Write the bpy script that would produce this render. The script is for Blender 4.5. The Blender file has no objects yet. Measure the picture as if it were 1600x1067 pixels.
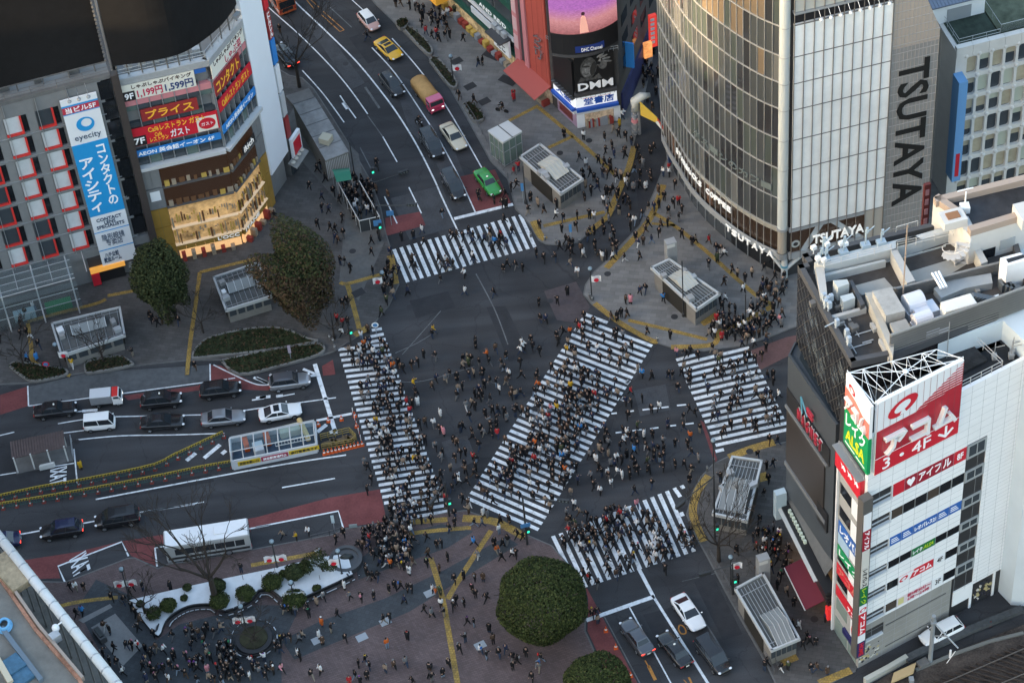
import bpy, bmesh, math, random
from math import radians as RAD, sin, cos, pi
from mathutils import Vector as V, Matrix
random.seed(7)
SC = bpy.context.scene
COL = SC.collection
# ---------------------------------------------------------------- camera
FPX, PITCH, ROLL, CAMZ = 4027.08, 0.822806831, -0.100095516, 222.595
_F = V((0, cos(PITCH), -sin(PITCH))); _R0 = V((1, 0, 0)); _U0 = _R0.cross(_F)
_R = cos(ROLL)*_R0 + sin(ROLL)*_U0; _U = -sin(ROLL)*_R0 + cos(ROLL)*_U0
cd = bpy.data.cameras.new('camera'); cam = bpy.data.objects.new('camera', cd); COL.objects.link(cam)
cd.sensor_width = 36; cd.lens = FPX/1600*36; cd.clip_end = 4000; cd.clip_start = 1
cam.matrix_world = Matrix(((_R.x, _U.x, -_F.x, 0), (_R.y, _U.y, -_F.y, 0), (_R.z, _U.z, -_F.z, CAMZ), (0, 0, 0, 1)))
SC.camera = cam
# ---------------------------------------------------------------- light
SUN_EL, SUN_DIR = 10.0, V((-0.93, -0.30, 0)).normalized()
world = bpy.data.worlds.new('World'); SC.world = world; world.use_nodes = True
nt = world.node_tree; bg = nt.nodes['Background']; sky = nt.nodes.new('ShaderNodeTexSky')
sky.sky_type = 'NISHITA'; sky.sun_disc = False; sky.sun_elevation = RAD(SUN_EL)
sky.sun_rotation = math.atan2(SUN_DIR.x, SUN_DIR.y)
sky.air_density = 1.0; sky.dust_density = 3.0; sky.ozone_density = 0.5
nt.links.new(sky.outputs[0], bg.inputs[0]); bg.inputs[1].default_value = 0.15
sl = bpy.data.lights.new('sun', 'SUN'); sl.energy = 2.2; sl.angle = RAD(1.0); sl.color = (1.0, 0.72, 0.42)
sun = bpy.data.objects.new('sun', sl); COL.objects.link(sun)
_sd = -(SUN_DIR*cos(RAD(SUN_EL)) + V((0, 0, sin(RAD(SUN_EL)))))
sun.rotation_euler = _sd.to_track_quat('-Z', 'Y').to_euler(); sun.location = (-100, 200, 120)
SC.view_settings.view_transform = 'Standard'; SC.view_settings.look = 'None'
SC.view_settings.exposure = 2.55; SC.view_settings.gamma = 1.0
# ---------------------------------------------------------------- pixel -> world (on a horizontal plane at height z)
def W(x, y, z=0.0):
 d = _R*(x-800) + _U*(533.5-y) + _F*FPX
 return V((0, 0, CAMZ)) + d*((z-CAMZ)/d.z)
def HT(P, x, y):            # height above ground point P of what is seen at pixel x, y
 d = _R*(x-800) + _U*(533.5-y) + _F*FPX
 t = (P[0]*d.x + P[1]*d.y)/(d.x*d.x + d.y*d.y)
 return CAMZ + d.z*t
def zo(off, pts, s=3.81):   # pixels of an enlarged crop -> pixels of the photograph
 return [(off[0]+p[0]/s, off[1]+p[1]/s) for p in pts]
# ---------------------------------------------------------------- materials
_m = {}
def M(name, col, rough=0.6, metal=0.0, var=0.0, scale=3.0, emit=0.0, bump=0.0, spec=None, emcol=None, var2=None):
 if name in _m: return _m[name]
 m = bpy.data.materials.new(name); m.use_nodes = True; n = m.node_tree; b = n.nodes['Principled BSDF']
 c = (*col, 1)
 b.inputs['Base Color'].default_value = c; b.inputs['Roughness'].default_value = rough; b.inputs['Metallic'].default_value = metal
 if spec is None and rough >= 0.6: spec = 0.2
 if spec is not None: b.inputs['Specular IOR Level'].default_value = spec
 if emit:
  b.inputs['Emission Color'].default_value = (*(emcol or col), 1); b.inputs['Emission Strength'].default_value = emit*0.22
 if var or bump:
  g = n.nodes.new('ShaderNodeNewGeometry')
  t = n.nodes.new('ShaderNodeTexNoise'); t.inputs['Scale'].default_value = scale; t.inputs['Detail'].default_value = 5; t.inputs['Roughness'].default_value = 0.65
  n.links.new(g.outputs['Position'], t.inputs['Vector'])
  if var:
   t2 = n.nodes.new('ShaderNodeTexNoise'); t2.inputs['Scale'].default_value = scale*(var2 or 0.13); t2.inputs['Detail'].default_value = 3
   n.links.new(g.outputs['Position'], t2.inputs['Vector'])
   ad = n.nodes.new('ShaderNodeMath'); ad.operation = 'ADD'
   n.links.new(t.outputs[0], ad.inputs[0]); n.links.new(t2.outputs[0], ad.inputs[1])
   r = n.nodes.new('ShaderNodeMapRange'); r.inputs[1].default_value = 0.7; r.inputs[2].default_value = 1.3
   r.inputs[3].default_value = 1-var; r.inputs[4].default_value = 1+var
   n.links.new(ad.outputs[0], r.inputs[0])
   x = n.nodes.new('ShaderNodeMix'); x.data_type = 'RGBA'; x.blend_type = 'MULTIPLY'; x.inputs[0].default_value = 1
   x.inputs[6].default_value = c; n.links.new(r.outputs[0], x.inputs[7]); n.links.new(x.outputs[2], b.inputs['Base Color'])
   if emit: n.links.new(x.outputs[2], b.inputs['Emission Color'])
  if bump:
   bp = n.nodes.new('ShaderNodeBump'); bp.inputs['Strength'].default_value = bump; bp.inputs['Distance'].default_value = 0.05
   n.links.new(t.outputs[0], bp.inputs['Height']); n.links.new(bp.outputs[0], b.inputs['Normal'])
 _m[name] = m; return m
def Mpave(name, col, jcol, sx, sy, ang=0.0, var=0.15, mortar=0.02, rough=0.8):   # paving / tiles / panels laid in a bond
 m = bpy.data.materials.new(name); m.use_nodes = True; n = m.node_tree; b = n.nodes['Principled BSDF']; b.inputs['Roughness'].default_value = rough; b.inputs['Specular IOR Level'].default_value = 0.2
 g = n.nodes.new('ShaderNodeNewGeometry'); mp = n.nodes.new('ShaderNodeMapping'); mp.inputs['Rotation'].default_value = (0, 0, ang)
 n.links.new(g.outputs['Position'], mp.inputs[0])
 k = n.nodes.new('ShaderNodeTexBrick'); k.inputs['Scale'].default_value = 1; k.inputs['Brick Width'].default_value = sx; k.inputs['Row Height'].default_value = sy
 k.inputs['Mortar Size'].default_value = mortar; k.inputs['Color1'].default_value = (*[c*(1+var*0.6) for c in col], 1); k.inputs['Color2'].default_value = (*[c*(1-var*0.6) for c in col], 1); k.inputs['Mortar'].default_value = (*jcol, 1)
 n.links.new(mp.outputs[0], k.inputs[0])
 t = n.nodes.new('ShaderNodeTexNoise'); t.inputs['Scale'].default_value = 0.25; t.inputs['Detail'].default_value = 8; t.inputs['Roughness'].default_value = 0.7
 n.links.new(g.outputs['Position'], t.inputs[0])
 r = n.nodes.new('ShaderNodeMapRange'); r.inputs[1].default_value = 0.3; r.inputs[2].default_value = 0.7; r.inputs[3].default_value = 1-var; r.inputs[4].default_value = 1+var
 n.links.new(t.outputs[0], r.inputs[0])
 x = n.nodes.new('ShaderNodeMix'); x.data_type = 'RGBA'; x.blend_type = 'MULTIPLY'; x.inputs[0].default_value = 1
 n.links.new(k.outputs[0], x.inputs[6]); n.links.new(r.outputs[0], x.inputs[7]); n.links.new(x.outputs[2], b.inputs['Base Color'])
 _m[name] = m; return m
def glass(name, col, rough=0.08):
 m = M(name, col, rough, 0.0); m.node_tree.nodes['Principled BSDF'].inputs['Specular IOR Level'].default_value = 0.6; return m
# ---------------------------------------------------------------- mesh builder
class MB:
 def __init__(s, o=(0, 0, 0)): s.v = []; s.f = []; s.mi = []; s.o = V(o)
 def add(s, vs, fs, mi=0):
  b = len(s.v); s.v += [V(p) for p in vs]; s.f += [tuple(i+b for i in f) for f in fs]; s.mi += [mi]*len(fs); return s
 def par(s, o, a, b, c, mi=0):      # parallelepiped from corner o and edges a, b, c
  o, a, b, c = V(o), V(a), V(b), V(c)
  vs = [o, o+a, o+a+b, o+b, o+c, o+a+c, o+a+b+c, o+b+c]
  return s.add(vs, [(0, 3, 2, 1), (4, 5, 6, 7), (0, 1, 5, 4), (1, 2, 6, 5), (2, 3, 7, 6), (3, 0, 4, 7)], mi)
 def box(s, c, d, rz=0, mi=0):
  c = V(c); R = Matrix.Rotation(rz, 3, 'Z'); a, b, e = R @ V((d[0], 0, 0)), R @ V((0, d[1], 0)), V((0, 0, d[2]))
  return s.par(c-a/2-b/2-e/2, a, b, e, mi)
 def prism(s, poly, z0, z1, mi=0, top=None):
  p = [V((q[0], q[1], 0)) for q in poly]; n = len(p)
  ar = sum(p[i].x*p[(i+1) % n].y - p[(i+1) % n].x*p[i].y for i in range(n))
  if ar < 0: p.reverse()
  b = len(s.v); s.v += [V((q.x, q.y, z0)) for q in p] + [V((q.x, q.y, z1)) for q in p]
  s.f.append(tuple(b+n+i for i in range(n))); s.mi.append(mi if top is None else top)
  s.f.append(tuple(b+n-1-i for i in range(n))); s.mi.append(mi)
  for i in range(n): s.f.append((b+i, b+(i+1) % n, b+n+(i+1) % n, b+n+i)); s.mi.append(mi)
  return s
 def sheet(s, poly, z, mi=0):
  p = [V((q[0], q[1], z)) for q in poly]; n = len(p)
  ar = sum(p[i].x*p[(i+1) % n].y - p[(i+1) % n].x*p[i].y for i in range(n))
  if ar < 0: p.reverse()
  return s.add(p, [tuple(range(n))], mi)
 def tube(s, path, r, n=8, mi=0, cap=True):
  path = [V(p) for p in path]; rs = r if isinstance(r, (list, tuple)) else [r]*len(path); b = len(s.v)
  for i, p in enumerate(path):
   t = (path[min(i+1, len(path)-1)]-path[max(i-1, 0)]).normalized(); q = t.orthogonal().normalized() if i == 0 else (q - t*q.dot(t)).normalized()
   w = t.cross(q)
   for k in range(n): s.v.append(p + (q*cos(2*pi*k/n)+w*sin(2*pi*k/n))*rs[i])
  for i in range(len(path)-1):
   for k in range(n): s.f.append((b+i*n+k, b+i*n+(k+1) % n, b+(i+1)*n+(k+1) % n, b+(i+1)*n+k)); s.mi.append(mi)
  if cap:
   s.f.append(tuple(b+n-1-k for k in range(n))); s.mi.append(mi); e = b+(len(path)-1)*n
   s.f.append(tuple(e+k for k in range(n))); s.mi.append(mi)
  return s
 def lathe(s, c, prof, n=12, mi=0, axis='Z'):
  c = V(c); b = len(s.v)
  for r, z in prof:
   for k in range(n):
    a = 2*pi*k/n; p = V((r*cos(a), r*sin(a), z)) if axis == 'Z' else (V((r*cos(a), z, r*sin(a))) if axis == 'Y' else V((z, r*cos(a), r*sin(a))))
    s.v.append(c+p)
  m = len(prof)
  for i in range(m-1):
   for k in range(n): s.f.append((b+i*n+k, b+i*n+(k+1) % n, b+(i+1)*n+(k+1) % n, b+(i+1)*n+k)); s.mi.append(mi)
  s.f.append(tuple(b+k for k in range(n))[::-1]); s.mi.append(mi); s.f.append(tuple(b+(m-1)*n+k for k in range(n))); s.mi.append(mi)
  return s
 def ell(s, c, r, n=10, m=7, mi=0, fn=None):
  c = V(c); b = len(s.v)
  for i in range(m+1):
   t = pi*i/m
   for k in range(n):
    a = 2*pi*k/n; d = V((sin(t)*cos(a), sin(t)*sin(a), cos(t))); q = fn(d) if fn else 1
    s.v.append(c+V((d.x*r[0]*q, d.y*r[1]*q, d.z*r[2]*q)))
  for i in range(m):
   for k in range(n): s.f.append((b+i*n+k, b+(i+1)*n+k, b+(i+1)*n+(k+1) % n, b+i*n+(k+1) % n)); s.mi.append(mi)
  return s
 def build(s, name, mats, parent=None, smooth=False, bevel=0, recalc=True, sub=0, flat=None):
  me = bpy.data.meshes.new(name); off = s.o
  me.from_pydata([p-off for p in s.v], [], s.f)
  for m in (mats if isinstance(mats, (list, tuple)) else [mats]): me.materials.append(m)
  me.polygons.foreach_set('material_index', s.mi)
  if recalc or bevel:
   bm = bmesh.new(); bm.from_mesh(me); bmesh.ops.recalc_face_normals(bm, faces=bm.faces)
   if bevel: bmesh.ops.bevel(bm, geom=bm.edges[:], offset=bevel, segments=2, affect='EDGES', profile=0.6, clamp_overlap=True)
   bm.to_mesh(me); bm.free()
  if smooth: me.polygons.foreach_set('use_smooth', [True]*len(me.polygons))
  o = bpy.data.objects.new(name, me); COL.objects.link(o); o.location = off
  if sub: md = o.modifiers.new('subsurf', 'SUBSURF'); md.levels = sub; md.render_levels = sub
  if parent: adopt(o, parent)
  return o
def boxes(mb, name, mats, parent):      # every box of the builder becomes a part of its own
 for k in range(len(mb.v)//8):
  q = MB(); q.v = mb.v[8*k:8*k+8]; q.f = [tuple(i-8*k for i in f) for f in mb.f[6*k:6*k+6]]; q.mi = [0]*6
  adopt(q.build(name, mats[mb.mi[6*k]]), parent)
def wloc(p):
 l = V(p.location)
 return l if p.parent is None else l + wloc(p.parent)
def adopt(o, parent):        # parents here are never rotated when built, only placed
 o.parent = parent; o.location = o.location - wloc(parent)
def thing(name, label, cat, loc=(0, 0, 0), group=None):
 o = bpy.data.objects.new(name, None); COL.objects.link(o); o.location = loc; o.empty_display_size = 0.5
 return tag(o, label, cat, group)
def tag(o, label, cat, group=None):
 o['label'] = label; o['category'] = cat
 if group: o['group'] = group
 return o
def struct(o): o['kind'] = 'structure'; return o
def copy_tree(o, parent=None):
 c = o.copy(); COL.objects.link(c)
 if parent: c.parent = parent
 for ch in list(o.children): copy_tree(ch, c)
 return c
# ---------------------------------------------------------------- facades: u along the wall, v up, d outward
class FA:
 def __init__(s, P, ang, flip=False):
  a = RAD(ang); s.P = V((P[0], P[1], 0)); s.U = V((cos(a), sin(a), 0)); s.N = V((sin(a), -cos(a), 0))*(-1 if flip else 1); s.flip = flip
 def p(s, u, v, d=0): return s.P + s.U*u + s.N*d + V((0, 0, v))
 def uv(s, x, y, d=0):
  r = _R*(x-800) + _U*(533.5-y) + _F*FPX; O = V((0, 0, CAMZ)); P = s.P+s.N*d
  q = O + r*((P-O).dot(s.N)/r.dot(s.N)) - P
  return q.dot(s.U), q.z
 def box(s, mb, u0, u1, v0, v1, d0, d1, mi=0):
  return mb.par(s.p(u0, v0, d0), s.U*(u1-u0), s.N*(d1-d0), V((0, 0, v1-v0)), mi)
 def poly(s, mb, pts, d0, d1, mi=0):
  n = len(pts); f = [s.p(u, v, d1) for u, v in pts]; b = [s.p(u, v, d0) for u, v in pts]
  return mb.add(f+b, [tuple(range(n)), tuple(range(2*n-1, n-1, -1))] + [(i, i+n, (i+1) % n+n, (i+1) % n) for i in range(n)], mi)
def text_mesh(txt, extr=0.0, bold=0.0, spacing=1.0, line=0.9):
 c = bpy.data.curves.new('t', 'FONT'); c.body = txt; c.extrude = extr; c.offset = bold; c.resolution_u = 2; c.space_character = spacing; c.space_line = line; c.align_x = 'CENTER'
 o = bpy.data.objects.new('t', c); COL.objects.link(o); dg = bpy.context.evaluated_depsgraph_get()
 me = bpy.data.meshes.new_from_object(o.evaluated_get(dg)); bpy.data.objects.remove(o); bpy.data.curves.remove(c)
 return me
def letters(fa, txt, u0, u1, v0, v1, d, mat, parent, name='lettering', depth=0.03, bold=0.0, rot=0, skew=0, line=0.9, slope=0, o=None):
 me = text_mesh(txt, 0.5, min(bold, .02), line=line)
 xs = [v.co.x for v in me.vertices]; ys = [v.co.y for v in me.vertices]
 if not xs: return None
 if rot:
  for v in me.vertices: x, y = v.co.x, v.co.y; v.co.x, v.co.y = (y, -x) if rot > 0 else (-y, x)
  xs = [v.co.x for v in me.vertices]; ys = [v.co.y for v in me.vertices]
 x0, x1, y0, y1 = min(xs), max(xs), min(ys), max(ys)
 for v in me.vertices:
  a = (v.co.x-x0)/max(x1-x0, 1e-6); b = (v.co.y-y0)/max(y1-y0, 1e-6)
  if skew: a = (a + skew*b)/(1+abs(skew))
  u = (u1+(u0-u1)*a) if fa.flip else (u0+(u1-u0)*a)
  v.co = fa.p(u, v0+(v1-v0)*b+slope*(u-u0), d + (0.5+v.co.z)*depth) - wloc(parent)
 me.materials.clear(); me.materials.append(mat); me.name = name
 if fa.flip: me.flip_normals()
 ob = bpy.data.objects.new(name, me); COL.objects.link(ob); ob.parent = parent
 return ob
# ================================================================ THE GROUND
asph = M('asphalt', (0.046, 0.047, 0.051), 0.85, var=0.30, scale=9.0, var2=0.014)
asph2 = M('asphalt_patch', (0.034, 0.035, 0.039), 0.85, var=0.2, scale=7.0)
asph3 = M('asphalt_worn', (0.062, 0.064, 0.070), 0.85, var=0.25, scale=5.0)
white = M('road_paint', (0.70, 0.73, 0.76), 0.7, var=0.15, scale=3.5)
def worn(m, lo, hi, sc):      # scuffed paint: the road shows through where the noise is high
 n = m.node_tree; b = n.nodes['Principled BSDF']; src = b.inputs['Base Color'].links[0].from_socket
 g = n.nodes.new('ShaderNodeNewGeometry'); t = n.nodes.new('ShaderNodeTexNoise'); t.inputs['Scale'].default_value = sc; t.inputs['Detail'].default_value = 9; t.inputs['Roughness'].default_value = .75; n.links.new(g.outputs['Position'], t.inputs[0])
 r = n.nodes.new('ShaderNodeMapRange'); r.inputs[1].default_value = lo; r.inputs[2].default_value = hi; n.links.new(t.outputs[0], r.inputs[0])
 x = n.nodes.new('ShaderNodeMix'); x.data_type = 'RGBA'; n.links.new(r.outputs[0], x.inputs[0]); n.links.new(src, x.inputs[6]); x.inputs[7].default_value = (.07, .07, .075, 1); n.links.new(x.outputs[2], b.inputs['Base Color'])
worn(white, .50, .78, 1.3)
def streaks(m):               # tyre-polished lanes, seams and cracks in the asphalt
 n = m.node_tree; b = n.nodes['Principled BSDF']; src = b.inputs['Base Color'].links[0].from_socket; g = n.nodes.new('ShaderNodeNewGeometry')
 v = n.nodes.new('ShaderNodeTexVoronoi'); v.feature = 'DISTANCE_TO_EDGE'; v.inputs['Scale'].default_value = .16; v.inputs['Randomness'].default_value = 1
 w = n.nodes.new('ShaderNodeTexNoise'); w.inputs['Scale'].default_value = .8; w.inputs['Detail'].default_value = 4; ad = n.nodes.new('ShaderNodeVectorMath'); ad.operation = 'MULTIPLY_ADD'; ad.inputs[1].default_value = (1.6, 1.6, 0); n.links.new(g.outputs['Position'], w.inputs[0]); n.links.new(w.outputs[1], ad.inputs[0]); n.links.new(g.outputs['Position'], ad.inputs[2]); n.links.new(ad.outputs[0], v.inputs['Vector'])
 r = n.nodes.new('ShaderNodeMapRange'); r.inputs[1].default_value = 0; r.inputs[2].default_value = .012; r.inputs[3].default_value = .72; r.inputs[4].default_value = 1; n.links.new(v.outputs[0], r.inputs[0])
 mp = n.nodes.new('ShaderNodeMapping'); mp.inputs['Rotation'].default_value = (0, 0, .35); mp.inputs['Scale'].default_value = (.05, .55, 1); n.links.new(g.outputs['Position'], mp.inputs[0]); t = n.nodes.new('ShaderNodeTexNoise'); t.inputs['Scale'].default_value = 1; t.inputs['Detail'].default_value = 4; n.links.new(mp.outputs[0], t.inputs[0])
 r2 = n.nodes.new('ShaderNodeMapRange'); r2.inputs[1].default_value = .35; r2.inputs[2].default_value = .65; r2.inputs[3].default_value = .84; r2.inputs[4].default_value = 1.18; n.links.new(t.outputs[0], r2.inputs[0])
 q = n.nodes.new('ShaderNodeMath'); q.operation = 'MULTIPLY'; n.links.new(r.outputs[0], q.inputs[0]); n.links.new(r2.outputs[0], q.inputs[1])
 x = n.nodes.new('ShaderNodeMix'); x.data_type = 'RGBA'; x.blend_type = 'MULTIPLY'; x.inputs[0].default_value = 1; n.links.new(src, x.inputs[6]); n.links.new(q.outputs[0], x.inputs[7]); n.links.new(x.outputs[2], b.inputs['Base Color'])
streaks(asph)
faint = M('worn_paint', (0.125, 0.13, 0.135), 0.8, var=0.45, scale=4.0)
redp = M('red_road', (0.160, 0.052, 0.052), 0.85, var=0.22, scale=4.0)
redd = M('red_block_road', (0.125, 0.070, 0.067), 0.85, var=0.2, scale=4.0)
orng = M('orange_paint', (0.42, 0.19, 0.05), 0.8, var=0.35, scale=4.0)
yel = Mpave('tactile_yellow', (0.33, 0.215, 0.06), (0.18, 0.12, 0.04), 0.3, 0.3, 0.2, 0.25, 0.02)
pave_n = Mpave('paving_grey', (0.088, 0.084, 0.082), (0.05, 0.048, 0.048), 0.9, 0.45, 0.3, 0.22, 0.012)
pave_t = Mpave('paving_top', (0.170, 0.165, 0.160), (0.115, 0.112, 0.11), 1.2, 0.6, 0.25, 0.2, 0.012)
pave_h = Mpave('paving_brick_pink', (0.118, 0.086, 0.084), (0.075, 0.058, 0.058), 0.42, 0.21, 0.42, 0.22, 0.018)
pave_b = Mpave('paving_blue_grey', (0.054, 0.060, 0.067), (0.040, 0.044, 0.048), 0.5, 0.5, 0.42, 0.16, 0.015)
kerbm = M('kerb_stone', (0.125, 0.125, 0.125), 0.8, var=0.2, scale=2.0)
KZ = 0.12
struct(MB().sheet([(-400, -50), (400, -50), (400, 700), (-400, 700)], 0).build('road', asph))
def pavement(pts, extra, mat, name='pavement'):
 P = [W(x, y, KZ) for x, y in pts]
 poly = [(p.x, p.y) for p in P] + extra
 m = MB(); m.prism(poly, -0.05, KZ, 0)
 for i in range(len(P)-1):                       # kerb stones along the road side
  a, b = P[i], P[i+1]; t = (b-a); L = t.length
  if L < 0.05: continue
  t /= L; n = V((-t.y, t.x, 0))*0.08
  m.par(V((a.x, a.y, -0.04))-n, b-a, n*2, V((0, 0, KZ+0.044)), 1)
 return struct(m.build(name, [mat, kerbm]))
P1 = [(-60, 612), (0, 600), (42, 598), (136, 581), (231, 569), (300, 562), (345, 562), (367, 582), (420, 574), (463, 565), (505, 554), (521, 549), (540, 536), (555, 528), (581, 509), (607, 478), (623, 444), (618, 415), (607, 378), (602, 362), (595, 326), (581, 286), (555, 241), (520, 185), (490, 139), (472, 122), (452, 118), (430, 105), (410, 60), (385, 0), (375, -40)]
pavement(P1, [(-46, 330), (-110, 330), (-110, 190)], pave_n)
P2 = [(560, -30), (583, 2), (618, 37), (670, 89), (702, 136), (728, 181), (767, 252), (794, 280), (806, 326), (829, 352), (842, 375), (853, 381), (877, 383), (903, 379), (913, 370), (921, 365), (947, 344), (961, 326), (968, 299), (982, 268), (988, 235)]
pavement(P2, [(18.3, 240), (24, 262), (24, 330), (-20, 330)], pave_t)
P3 = [(1042, 250), (1037, 262), (1022, 300), (1000, 352), (945, 410), (928, 425), (915, 445), (912, 460), (925, 475), (945, 490), (985, 515), (1020, 533), (1060, 545), (1100, 548), (1160, 540), (1200, 527), (1240, 511), (1330, 486)]
pavement(P3, [(70, 210), (70, 250), (22, 250)], pave_t)
P4 = [(1300, 668), (1230, 690), (1180, 700), (1140, 712), (1115, 724), (1095, 745), (1082, 770), (1073, 803), (1089, 840), (1105, 868), (1131, 918), (1157, 965), (1199, 1039), (1225, 1095), (1258, 1085), (1337, 1047)]
pavement(P4, [(33, 156.5), (36, 170), (36, 190)], pave_n)
P5 = [(-90, 930), (0, 915), (52, 908), (102, 909), (199, 872), (210, 871), (247, 888), (262, 881), (289, 878), (400, 857), (523, 834), (537, 826), (602, 817), (631, 814), (702, 800), (728, 797), (773, 813), (820, 834), (862, 852), (886, 880), (915, 935), (914, 985), (930, 1020), (950, 1067), (968, 1110)]
pavement(P5, [(10, 130), (-70, 130)], pave_h, 'station_plaza')
_pz = [0]
def patch(pts, mat, z, name):
 _pz[0] += 1; z += .00015*_pz[0]
 return struct(MB().sheet([W(x, y, z) for x, y in pts], z).build(name, mat))
ZP = KZ + 0.003
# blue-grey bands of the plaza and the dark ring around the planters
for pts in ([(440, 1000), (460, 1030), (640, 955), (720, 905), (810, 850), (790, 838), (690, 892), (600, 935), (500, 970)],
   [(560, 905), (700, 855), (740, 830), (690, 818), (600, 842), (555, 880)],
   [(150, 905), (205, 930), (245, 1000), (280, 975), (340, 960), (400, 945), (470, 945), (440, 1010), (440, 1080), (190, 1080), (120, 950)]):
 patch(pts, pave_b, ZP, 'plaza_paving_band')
patch([(142, 980), (180, 958), (223, 1008), (192, 1040)], M('pale_granite', (0.20, 0.20, 0.20), 0.7, var=0.15, scale=3), ZP+.004, 'granite_paving')
patch([(122, 968), (172, 943), (176, 948), (130, 973)], M('pale_granite', (0.2, 0.2, 0.2)), ZP+.004, 'granite_paving')
patch([(470, 150), (560, 240), (575, 320), (600, 380), (560, 470), (530, 440), (540, 330), (470, 250), (440, 200)], M('paving_worn', (0.12, 0.118, 0.115), 0.8, var=0.2, scale=2), ZP, 'worn_paving')
# asphalt patches
for pts, mt in (([(600, 370), (605, 412), (690, 390), (695, 380), (665, 330)], asph2), ([(610, 310), (690, 290), (712, 345), (720, 352), (640, 375)], asph3),
   ([(640, 205), (668, 230), (720, 330), (745, 322), (700, 210), (660, 135), (610, 110)], asph3), ([(1005, 960), (1060, 945), (1070, 985), (1025, 1000)], asph2),
   ([(0, 700), (30, 690), (110, 710), (120, 755), (0, 780)], asph2), ([(1000, 370), (945, 415), (960, 430), (1030, 360), (1090, 140), (1020, 140), (990, 230)], M('lane_asphalt', (0.040, 0.040, 0.044), 0.85, var=0.2, scale=4))):
 patch(pts, mt, 0.004, 'asphalt_patch')
for pts, mt in (([(640, 470), (700, 455), (712, 480), (650, 497)], asph2), ([(760, 480), (790, 478), (830, 560), (795, 565)], asph2), ([(690, 690), (730, 680), (745, 720), (705, 735)], asph3), ([(900, 640), (960, 655), (950, 690), (890, 672)], asph2), ([(150, 770), (330, 740), (335, 752), (155, 783)], asph2), ([(300, 690), (345, 684), (350, 698), (304, 704)], asph3), ([(990, 610), (1040, 600), (1048, 640), (1000, 650)], asph3), ([(545, 60), (570, 50), (600, 90), (575, 100)], asph2), ([(480, 40), (500, 35), (570, 130), (550, 140)], asph3), ([(1080, 900), (1110, 890), (1160, 990), (1130, 1000)], asph2)):
 patch(pts, mt, 0.004, 'asphalt_patch')
patch([(56, 602), (140, 582), (327, 570), (328, 597), (200, 615), (46, 634), (44, 604)], M('parking_concrete', (0.088, 0.094, 0.10), 0.8, var=0.35, scale=1.2), 0.004, 'parking_strip')
for pts in ([(602, 341), (656, 331), (665, 352), (603, 369)], [(719, 276), (773, 265), (800, 320), (744, 332)], [(0, 617), (42, 604), (44, 634), (0, 648)],
   [(192, 618), (328, 600), (328, 570), (345, 571), (400, 600), (420, 603), (420, 610), (330, 607), (200, 625)], [(503, 572), (520, 562), (524, 585), (505, 587)],
   [(516, 777), (594, 764), (604, 814), (537, 824), (528, 797), (400, 822), (392, 826), (400, 808)], [(400, 808), (392, 826), (242, 852), (191, 845), (247, 836)], [(191, 845), (242, 852), (244, 884), (205, 868)], [(191, 845), (90, 884), (30, 876), (120, 862)], [(90, 884), (94, 903), (52, 904), (30, 876)],
   [(915, 918), (918, 920), (1003, 1080), (972, 1110), (954, 1067), (934, 1020), (918, 985), (919, 935)], [(1094, 656), (1100, 660), (1121, 718), (1117, 724)]):
 patch(pts, redp, 0.006, 'red_road_surface')
patch([(1172, 548), (1228, 527), (1300, 512), (1300, 545), (1232, 556), (1188, 578)], redd, 0.006, 'red_road_surface')
patch([(900, 440), (922, 480), (905, 505), (870, 500), (850, 455)], M('worn_red', (0.075, 0.062, 0.066), 0.85, var=0.2, scale=2), 0.006, 'worn_red_road_surface')
# painted lines
def ribbon(mb, P, w, z, mi=0):
 P = [V((p.x, p.y, z)) for p in P]
 for i in range(len(P)-1):
  a, b = P[i], P[i+1]
  if (b-a).length < 1e-4: continue
 L, R = [], []
 for i, p in enumerate(P):
  t = (P[min(i+1, len(P)-1)]-P[max(i-1, 0)]).normalized(); n = V((-t.y, t.x, 0))*w/2; L.append(p+n); R.append(p-n)
 for i in range(len(P)-1): mb.add([L[i], R[i], R[i+1], L[i+1]], [(0, 1, 2, 3)], mi)
def smooth(P, k=6):
 out = []
 for i in range(len(P)-1):
  p0, p1, p2, p3 = P[max(i-1, 0)], P[i], P[i+1], P[min(i+2, len(P)-1)]
  for j in range(k):
   t = j/k; out.append(0.5*((2*p1)+(p2-p0)*t+(2*p0-5*p1+4*p2-p3)*t*t+(3*p1-p0-3*p2+p3)*t**3))
 return out+[P[-1]]
ZL = 0.014
lines = MB(); fl = MB(); ol = MB(); yl = MB()
def ln(pts, w=0.16, off=(0, 0), mb=None, z=ZL, s=3.81, sharp=False):
 P = [W(x, y, z) for x, y in zo(off, pts, s)]
 ribbon(mb if mb else lines, P if sharp or len(P) < 3 else smooth(P), w, z)
A5 = (400, 0); A6 = (400, 260); A7 = (400, 520); A8 = (400, 787); A3 = (0, 520); A4 = (0, 787); A2 = (0, 260); B1 = (790, 0); B2 = (790, 260); B3 = (790, 520); B4 = (790, 787); B8 = (1180, 787)
ln([(-60, -130), (50, 20), (260, 210), (430, 380), (550, 520), (665, 680)], .16, A5)
ln([(150, -80), (240, 20), (430, 200), (600, 370), (740, 540), (850, 690), (960, 870), (1060, 1067), (1105, 1170), (1200, 1372)], .2, A5)
ln([(690, 285), (830, 440), (1000, 690), (1100, 850), (1215, 1067), (1305, 1262)], .16, A5)
ln([(810, 230), (960, 400), (1130, 630), (1350, 1010)], .16, A5)
ln([(275, 420), (400, 560), (525, 730)], .15, A5); ln([(755, 815), (840, 965)], .15, A5)
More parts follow.
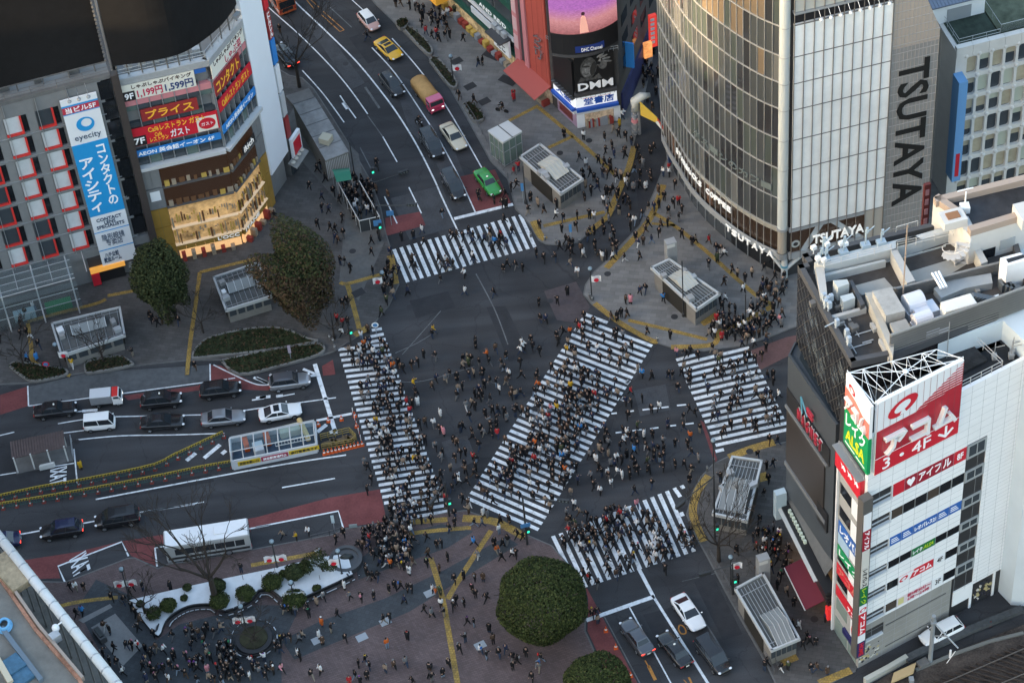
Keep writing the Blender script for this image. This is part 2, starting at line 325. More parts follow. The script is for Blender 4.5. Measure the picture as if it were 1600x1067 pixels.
ln([(620, 880), (695, 1025)], .13, A5, fl); ln([(440, 45), (570, 165)], .13, A5, fl); ln([(570, 0), (680, 100)], .13, A5); ln([(650, 520), (735, 645)], .3, A5, fl); ln([(665, 690), (755, 815)], .13, A5, fl)
ln([(765, 180), (840, 340)], .16, A6); ln([(910, 125), (985, 280)], .16, A6)
ln([(500, 570), (530, 615)], .16, A5); ln([(530, 615), (595, 705)], .16, A5); ln([(518, 612), (545, 650)], .45, A5)
ln([(390, 90), (500, 190)], .12, A5, ol); ln([(400, 70), (525, 180)], .12, A5, ol); ln([(500, 190), (525, 180)], .12, A5, ol); ln([(300, 0), (345, 55)], .12, A5, ol); ln([(325, 0), (375, 45)], .12, A5, ol)
ln([(1180, 312), (1530, 226)], .5, A6)
# left road
ln([(165, 315), (170, 435)], .16, A3); ln([(170, 435), (545, 385)], .16, A3); ln([(730, 360), (1250, 290), (1400, 268)], .16, A3); ln([(1250, 185), (1252, 290)], .16, A3)
ln([(345, 540), (500, 515), (660, 500), (840, 495), (1215, 487)], .15, A3); ln([(1430, 465), (1600, 440), (2000, 385)], .16, A3)
ln([(0, 610), (85, 590)], .15, A3); ln([(380, 595), (500, 580)], .15, A3); ln([(455, 636), (720, 612), (1020, 607), (1335, 597)], .16, A3)
ln([(440, 690), (460, 895)], .16, A3); ln([(0, 846), (440, 775)], .16, A3)
ln([(570, 990), (1600, 797), (2060, 726)], .2, A3); ln([(850, 1066), (1215, 1005)], .16, A3); ln([(155, 920), (470, 865)], .18, A7)
ln([(70, 190), (260, 155)], .2, A4); ln([(470, 120), (600, 95)], .2, A4); ln([(820, 52), (1160, 0)], .2, A4)
ln([(385, 462), (345, 370), (725, 225), (765, 310)], .2, A4, sharp=True); ln([(1090, 345), (1000, 357)], .16, A4); ln([(935, 372), (922, 262), (1000, 248), (1470, 150), (1600, 126)], .2, A4, sharp=True); ln([(0, 138), (490, 42), (520, 145)], .2, A8, sharp=True)
ln([(350, 185), (475, 600)], .5, A7); ln([(360, 522), (570, 480)], .35, A7); ln([(430, 385), (405, 388)], .16, A7)
for a, b in (((280, 215), (355, 245)), ((180, 232), (215, 240)), ((80, 248), (120, 262)), ((0, 265), (80, 303)), ((310, 258), (360, 252))): ln([a, b], .35, A7)
ln([(1270, 190), (1500, 298), (1600, 310)], .16, A3); ln([(1510, 265), (1595, 300)], .35, A3)
for a, b in (((1110, 760), (1165, 715)), ((1215, 745), (1310, 665)), ((1320, 720), (1345, 700))): ln([a, b], .5, A3)
for a, b in (((365, 590), (420, 545)), ((440, 595), (480, 575))): ln([a, b], .5, A7)
ln([(430, 472), (490, 465)], .2, A3); ln([(490, 465), (580, 458)], .4, A3); ln([(1500, 400), (1570, 390)], .2, A3); ln([(1545, 385), (1610, 378)], .45, A3); ln([(0, 388), (60, 380)], .4, A7); ln([(120, 378), (160, 372)], .4, A7); ln([(160, 375), (230, 362)], .16, A7)
# central dashes
for a, b in (((630, 480), (662, 477)), ((735, 468), (763, 463)), ((815, 458), (970, 440)), ((1020, 432), (1075, 427)), ((655, 594), (690, 590)), ((755, 582), (810, 575)), ((860, 570), (910, 563)), ((980, 553), (1015, 549)), ((1070, 543), (1120, 537)), ((720, 300), (738, 283)), ((690, 400), (705, 385))): ln([a, b], .22, B3)
# bottom right road
ln([(790, 380), (880, 550)], .4, B4); ln([(880, 550), (1205, 1067), (1260, 1160)], .3, B4); ln([(480, 692), (885, 550)], .5, B4); ln([(735, 610), (985, 1067), (1030, 1150)], .16, B4); ln([(585, 665), (800, 1067), (840, 1150)], .13, B4, fl)
ln([(830, 930), (855, 975)], .14, B4, ol); ln([(850, 962), (892, 1047)], .34, B4, ol); ln([(1090, 1030), (1108, 1067)], .22, B4, ol); ln([(1060, 1045), (1080, 1067)], .1, B4, ol)
ln([(1035, 720), (1030, 745), (1045, 770), (1070, 770), (1072, 750), (1055, 725), (1035, 720)], .16, B4, ol)
ln([(1180, 690), (1310, 900)], .16, B4, fl)
# faint tyre arcs
ln([(830, 120), (960, 60), (1060, 0)], .1, A7, fl); ln([(1310, 640), (1420, 850), (1500, 1060)], .14, A6, fl); ln([(870, 1120), (960, 1020), (1100, 860)], .1, A6, fl); ln([(850, 290), (1000, 285), (1300, 200)], .1, A7, fl)
for a, b in (((1400, 20), (1600, -20)), ((1050, 460), (1300, 400))): ln([a, b], .06, B4, fl)
# zebra crossings
def zebra(L0, R0, L1, R1, first=0, skip=(), clip={}):
 a, b, c, d = [W(*p, ZL) for p in (L0, R0, L1, R1)]
 u = (b-a).normalized(); n = V((-u.y, u.x, 0)); k = max(1, round(abs((c-a).dot(n))/0.9)); hw = (c-a).dot(n)/k*0.25
 for i in range(k+1):
  if i in skip: continue
  t = i/k; p, q = a.lerp(c, t), b.lerp(d, t)
  if i in clip: s0, s1 = clip[i]; p, q = p.lerp(q, s0), p.lerp(q, s1)
  o = n*hw
  lines.add([p-o, p+o, q+o, q-o], [(0, 1, 2, 3)])
 return k
zebra((615.6, 389.5), (637.3, 440.9), (812.5, 335.6), (835.9, 386.4))
zebra((528.5, 546), (605.5, 537.8), (608.5, 814), (699.4, 798.2), clip={29: (.3, 1), 28: (.12, 1)})
for a, b in (((581, 516), (596.5, 513.5)), ((579, 526), (599.5, 521.8)), ((559, 538), (602.6, 530))): ln([a, b], .45, (0, 0), s=1)
zebra((912.9, 490.4), (1024, 532.5), (729.6, 777.5), (841.5, 827), clip={0: (0, .33)})
zebra((1059.9, 570.3), (1170.7, 543.2), (1118.1, 695.4), (1234, 670)); ln([(1056.7, 562.5), (1086, 554.5)], .45, (0, 0), s=1); ln([(1118, 705), (1131, 702)], .45, (0, 0), s=1)
zebra((875.9, 832.7), (915.6, 917), (1042, 766.9), (1084.3, 861.4)); ln([(1053.5, 762), (1063, 776)], .45, (0, 0), s=1); ln([(1064, 800), (1067, 806)], .45, (0, 0), s=1); ln([(1064.9, 758), (1068, 763)], .45, (0, 0), s=1); ln([(864, 837), (905, 922)], .45, (0, 0), s=1)
for a, b in (((978, 600), (983, 594)), ((972, 626), (976, 621))): ln([a, b], .5, (0, 0), s=1)
struct(lines.build('road_markings', white)); struct(fl.build('worn_road_markings', faint)); struct(ol.build('orange_road_markings', orng))
# painted words on the bus and taxi bays
def ground_text(txt, c, up, right, mat, z=0.016):
 me = text_mesh(txt, 0, 0.02); xs = [v.co.x for v in me.vertices]; ys = [v.co.y for v in me.vertices]; x0, x1, y0, y1 = min(xs), max(xs), min(ys), max(ys)
 C, Uu, Rr = W(*c), W(*up), W(*right)
 for v in me.vertices: v.co = C+(Rr-C)*((v.co.x-x0)/(x1-x0))+(Uu-C)*((v.co.y-y0)/(y1-y0))+V((0, 0, z))
 me.materials.clear(); me.materials.append(mat); o = bpy.data.objects.new('painted_word', me); COL.objects.link(o); return struct(o)
ground_text('TAXI', zo(A4, [(440, 445)])[0], zo(A4, [(540, 385)])[0], zo(A4, [(412, 335)])[0], white)
ground_text('TAXI', zo(A3, [(295, 910)])[0], zo(A3, [(395, 885)])[0], zo(A3, [(300, 815)])[0], white)
# yellow tactile paving
def ty(pts, w=.6, off=(0, 0)): ln(pts, w, off, yl, KZ+0.014)
ty([(165, 325), (200, 400), (235, 435)], .9, B2); ty([(225, 355), (590, 272)], .55, B2); ty([(490, 395), (570, 330), (612, 290), (640, 225), (690, 110), (735, 0), (765, -120)], .75, B2)
ty([(600, 605), (800, 390), (880, 270), (940, 110)], .8, B2); ty([(885, 280), (1020, 365), (1200, 510), (1400, 690), (1510, 780), (1600, 825)], .55, B2); ty([(870, 340), (1010, 352)], .4, B2)
ty([(530, 815), (680, 930), (860, 1032), (905, 1040)], .7, B2); ty([(730, 915), (960, 970), (1200, 1030)], .5, B2); ty([(985, 1075), (1230, 1060), (1280, 980), (1420, 925), (1590, 830)], .7, B2); ty([(1160, 930), (1255, 878)], 1.4, B2)
ty([(20, 720), (195, 630)], .5, B1); ty([(195, 640), (400, 810), (580, 970), (650, 1040)], .55, B1); ty([(255, 880), (400, 812)], .5, B1)
ty([(500, 690), (545, 698), (700, 655), (780, 635)], .55, A6); ty([(545, 705), (580, 830), (615, 965)], .6, A6); ty([(585, 1005), (660, 963)], .9, A6); ty([(800, 530), (830, 700)], .9, A6)
ty([(1190, 630), (1160, 850), (1130, 1067), (1113, 1240)], .5, A2); ty([(640, 770), (800, 740)], .5, A2); ty([(1190, 630), (1520, 550)], .5, A2); ty([(165, 930), (185, 1067), (210, 1170), (420, 1245)], .5, A2); ty([(165, 925), (300, 885), (560, 820), (630, 790)], .5, A2)
ty([(1040, 320), (1110, 560), (1150, 780), (1200, 1067), (1215, 1150)], .6, A8); ty([(1140, 565), (1240, 400), (1400, 158)], .6, A8); ty([(-30, 365), (390, 287)], .55, A8); ty([(880, 185), (1000, 165), (1280, 140)], .55, A8); ty([(900, 110), (1140, 92)], .7, A8); ty([(1230, 85), (1420, 105), (1600, 195)], 1.0, A8); ty([(345, 610), (480, 580), (700, 555)], .5, A4)
ty([(1210, 850), (1150, 930), (1115, 1040), (1130, 1130), (1180, 1240)], .9, B3); ty([(1330, 742), (1460, 690), (1600, 650)], 1.0, B3)
ty([(150, 940), (245, 900)], 1.2, B8); ty([(380, 1067), (480, 1025), (570, 988)], .9, B8); ty([(1480, 870), (1560, 850)], 1.2, B3)
worn(yel, .50, .78, 1.1); struct(yl.build('tactile_paving', yel))
# manhole covers and drain grates
mh = MB()
for x, y in zo(B2, [(607, 640), (1005, 895), (290, 490)]) + zo(B1, [(323, 912), (497, 838)]) + zo(B3, [(1453, 705), (490, 225), (175, 450)]) + zo(A6, [(575, 505)]) + zo(B8, [(352, 685)]):
 p = W(x, y, KZ+.01); mh.lathe(p, [(.42, 0), (.42, .01)], 16)
for x, y in ((700, 600), (860, 470), (640, 480), (760, 690), (1010, 690), (560, 745), (330, 775), (120, 690), (600, 140), (690, 250), (540, 100), (1080, 920), (960, 930), (1000, 590), (905, 250)):
 p = W(x, y, .012); mh.lathe(p, [(.38, 0), (.38, .006)], 14)
for x, y in zo(A5, [(1195, 365), (1360, 605), (1275, 515)]) + zo(A6, [(610, 752)]):
 p = W(x, y, KZ+.01); mh.box(p+V((0, 0, .004)), (1.5, 1.1, .012), 0.5)
for x, y in zo(A5, [(1405, 330), (1500, 480)]):
 p = W(x, y, KZ+.01); mh.box(p+V((0, 0, .004)), (2.4, 1.3, .012), -0.7)
struct(mh.build('manhole_covers', M('cast_iron', (0.045, 0.045, 0.048), 0.6, 0.3)))
for x, y in zo(A8, [(630, 793), (1035, 530), (1335, 840), (770, 700), (365, 810)]):
 p = W(x, y, KZ+.012); struct(MB(p).box(p, (1.2, .9, .012), .4).build('drain_cover', M('pale_cover', (0.30, 0.33, 0.36), 0.6)))
# ================================================================ VEHICLES
tyre = M('tyre', (0.02, 0.02, 0.02), 0.8); rimm = M('alloy', (0.45, 0.46, 0.48), 0.35, 0.8); cglass = glass('car_glass', (0.022, 0.027, 0.033), 0.06)
headl = M('headlight', (0.75, 0.78, 0.82), 0.15); taill = M('tail_light', (0.35, 0.02, 0.02), 0.3); braked = M('brake_light_on', (0.8, 0.05, 0.03), 0.3, emit=2.0); plate = M('number_plate', (0.7, 0.7, 0.66), 0.5); headon = M('headlight_on', (0.9, 0.9, 0.85), 0.3, emit=2.0)
trimm = M('black_trim', (0.025, 0.025, 0.027), 0.5); chrome = M('chrome', (0.6, 0.6, 0.62), 0.2, 0.9); lampw = M('roof_lamp', (0.8, 0.8, 0.75), 0.4)
def paint(n, c, r=0.22, metal=0.0):
 m = M('paint_'+n, c, r, metal); m.node_tree.nodes['Principled BSDF'].inputs['Coat Weight'].default_value = 0.5; m.node_tree.nodes['Principled BSDF'].inputs['Coat Roughness'].default_value = 0.08; return m
PT = {'black': paint('black', (0.012, 0.012, 0.014)), 'white': paint('white', (0.78, 0.79, 0.80)), 'grey': paint('dark_grey', (0.10, 0.105, 0.12), .3, .4), 'silver': paint('silver', (0.30, 0.31, 0.33), .3, .6),
      'yellow': paint('yellow', (0.72, 0.40, 0.02)), 'pink': paint('pink', (0.50, 0.31, 0.28)), 'green': paint('green', (0.03, 0.26, 0.05)), 'cream': paint('cream', (0.60, 0.53, 0.40), .3, .2), 'navy': paint('navy', (0.012, 0.016, 0.05)), 'red': paint('red', (0.55, 0.03, 0.03)), 'magenta': paint('crimson', (0.50, 0.045, 0.10))}
KIND = dict(
 sedan=(4.85, 1.84, 1.46, .86, .93, .97, 1.0, .25, -1.05, -1.75), coupe=(4.7, 1.88, 1.36, .82, .90, .92, .95, .15, -.85, -1.8), saloon=(4.75, 1.76, 1.48, .90, .96, .97, .85, .3, -1.05, -1.5),
 hatch=(3.9, 1.68, 1.52, .92, .95, .95, 1.0, .35, -1.35, -1.72), suv=(4.6, 1.84, 1.66, 1.0, 1.05, 1.08, 1.0, .35, -1.65, -2.1), minivan=(4.8, 1.84, 1.88, 1.05, 1.1, 1.12, 1.55, .75, -2.0, -2.28),
 keivan=(3.5, 1.50, 1.88, 1.0, 1.02, 1.05, 1.62, 1.15, -1.55, -1.7), sports=(4.4, 1.98, 1.18, .72, .80, .86, 1.05, .15, -.55, -1.55), cab=(4.6, 1.74, 1.76, 1.0, 1.05, 1.07, 1.15, .45, -1.55, -1.95), estate=(4.6, 1.78, 1.6, .98, 1.02, 1.04, 1.05, .35, -1.75, -2.15))
def kid(o, t): o.parent = t; return o
def place_vehicle(name, label, rear, front, z=0.55, group=None, cat='car'):
 a, b = W(*rear, z), W(*front, z); c = (a+b)/2; c.z = 0.008
 t = thing(name, label, cat, c, group); t.rotation_euler.z = math.atan2(b.y-a.y, b.x-a.x); return t
def wheel(t, x, y, r, w=.22):
 s = 1 if y > 0 else -1
 o = kid(MB().lathe((0, 0, 0), [(r*.6, -w/2), (r*.93, -w/2), (r, -w*.3), (r, w*.3), (r*.93, w/2), (r*.6, w/2)], 18, axis='Y').build('tyre', tyre, smooth=False), None)
 o.name = 'wheel'; o.parent = t; o.location = (x, y, r)
 m = MB().lathe((0, s*w*.5, 0), [(r*.16, 0), (r*.62, 0.012)], 14, axis='Y')
 for k in range(5):
  a = 2*pi*k/5; d = V((cos(a), 0, sin(a))); n = V((-sin(a), 0, cos(a)))*.035
  m.par(V((0, s*w*.5, 0))-n, d*r*.6, n*2, V((0, s*.03, 0)))
 rm = m.build('rim', rimm); rm.parent = o
def panel(corners, inset, out):
 c = [V(p) for p in corners]; ctr = sum(c, V())/4; n = (c[1]-c[0]).cross(c[3]-c[0]).normalized()
 if n.dot(ctr-V((0, 0, .9))) < 0: n = -n
 q = []
 for i, p in enumerate(c):
  a, b = c[(i+1) % 4]-p, c[(i-1) % 4]-p; q.append(p+a.normalized()*inset+b.normalized()*inset)
 m = MB(); m.add([p-n*.02 for p in q]+[p+n*out for p in q], [(0, 1, 2, 3), (4, 5, 6, 7), (0, 1, 5, 4), (1, 2, 6, 5), (2, 3, 7, 6), (3, 0, 4, 7)]); return m
def car(name, label, rear, front, kind, col, roofcol=None, lamp=False, group=None, brake=False, lights=False, sunroof=False):
 t = place_vehicle(name, label, rear, front, group=group)
 L, Wd, H, hood, belt, trunk, wb, rf, rr, rb = KIND[kind]; h = Wd/2; p = PT[col]; l = L/2; s = 1.07
 t.scale = (s, s, s)
 st = [(-l, .80, .42, trunk*.86), (-l+.12, .93, .26, trunk*.97), (-l+.55, 1.0, .22, trunk), (rb*.8, 1.0, .20, (trunk+belt)/2), (0, 1.0, .19, belt), (wb*.9, 1.0, .20, belt), (wb+.15, 1.0, .20, (belt+hood)/2), (l-.75, .97, .22, hood), (l-.25, .88, .26, hood*.90), (l, .66, .40, hood*.70)]
 if kind == 'keivan': st[-3:] = [(l-.45, 1.0, .22, belt), (l-.12, .96, .26, hood*.92), (l, .86, .36, hood*.8)]
 m = MB(); ring = []
 for x, w, z0, z1 in st:
  w *= h; zm = (z0+z1)/2
  pts = [(-w*.82, z0), (-w, z0+.14), (-w*1.0, zm+.08), (-w*.95, z1-.06), (-w*.80, z1), (0, z1+.03), (w*.80, z1), (w*.95, z1-.06), (w*1.0, zm+.08), (w, z0+.14), (w*.82, z0)]
  ring.append(len(m.v)); m.v += [V((x, y, z)) for y, z in pts]
 k = 11
 for i in range(len(ring)-1):
  for j in range(k): m.f.append((ring[i]+j, ring[i]+(j+1) % k, ring[i+1]+(j+1) % k, ring[i+1]+j)); m.mi.append(0)
 m.f.append(tuple(ring[0]+j for j in range(k))); m.mi.append(0); m.f.append(tuple(ring[-1]+j for j in range(k))[::-1]); m.mi.append(0)
 body = kid(m.build('body', p, smooth=True, sub=1), t)
 # cabin
 bw, rw = h*.90, h*.72
 if kind in ('minivan', 'keivan'): bw, rw = h*.95, h*.82
 zb, zt = belt-.05, H-.05; tz = trunk-.03
 B = [(rb, -bw*.93, tz), (rb, bw*.93, tz), (wb, bw*.95, zb), (wb, -bw*.95, zb)]; T = [(rr, -rw*.95, zt), (rr, rw*.95, zt), (rf, rw, zt), (rf, -rw, zt)]
 c = MB(); mid = ((rr+rf)/2, 0, H)
 c.add(B+T+[(rr*.7+rf*.3, -rw*.6, H), (rr*.7+rf*.3, rw*.6, H), (rf*.75+rr*.25, rw*.6, H), (rf*.75+rr*.25, -rw*.6, H)], [(0, 1, 5, 4), (1, 2, 6, 5), (2, 3, 7, 6), (3, 0, 4, 7), (4, 5, 9, 8), (5, 6, 10, 9), (6, 7, 11, 10), (7, 4, 8, 11), (8, 9, 10, 11), (3, 2, 1, 0)], 0)
 kid(c.build('roof', PT[roofcol] if roofcol else p), t)
 for nm, ids, ins in (('windscreen', (2, 3, 7, 6), .07), ('rear_window', (0, 1, 5, 4), .10), ('side_window', (1, 2, 6, 5), .08), ('side_window', (3, 0, 4, 7), .08)):
  q = [(B+T)[i] for i in ids]; kid(panel(q, ins, .014).build(nm, cglass), t)
  if nm == 'side_window':
   for fx in ((.42, .74) if kind in ('minivan', 'estate', 'suv') else (.48,)):
    a, b2 = V(q[0]).lerp(V(q[1]), fx), V(q[3]).lerp(V(q[2]), fx); n = V((0, 1 if q[0][1] > 0 else -1, 0))
    kid(MB().par(a+n*.0-V((.035, 0, 0)), b2-a, V((.07, 0, 0)), n*.03).build('pillar', trimm if col != 'white' else p), t)
 if sunroof: kid(MB().box(((rr+rf)/2, 0, H+.012), ((rf-rr)*.62, rw*1.35, .02)).build('glass_roof', cglass), t)
 r = .33 if kind in ('suv', 'minivan', 'coupe', 'sports') else .30
 for x in (l*.60, -l*.58):
  for y in (h-.11, -h+.11): wheel(t, x, y, r)
 for y in (1, -1):
  kid(MB().ell((l-.17, y*h*.66, hood*.80), (.16, .17, .07)).build('headlight', headon if lights else headl, smooth=True), t)
  kid(MB().box((-l+.06, y*h*.68, trunk*.80), (.10, .38, .13)).build('tail_light', braked if brake else taill, bevel=.02), t)
  kid(MB().ell((wb-.12, y*(h+.10), belt+.03), (.08, .11, .07)).build('mirror', p, smooth=True), t)
 kid(MB().box((l-.05, 0, .48), (.10, h*1.15, .14)).build('grille', trimm, bevel=.02), t)
 kid(MB().box((-l+.0, 0, .62), (.04, .34, .17)).build('number_plate', plate), t)
 if lamp: kid(MB().ell((rf*.75+rr*.25, 0, H+.05), (.10, .14, .09)).build('roof_lamp', lampw, smooth=True), t)
 return t
G1 = 'cars on the upper curved road'; G2 = 'cars on the left road'; G3 = 'cars on the lower right road'
car('hatchback', 'pink hatchback with white roof at the head of the upper road', (565, 21), (588, 47), 'hatch', 'pink', 'white', group=G1)
car('sports_car', 'low yellow sports car with black glass roof', (590, 61), (625, 93), 'sports', 'yellow', group=G1, sunroof=True)
car('van', 'black boxy taxi van with a roof lamp beside the pink truck', (600, 117), (626, 150), 'cab', 'black', group=G1, lamp=True)
car('van', 'long black minivan behind a motorcycle and left of the cream sedan', (663, 207), (687, 247), 'minivan', 'black', group=G1)
car('sedan_car', 'cream sedan on the right lane below the pink truck', (695, 195), (723, 234), 'sedan', 'cream', group=G1)
car('van', 'black minivan waiting next to the green taxi at the stop line', (696, 268), (722, 315), 'minivan', 'black', group=G1)
car('taxi', 'green taxi on the red road surface by the stop line', (749, 268), (776, 304), 'saloon', 'green', group=G1, lamp=True)
car('sedan_car', 'dark car with red rear lights beside the bare tree at top left', (460, 104), (432, 70), 'sedan', 'black', group=G1, brake=True)
car('taxi', 'black taxi sedan behind the little red and white truck', (57, 645), (117, 637), 'saloon', 'black', group=G2, lamp=True)
car('taxi', 'black taxi van ahead of the little red and white truck', (222, 630), (283, 623), 'cab', 'black', group=G2, lamp=True)
car('sedan_car', 'black sedan between the white van and the silver sedan', (218, 663), (291, 657), 'sedan', 'black', group=G2)
car('suv', 'black off-roader with chrome window trim by the parking strip', (313, 614), (377, 606), 'suv', 'black', group=G2)
car('sedan_car', 'silver grey sedan behind the white sedan on the left road', (317, 657), (382, 650), 'sedan', 'silver', group=G2)
car('van', 'small boxy white van behind the black sedan', (132, 665), (180, 660), 'keivan', 'white', group=G2)
car('sedan_car', 'white sedan with black glass roof beside the glazed stair enclosure', (403, 651), (473, 638), 'coupe', 'white', group=G2, sunroof=True)
car('suv', 'grey compact crossover first at the left stop line', (424, 601), (482, 593), 'suv', 'silver', 'grey', group=G2)
car('taxi', 'black taxi van with lit rear lights driving left', (127, 824), (66, 834), 'cab', 'black', 'navy', group=G2, brake=True)
car('van', 'glossy black minivan driving left between the lit-tail taxi and the white bus', (217, 806), (150, 817), 'minivan', 'black', group=G2)
car('sedan_car', 'dark car cut off by the left picture edge above the white pipe', (27, 842), (-33, 853), 'sedan', 'navy', group=G2, brake=True)
car('sedan_car', 'dark grey sedan with red rear lights beside the red cycle lane', (1015, 1023), (975, 968), 'saloon', 'grey', group=G3, brake=True)
car('taxi', 'black taxi sedan in the lane next to the dark grey sedan', (1074, 1040), (1034, 990), 'saloon', 'black', group=G3, lamp=True)
car('sedan_car', 'white coupe driving away from the lower crossing', (1057, 930), (1095, 985), 'coupe', 'white', group=G3)
car('van', 'long black minivan behind the white coupe at the bottom edge', (1093, 998), (1135, 1053), 'minivan', 'black', group=G3)
car('estate_car', 'white estate car parked in the dark lane under the office wall', (1500, 974), (1441, 1003), 'estate', 'white')
# lorries and buses
def cabin_box(t, x0, x1, w, z0, z1, mat, name, bev=.06): return kid(MB().box(((x0+x1)/2, 0, (z0+z1)/2), (x1-x0, w, z1-z0)).build(name, mat, bevel=bev), t)
def truck(label, rear, front, L, Wd, cabmat, box, boxz, cabz, cabl, roofmat=None):
 t = place_vehicle('truck', label, rear, front, .8, cat='truck'); l = L/2
 cabin_box(t, -l, l, Wd*.8, .38, .62, trimm, 'chassis', .02)
 m = MB(); z0 = .42; x1, x0 = l, l-cabl; h = Wd/2; zw = .55*cabz+.35
 prof = [(x0, z0), (x1-.02, z0), (x1, zw-.25), (x1-.08, zw), (x1-.35, cabz), (x0, cabz)]
 n = len(prof); m.add([(x, -h, z) for x, z in prof]+[(x, h, z) for x, z in prof], [tuple(range(n)), tuple(range(2*n-1, n-1, -1))]+[(i, (i+1) % n, n+(i+1) % n, n+i) for i in range(n)])
 kid(m.build('cab', cabmat, bevel=.05), t)
 if roofmat: cabin_box(t, x0+.02, x1-.40, Wd*.98, cabz-.02, cabz+.06, roofmat, 'cab_roof', .03)
 kid(panel([(x1-.08, -h*.92, zw+.02), (x1-.08, h*.92, zw+.02), (x1-.34, h*.88, cabz-.06), (x1-.34, -h*.88, cabz-.06)], .03, .03).build('windscreen', cglass), t)
 for y in (1, -1):
  kid(MB().box((x0+cabl*.5-.1, y*h, (zw+cabz)/2-.02), (cabl*.5, .03, cabz-zw-.12)).build('side_window', cglass), t)
  kid(MB().box((x1-.02, y*h*.72, zw-.45), (.06, .3, .16)).build('headlight', headon, bevel=.02), t)
  kid(MB().box((x1-.25, y*(h+.12), zw+.2), (.06, .14, .3)).build('mirror', trimm), t)
  for x in (l-cabl*.5, -l*.55): wheel(t, x, y*(h-.14), .36, .24)
 box(t, -l, l-cabl-.06, Wd, boxz)
 return t
def tarp_box(t, x0, x1, w, z1):
 m = MB(); N = 9; h = w/2+.03; rng = random.Random(3)
 for i in range(N):
  x = x0+(x1-x0)*i/(N-1); dz = .05*(i % 2)+rng.uniform(-.04, .04)
  m.v += [V((x, y, z)) for y, z in ((-h, .75), (-h-.02, z1-.35+dz), (-h*.72, z1+dz), (0, z1+.18+dz), (h*.72, z1+dz), (h+.02, z1-.35+dz), (h, .75))]
 for i in range(N-1):
  for j in range(7): m.f.append((i*7+j, i*7+(j+1) % 7, (i+1)*7+(j+1) % 7, (i+1)*7+j)); m.mi.append(0)
 m.f += [tuple(range(7)), tuple((N-1)*7+j for j in range(7))[::-1]]; m.mi += [0, 0]
 kid(m.build('tarpaulin', M('tan_tarp', (0.42, 0.25, 0.10), .7, var=.2, scale=2.5), smooth=True), t)
def steel_box(t, x0, x1, w, z1):
 cabin_box(t, x0, x1, w, .7, z1, M('silver_box', (0.30, 0.31, 0.33), .5, .3, var=.12, scale=2), 'cargo_box', .03)
 cabin_box(t, x0+.02, x1-.02, w*.96, z1-.01, z1+.03, M('pale_box_roof', (0.55, 0.57, 0.6), .5), 'box_roof', .01)
truck('crimson cab truck with a tan tarpaulin over its load', (651, 128), (687, 175), 5.9, 2.0, PT['magenta'], tarp_box, 2.1, 2.1, 1.5, M('pink_roof', (0.62, 0.16, 0.27), .4))
truck('small white truck with red cab roof and silver cargo box', (143, 625), (191, 620), 3.7, 1.55, PT['white'], steel_box, 1.9, 1.85, 1.15, PT['red'])
def bus(label, rear, front, L, bodymat, roofmat, band):
 t = place_vehicle('bus', label, rear, front, 1.2, cat='bus'); l = L/2; h = 1.25
 cabin_box(t, -l, l, h*2, .35, 2.95, bodymat, 'body', .14); cabin_box(t, -l+.15, l-.15, h*1.84, 2.93, 3.04, roofmat, 'roof', .05)
 for y in (1, -1):
  n = 7
  for i in range(n):
   x = -l+.6+(L-1.6)*(i+.5)/n; kid(MB().box((x, y*h, 1.95), ((L-1.6)/n*.9, .04, .95)).build('side_window', cglass), t)
  kid(MB().box((0, y*h, .95), (L*.96, .03, .35)).build('stripe', band), t)
  for x in (l-2.4, -l+2.6): wheel(t, x, y*(h-.14), .48, .28)
  kid(MB().box((l, y*h*.7, .75), (.06, .4, .2)).build('headlight', headl), t); kid(MB().box((-l, y*h*.85, 1.0), (.06, .2, .45)).build('tail_light', taill), t)
  kid(MB().box((l+.2, y*(h+.08), 2.3), (.1, .2, .4)).build('mirror', trimm, bevel=.03), t)
 for x, n, nm in ((l, 1, 'windscreen'), (-l, -1, 'rear_window')): kid(MB().box((x, 0, 1.95), (.05, h*1.75, 1.15)).build(nm, cglass), t)
 kid(MB().box((-l, 0, 1.05), (.06, h*1.2, .5)).build('engine_grille', trimm), t)
 for x in (-l*.35, l*.3): kid(MB().box((x, 0, 3.12), (1.5, 1.1, .16)).build('roof_vent', roofmat, bevel=.05), t)
 return t
bus('white bus with clean white roof standing in the lower bay', (389, 838), (262, 858), 9.4, M('bus_silver', (0.33, 0.34, 0.35), .4), M('bus_white', (0.74, 0.75, 0.77), .45, var=.06, scale=2), trimm)
bus('orange and silver city bus at the top edge', (453, 18), (405, -48), 9.0, M('bus_orange', (0.55, 0.12, 0.04), .4), M('bus_grey_roof', (0.35, 0.33, 0.32), .5), M('bus_band', (0.6, 0.6, 0.62), .4))
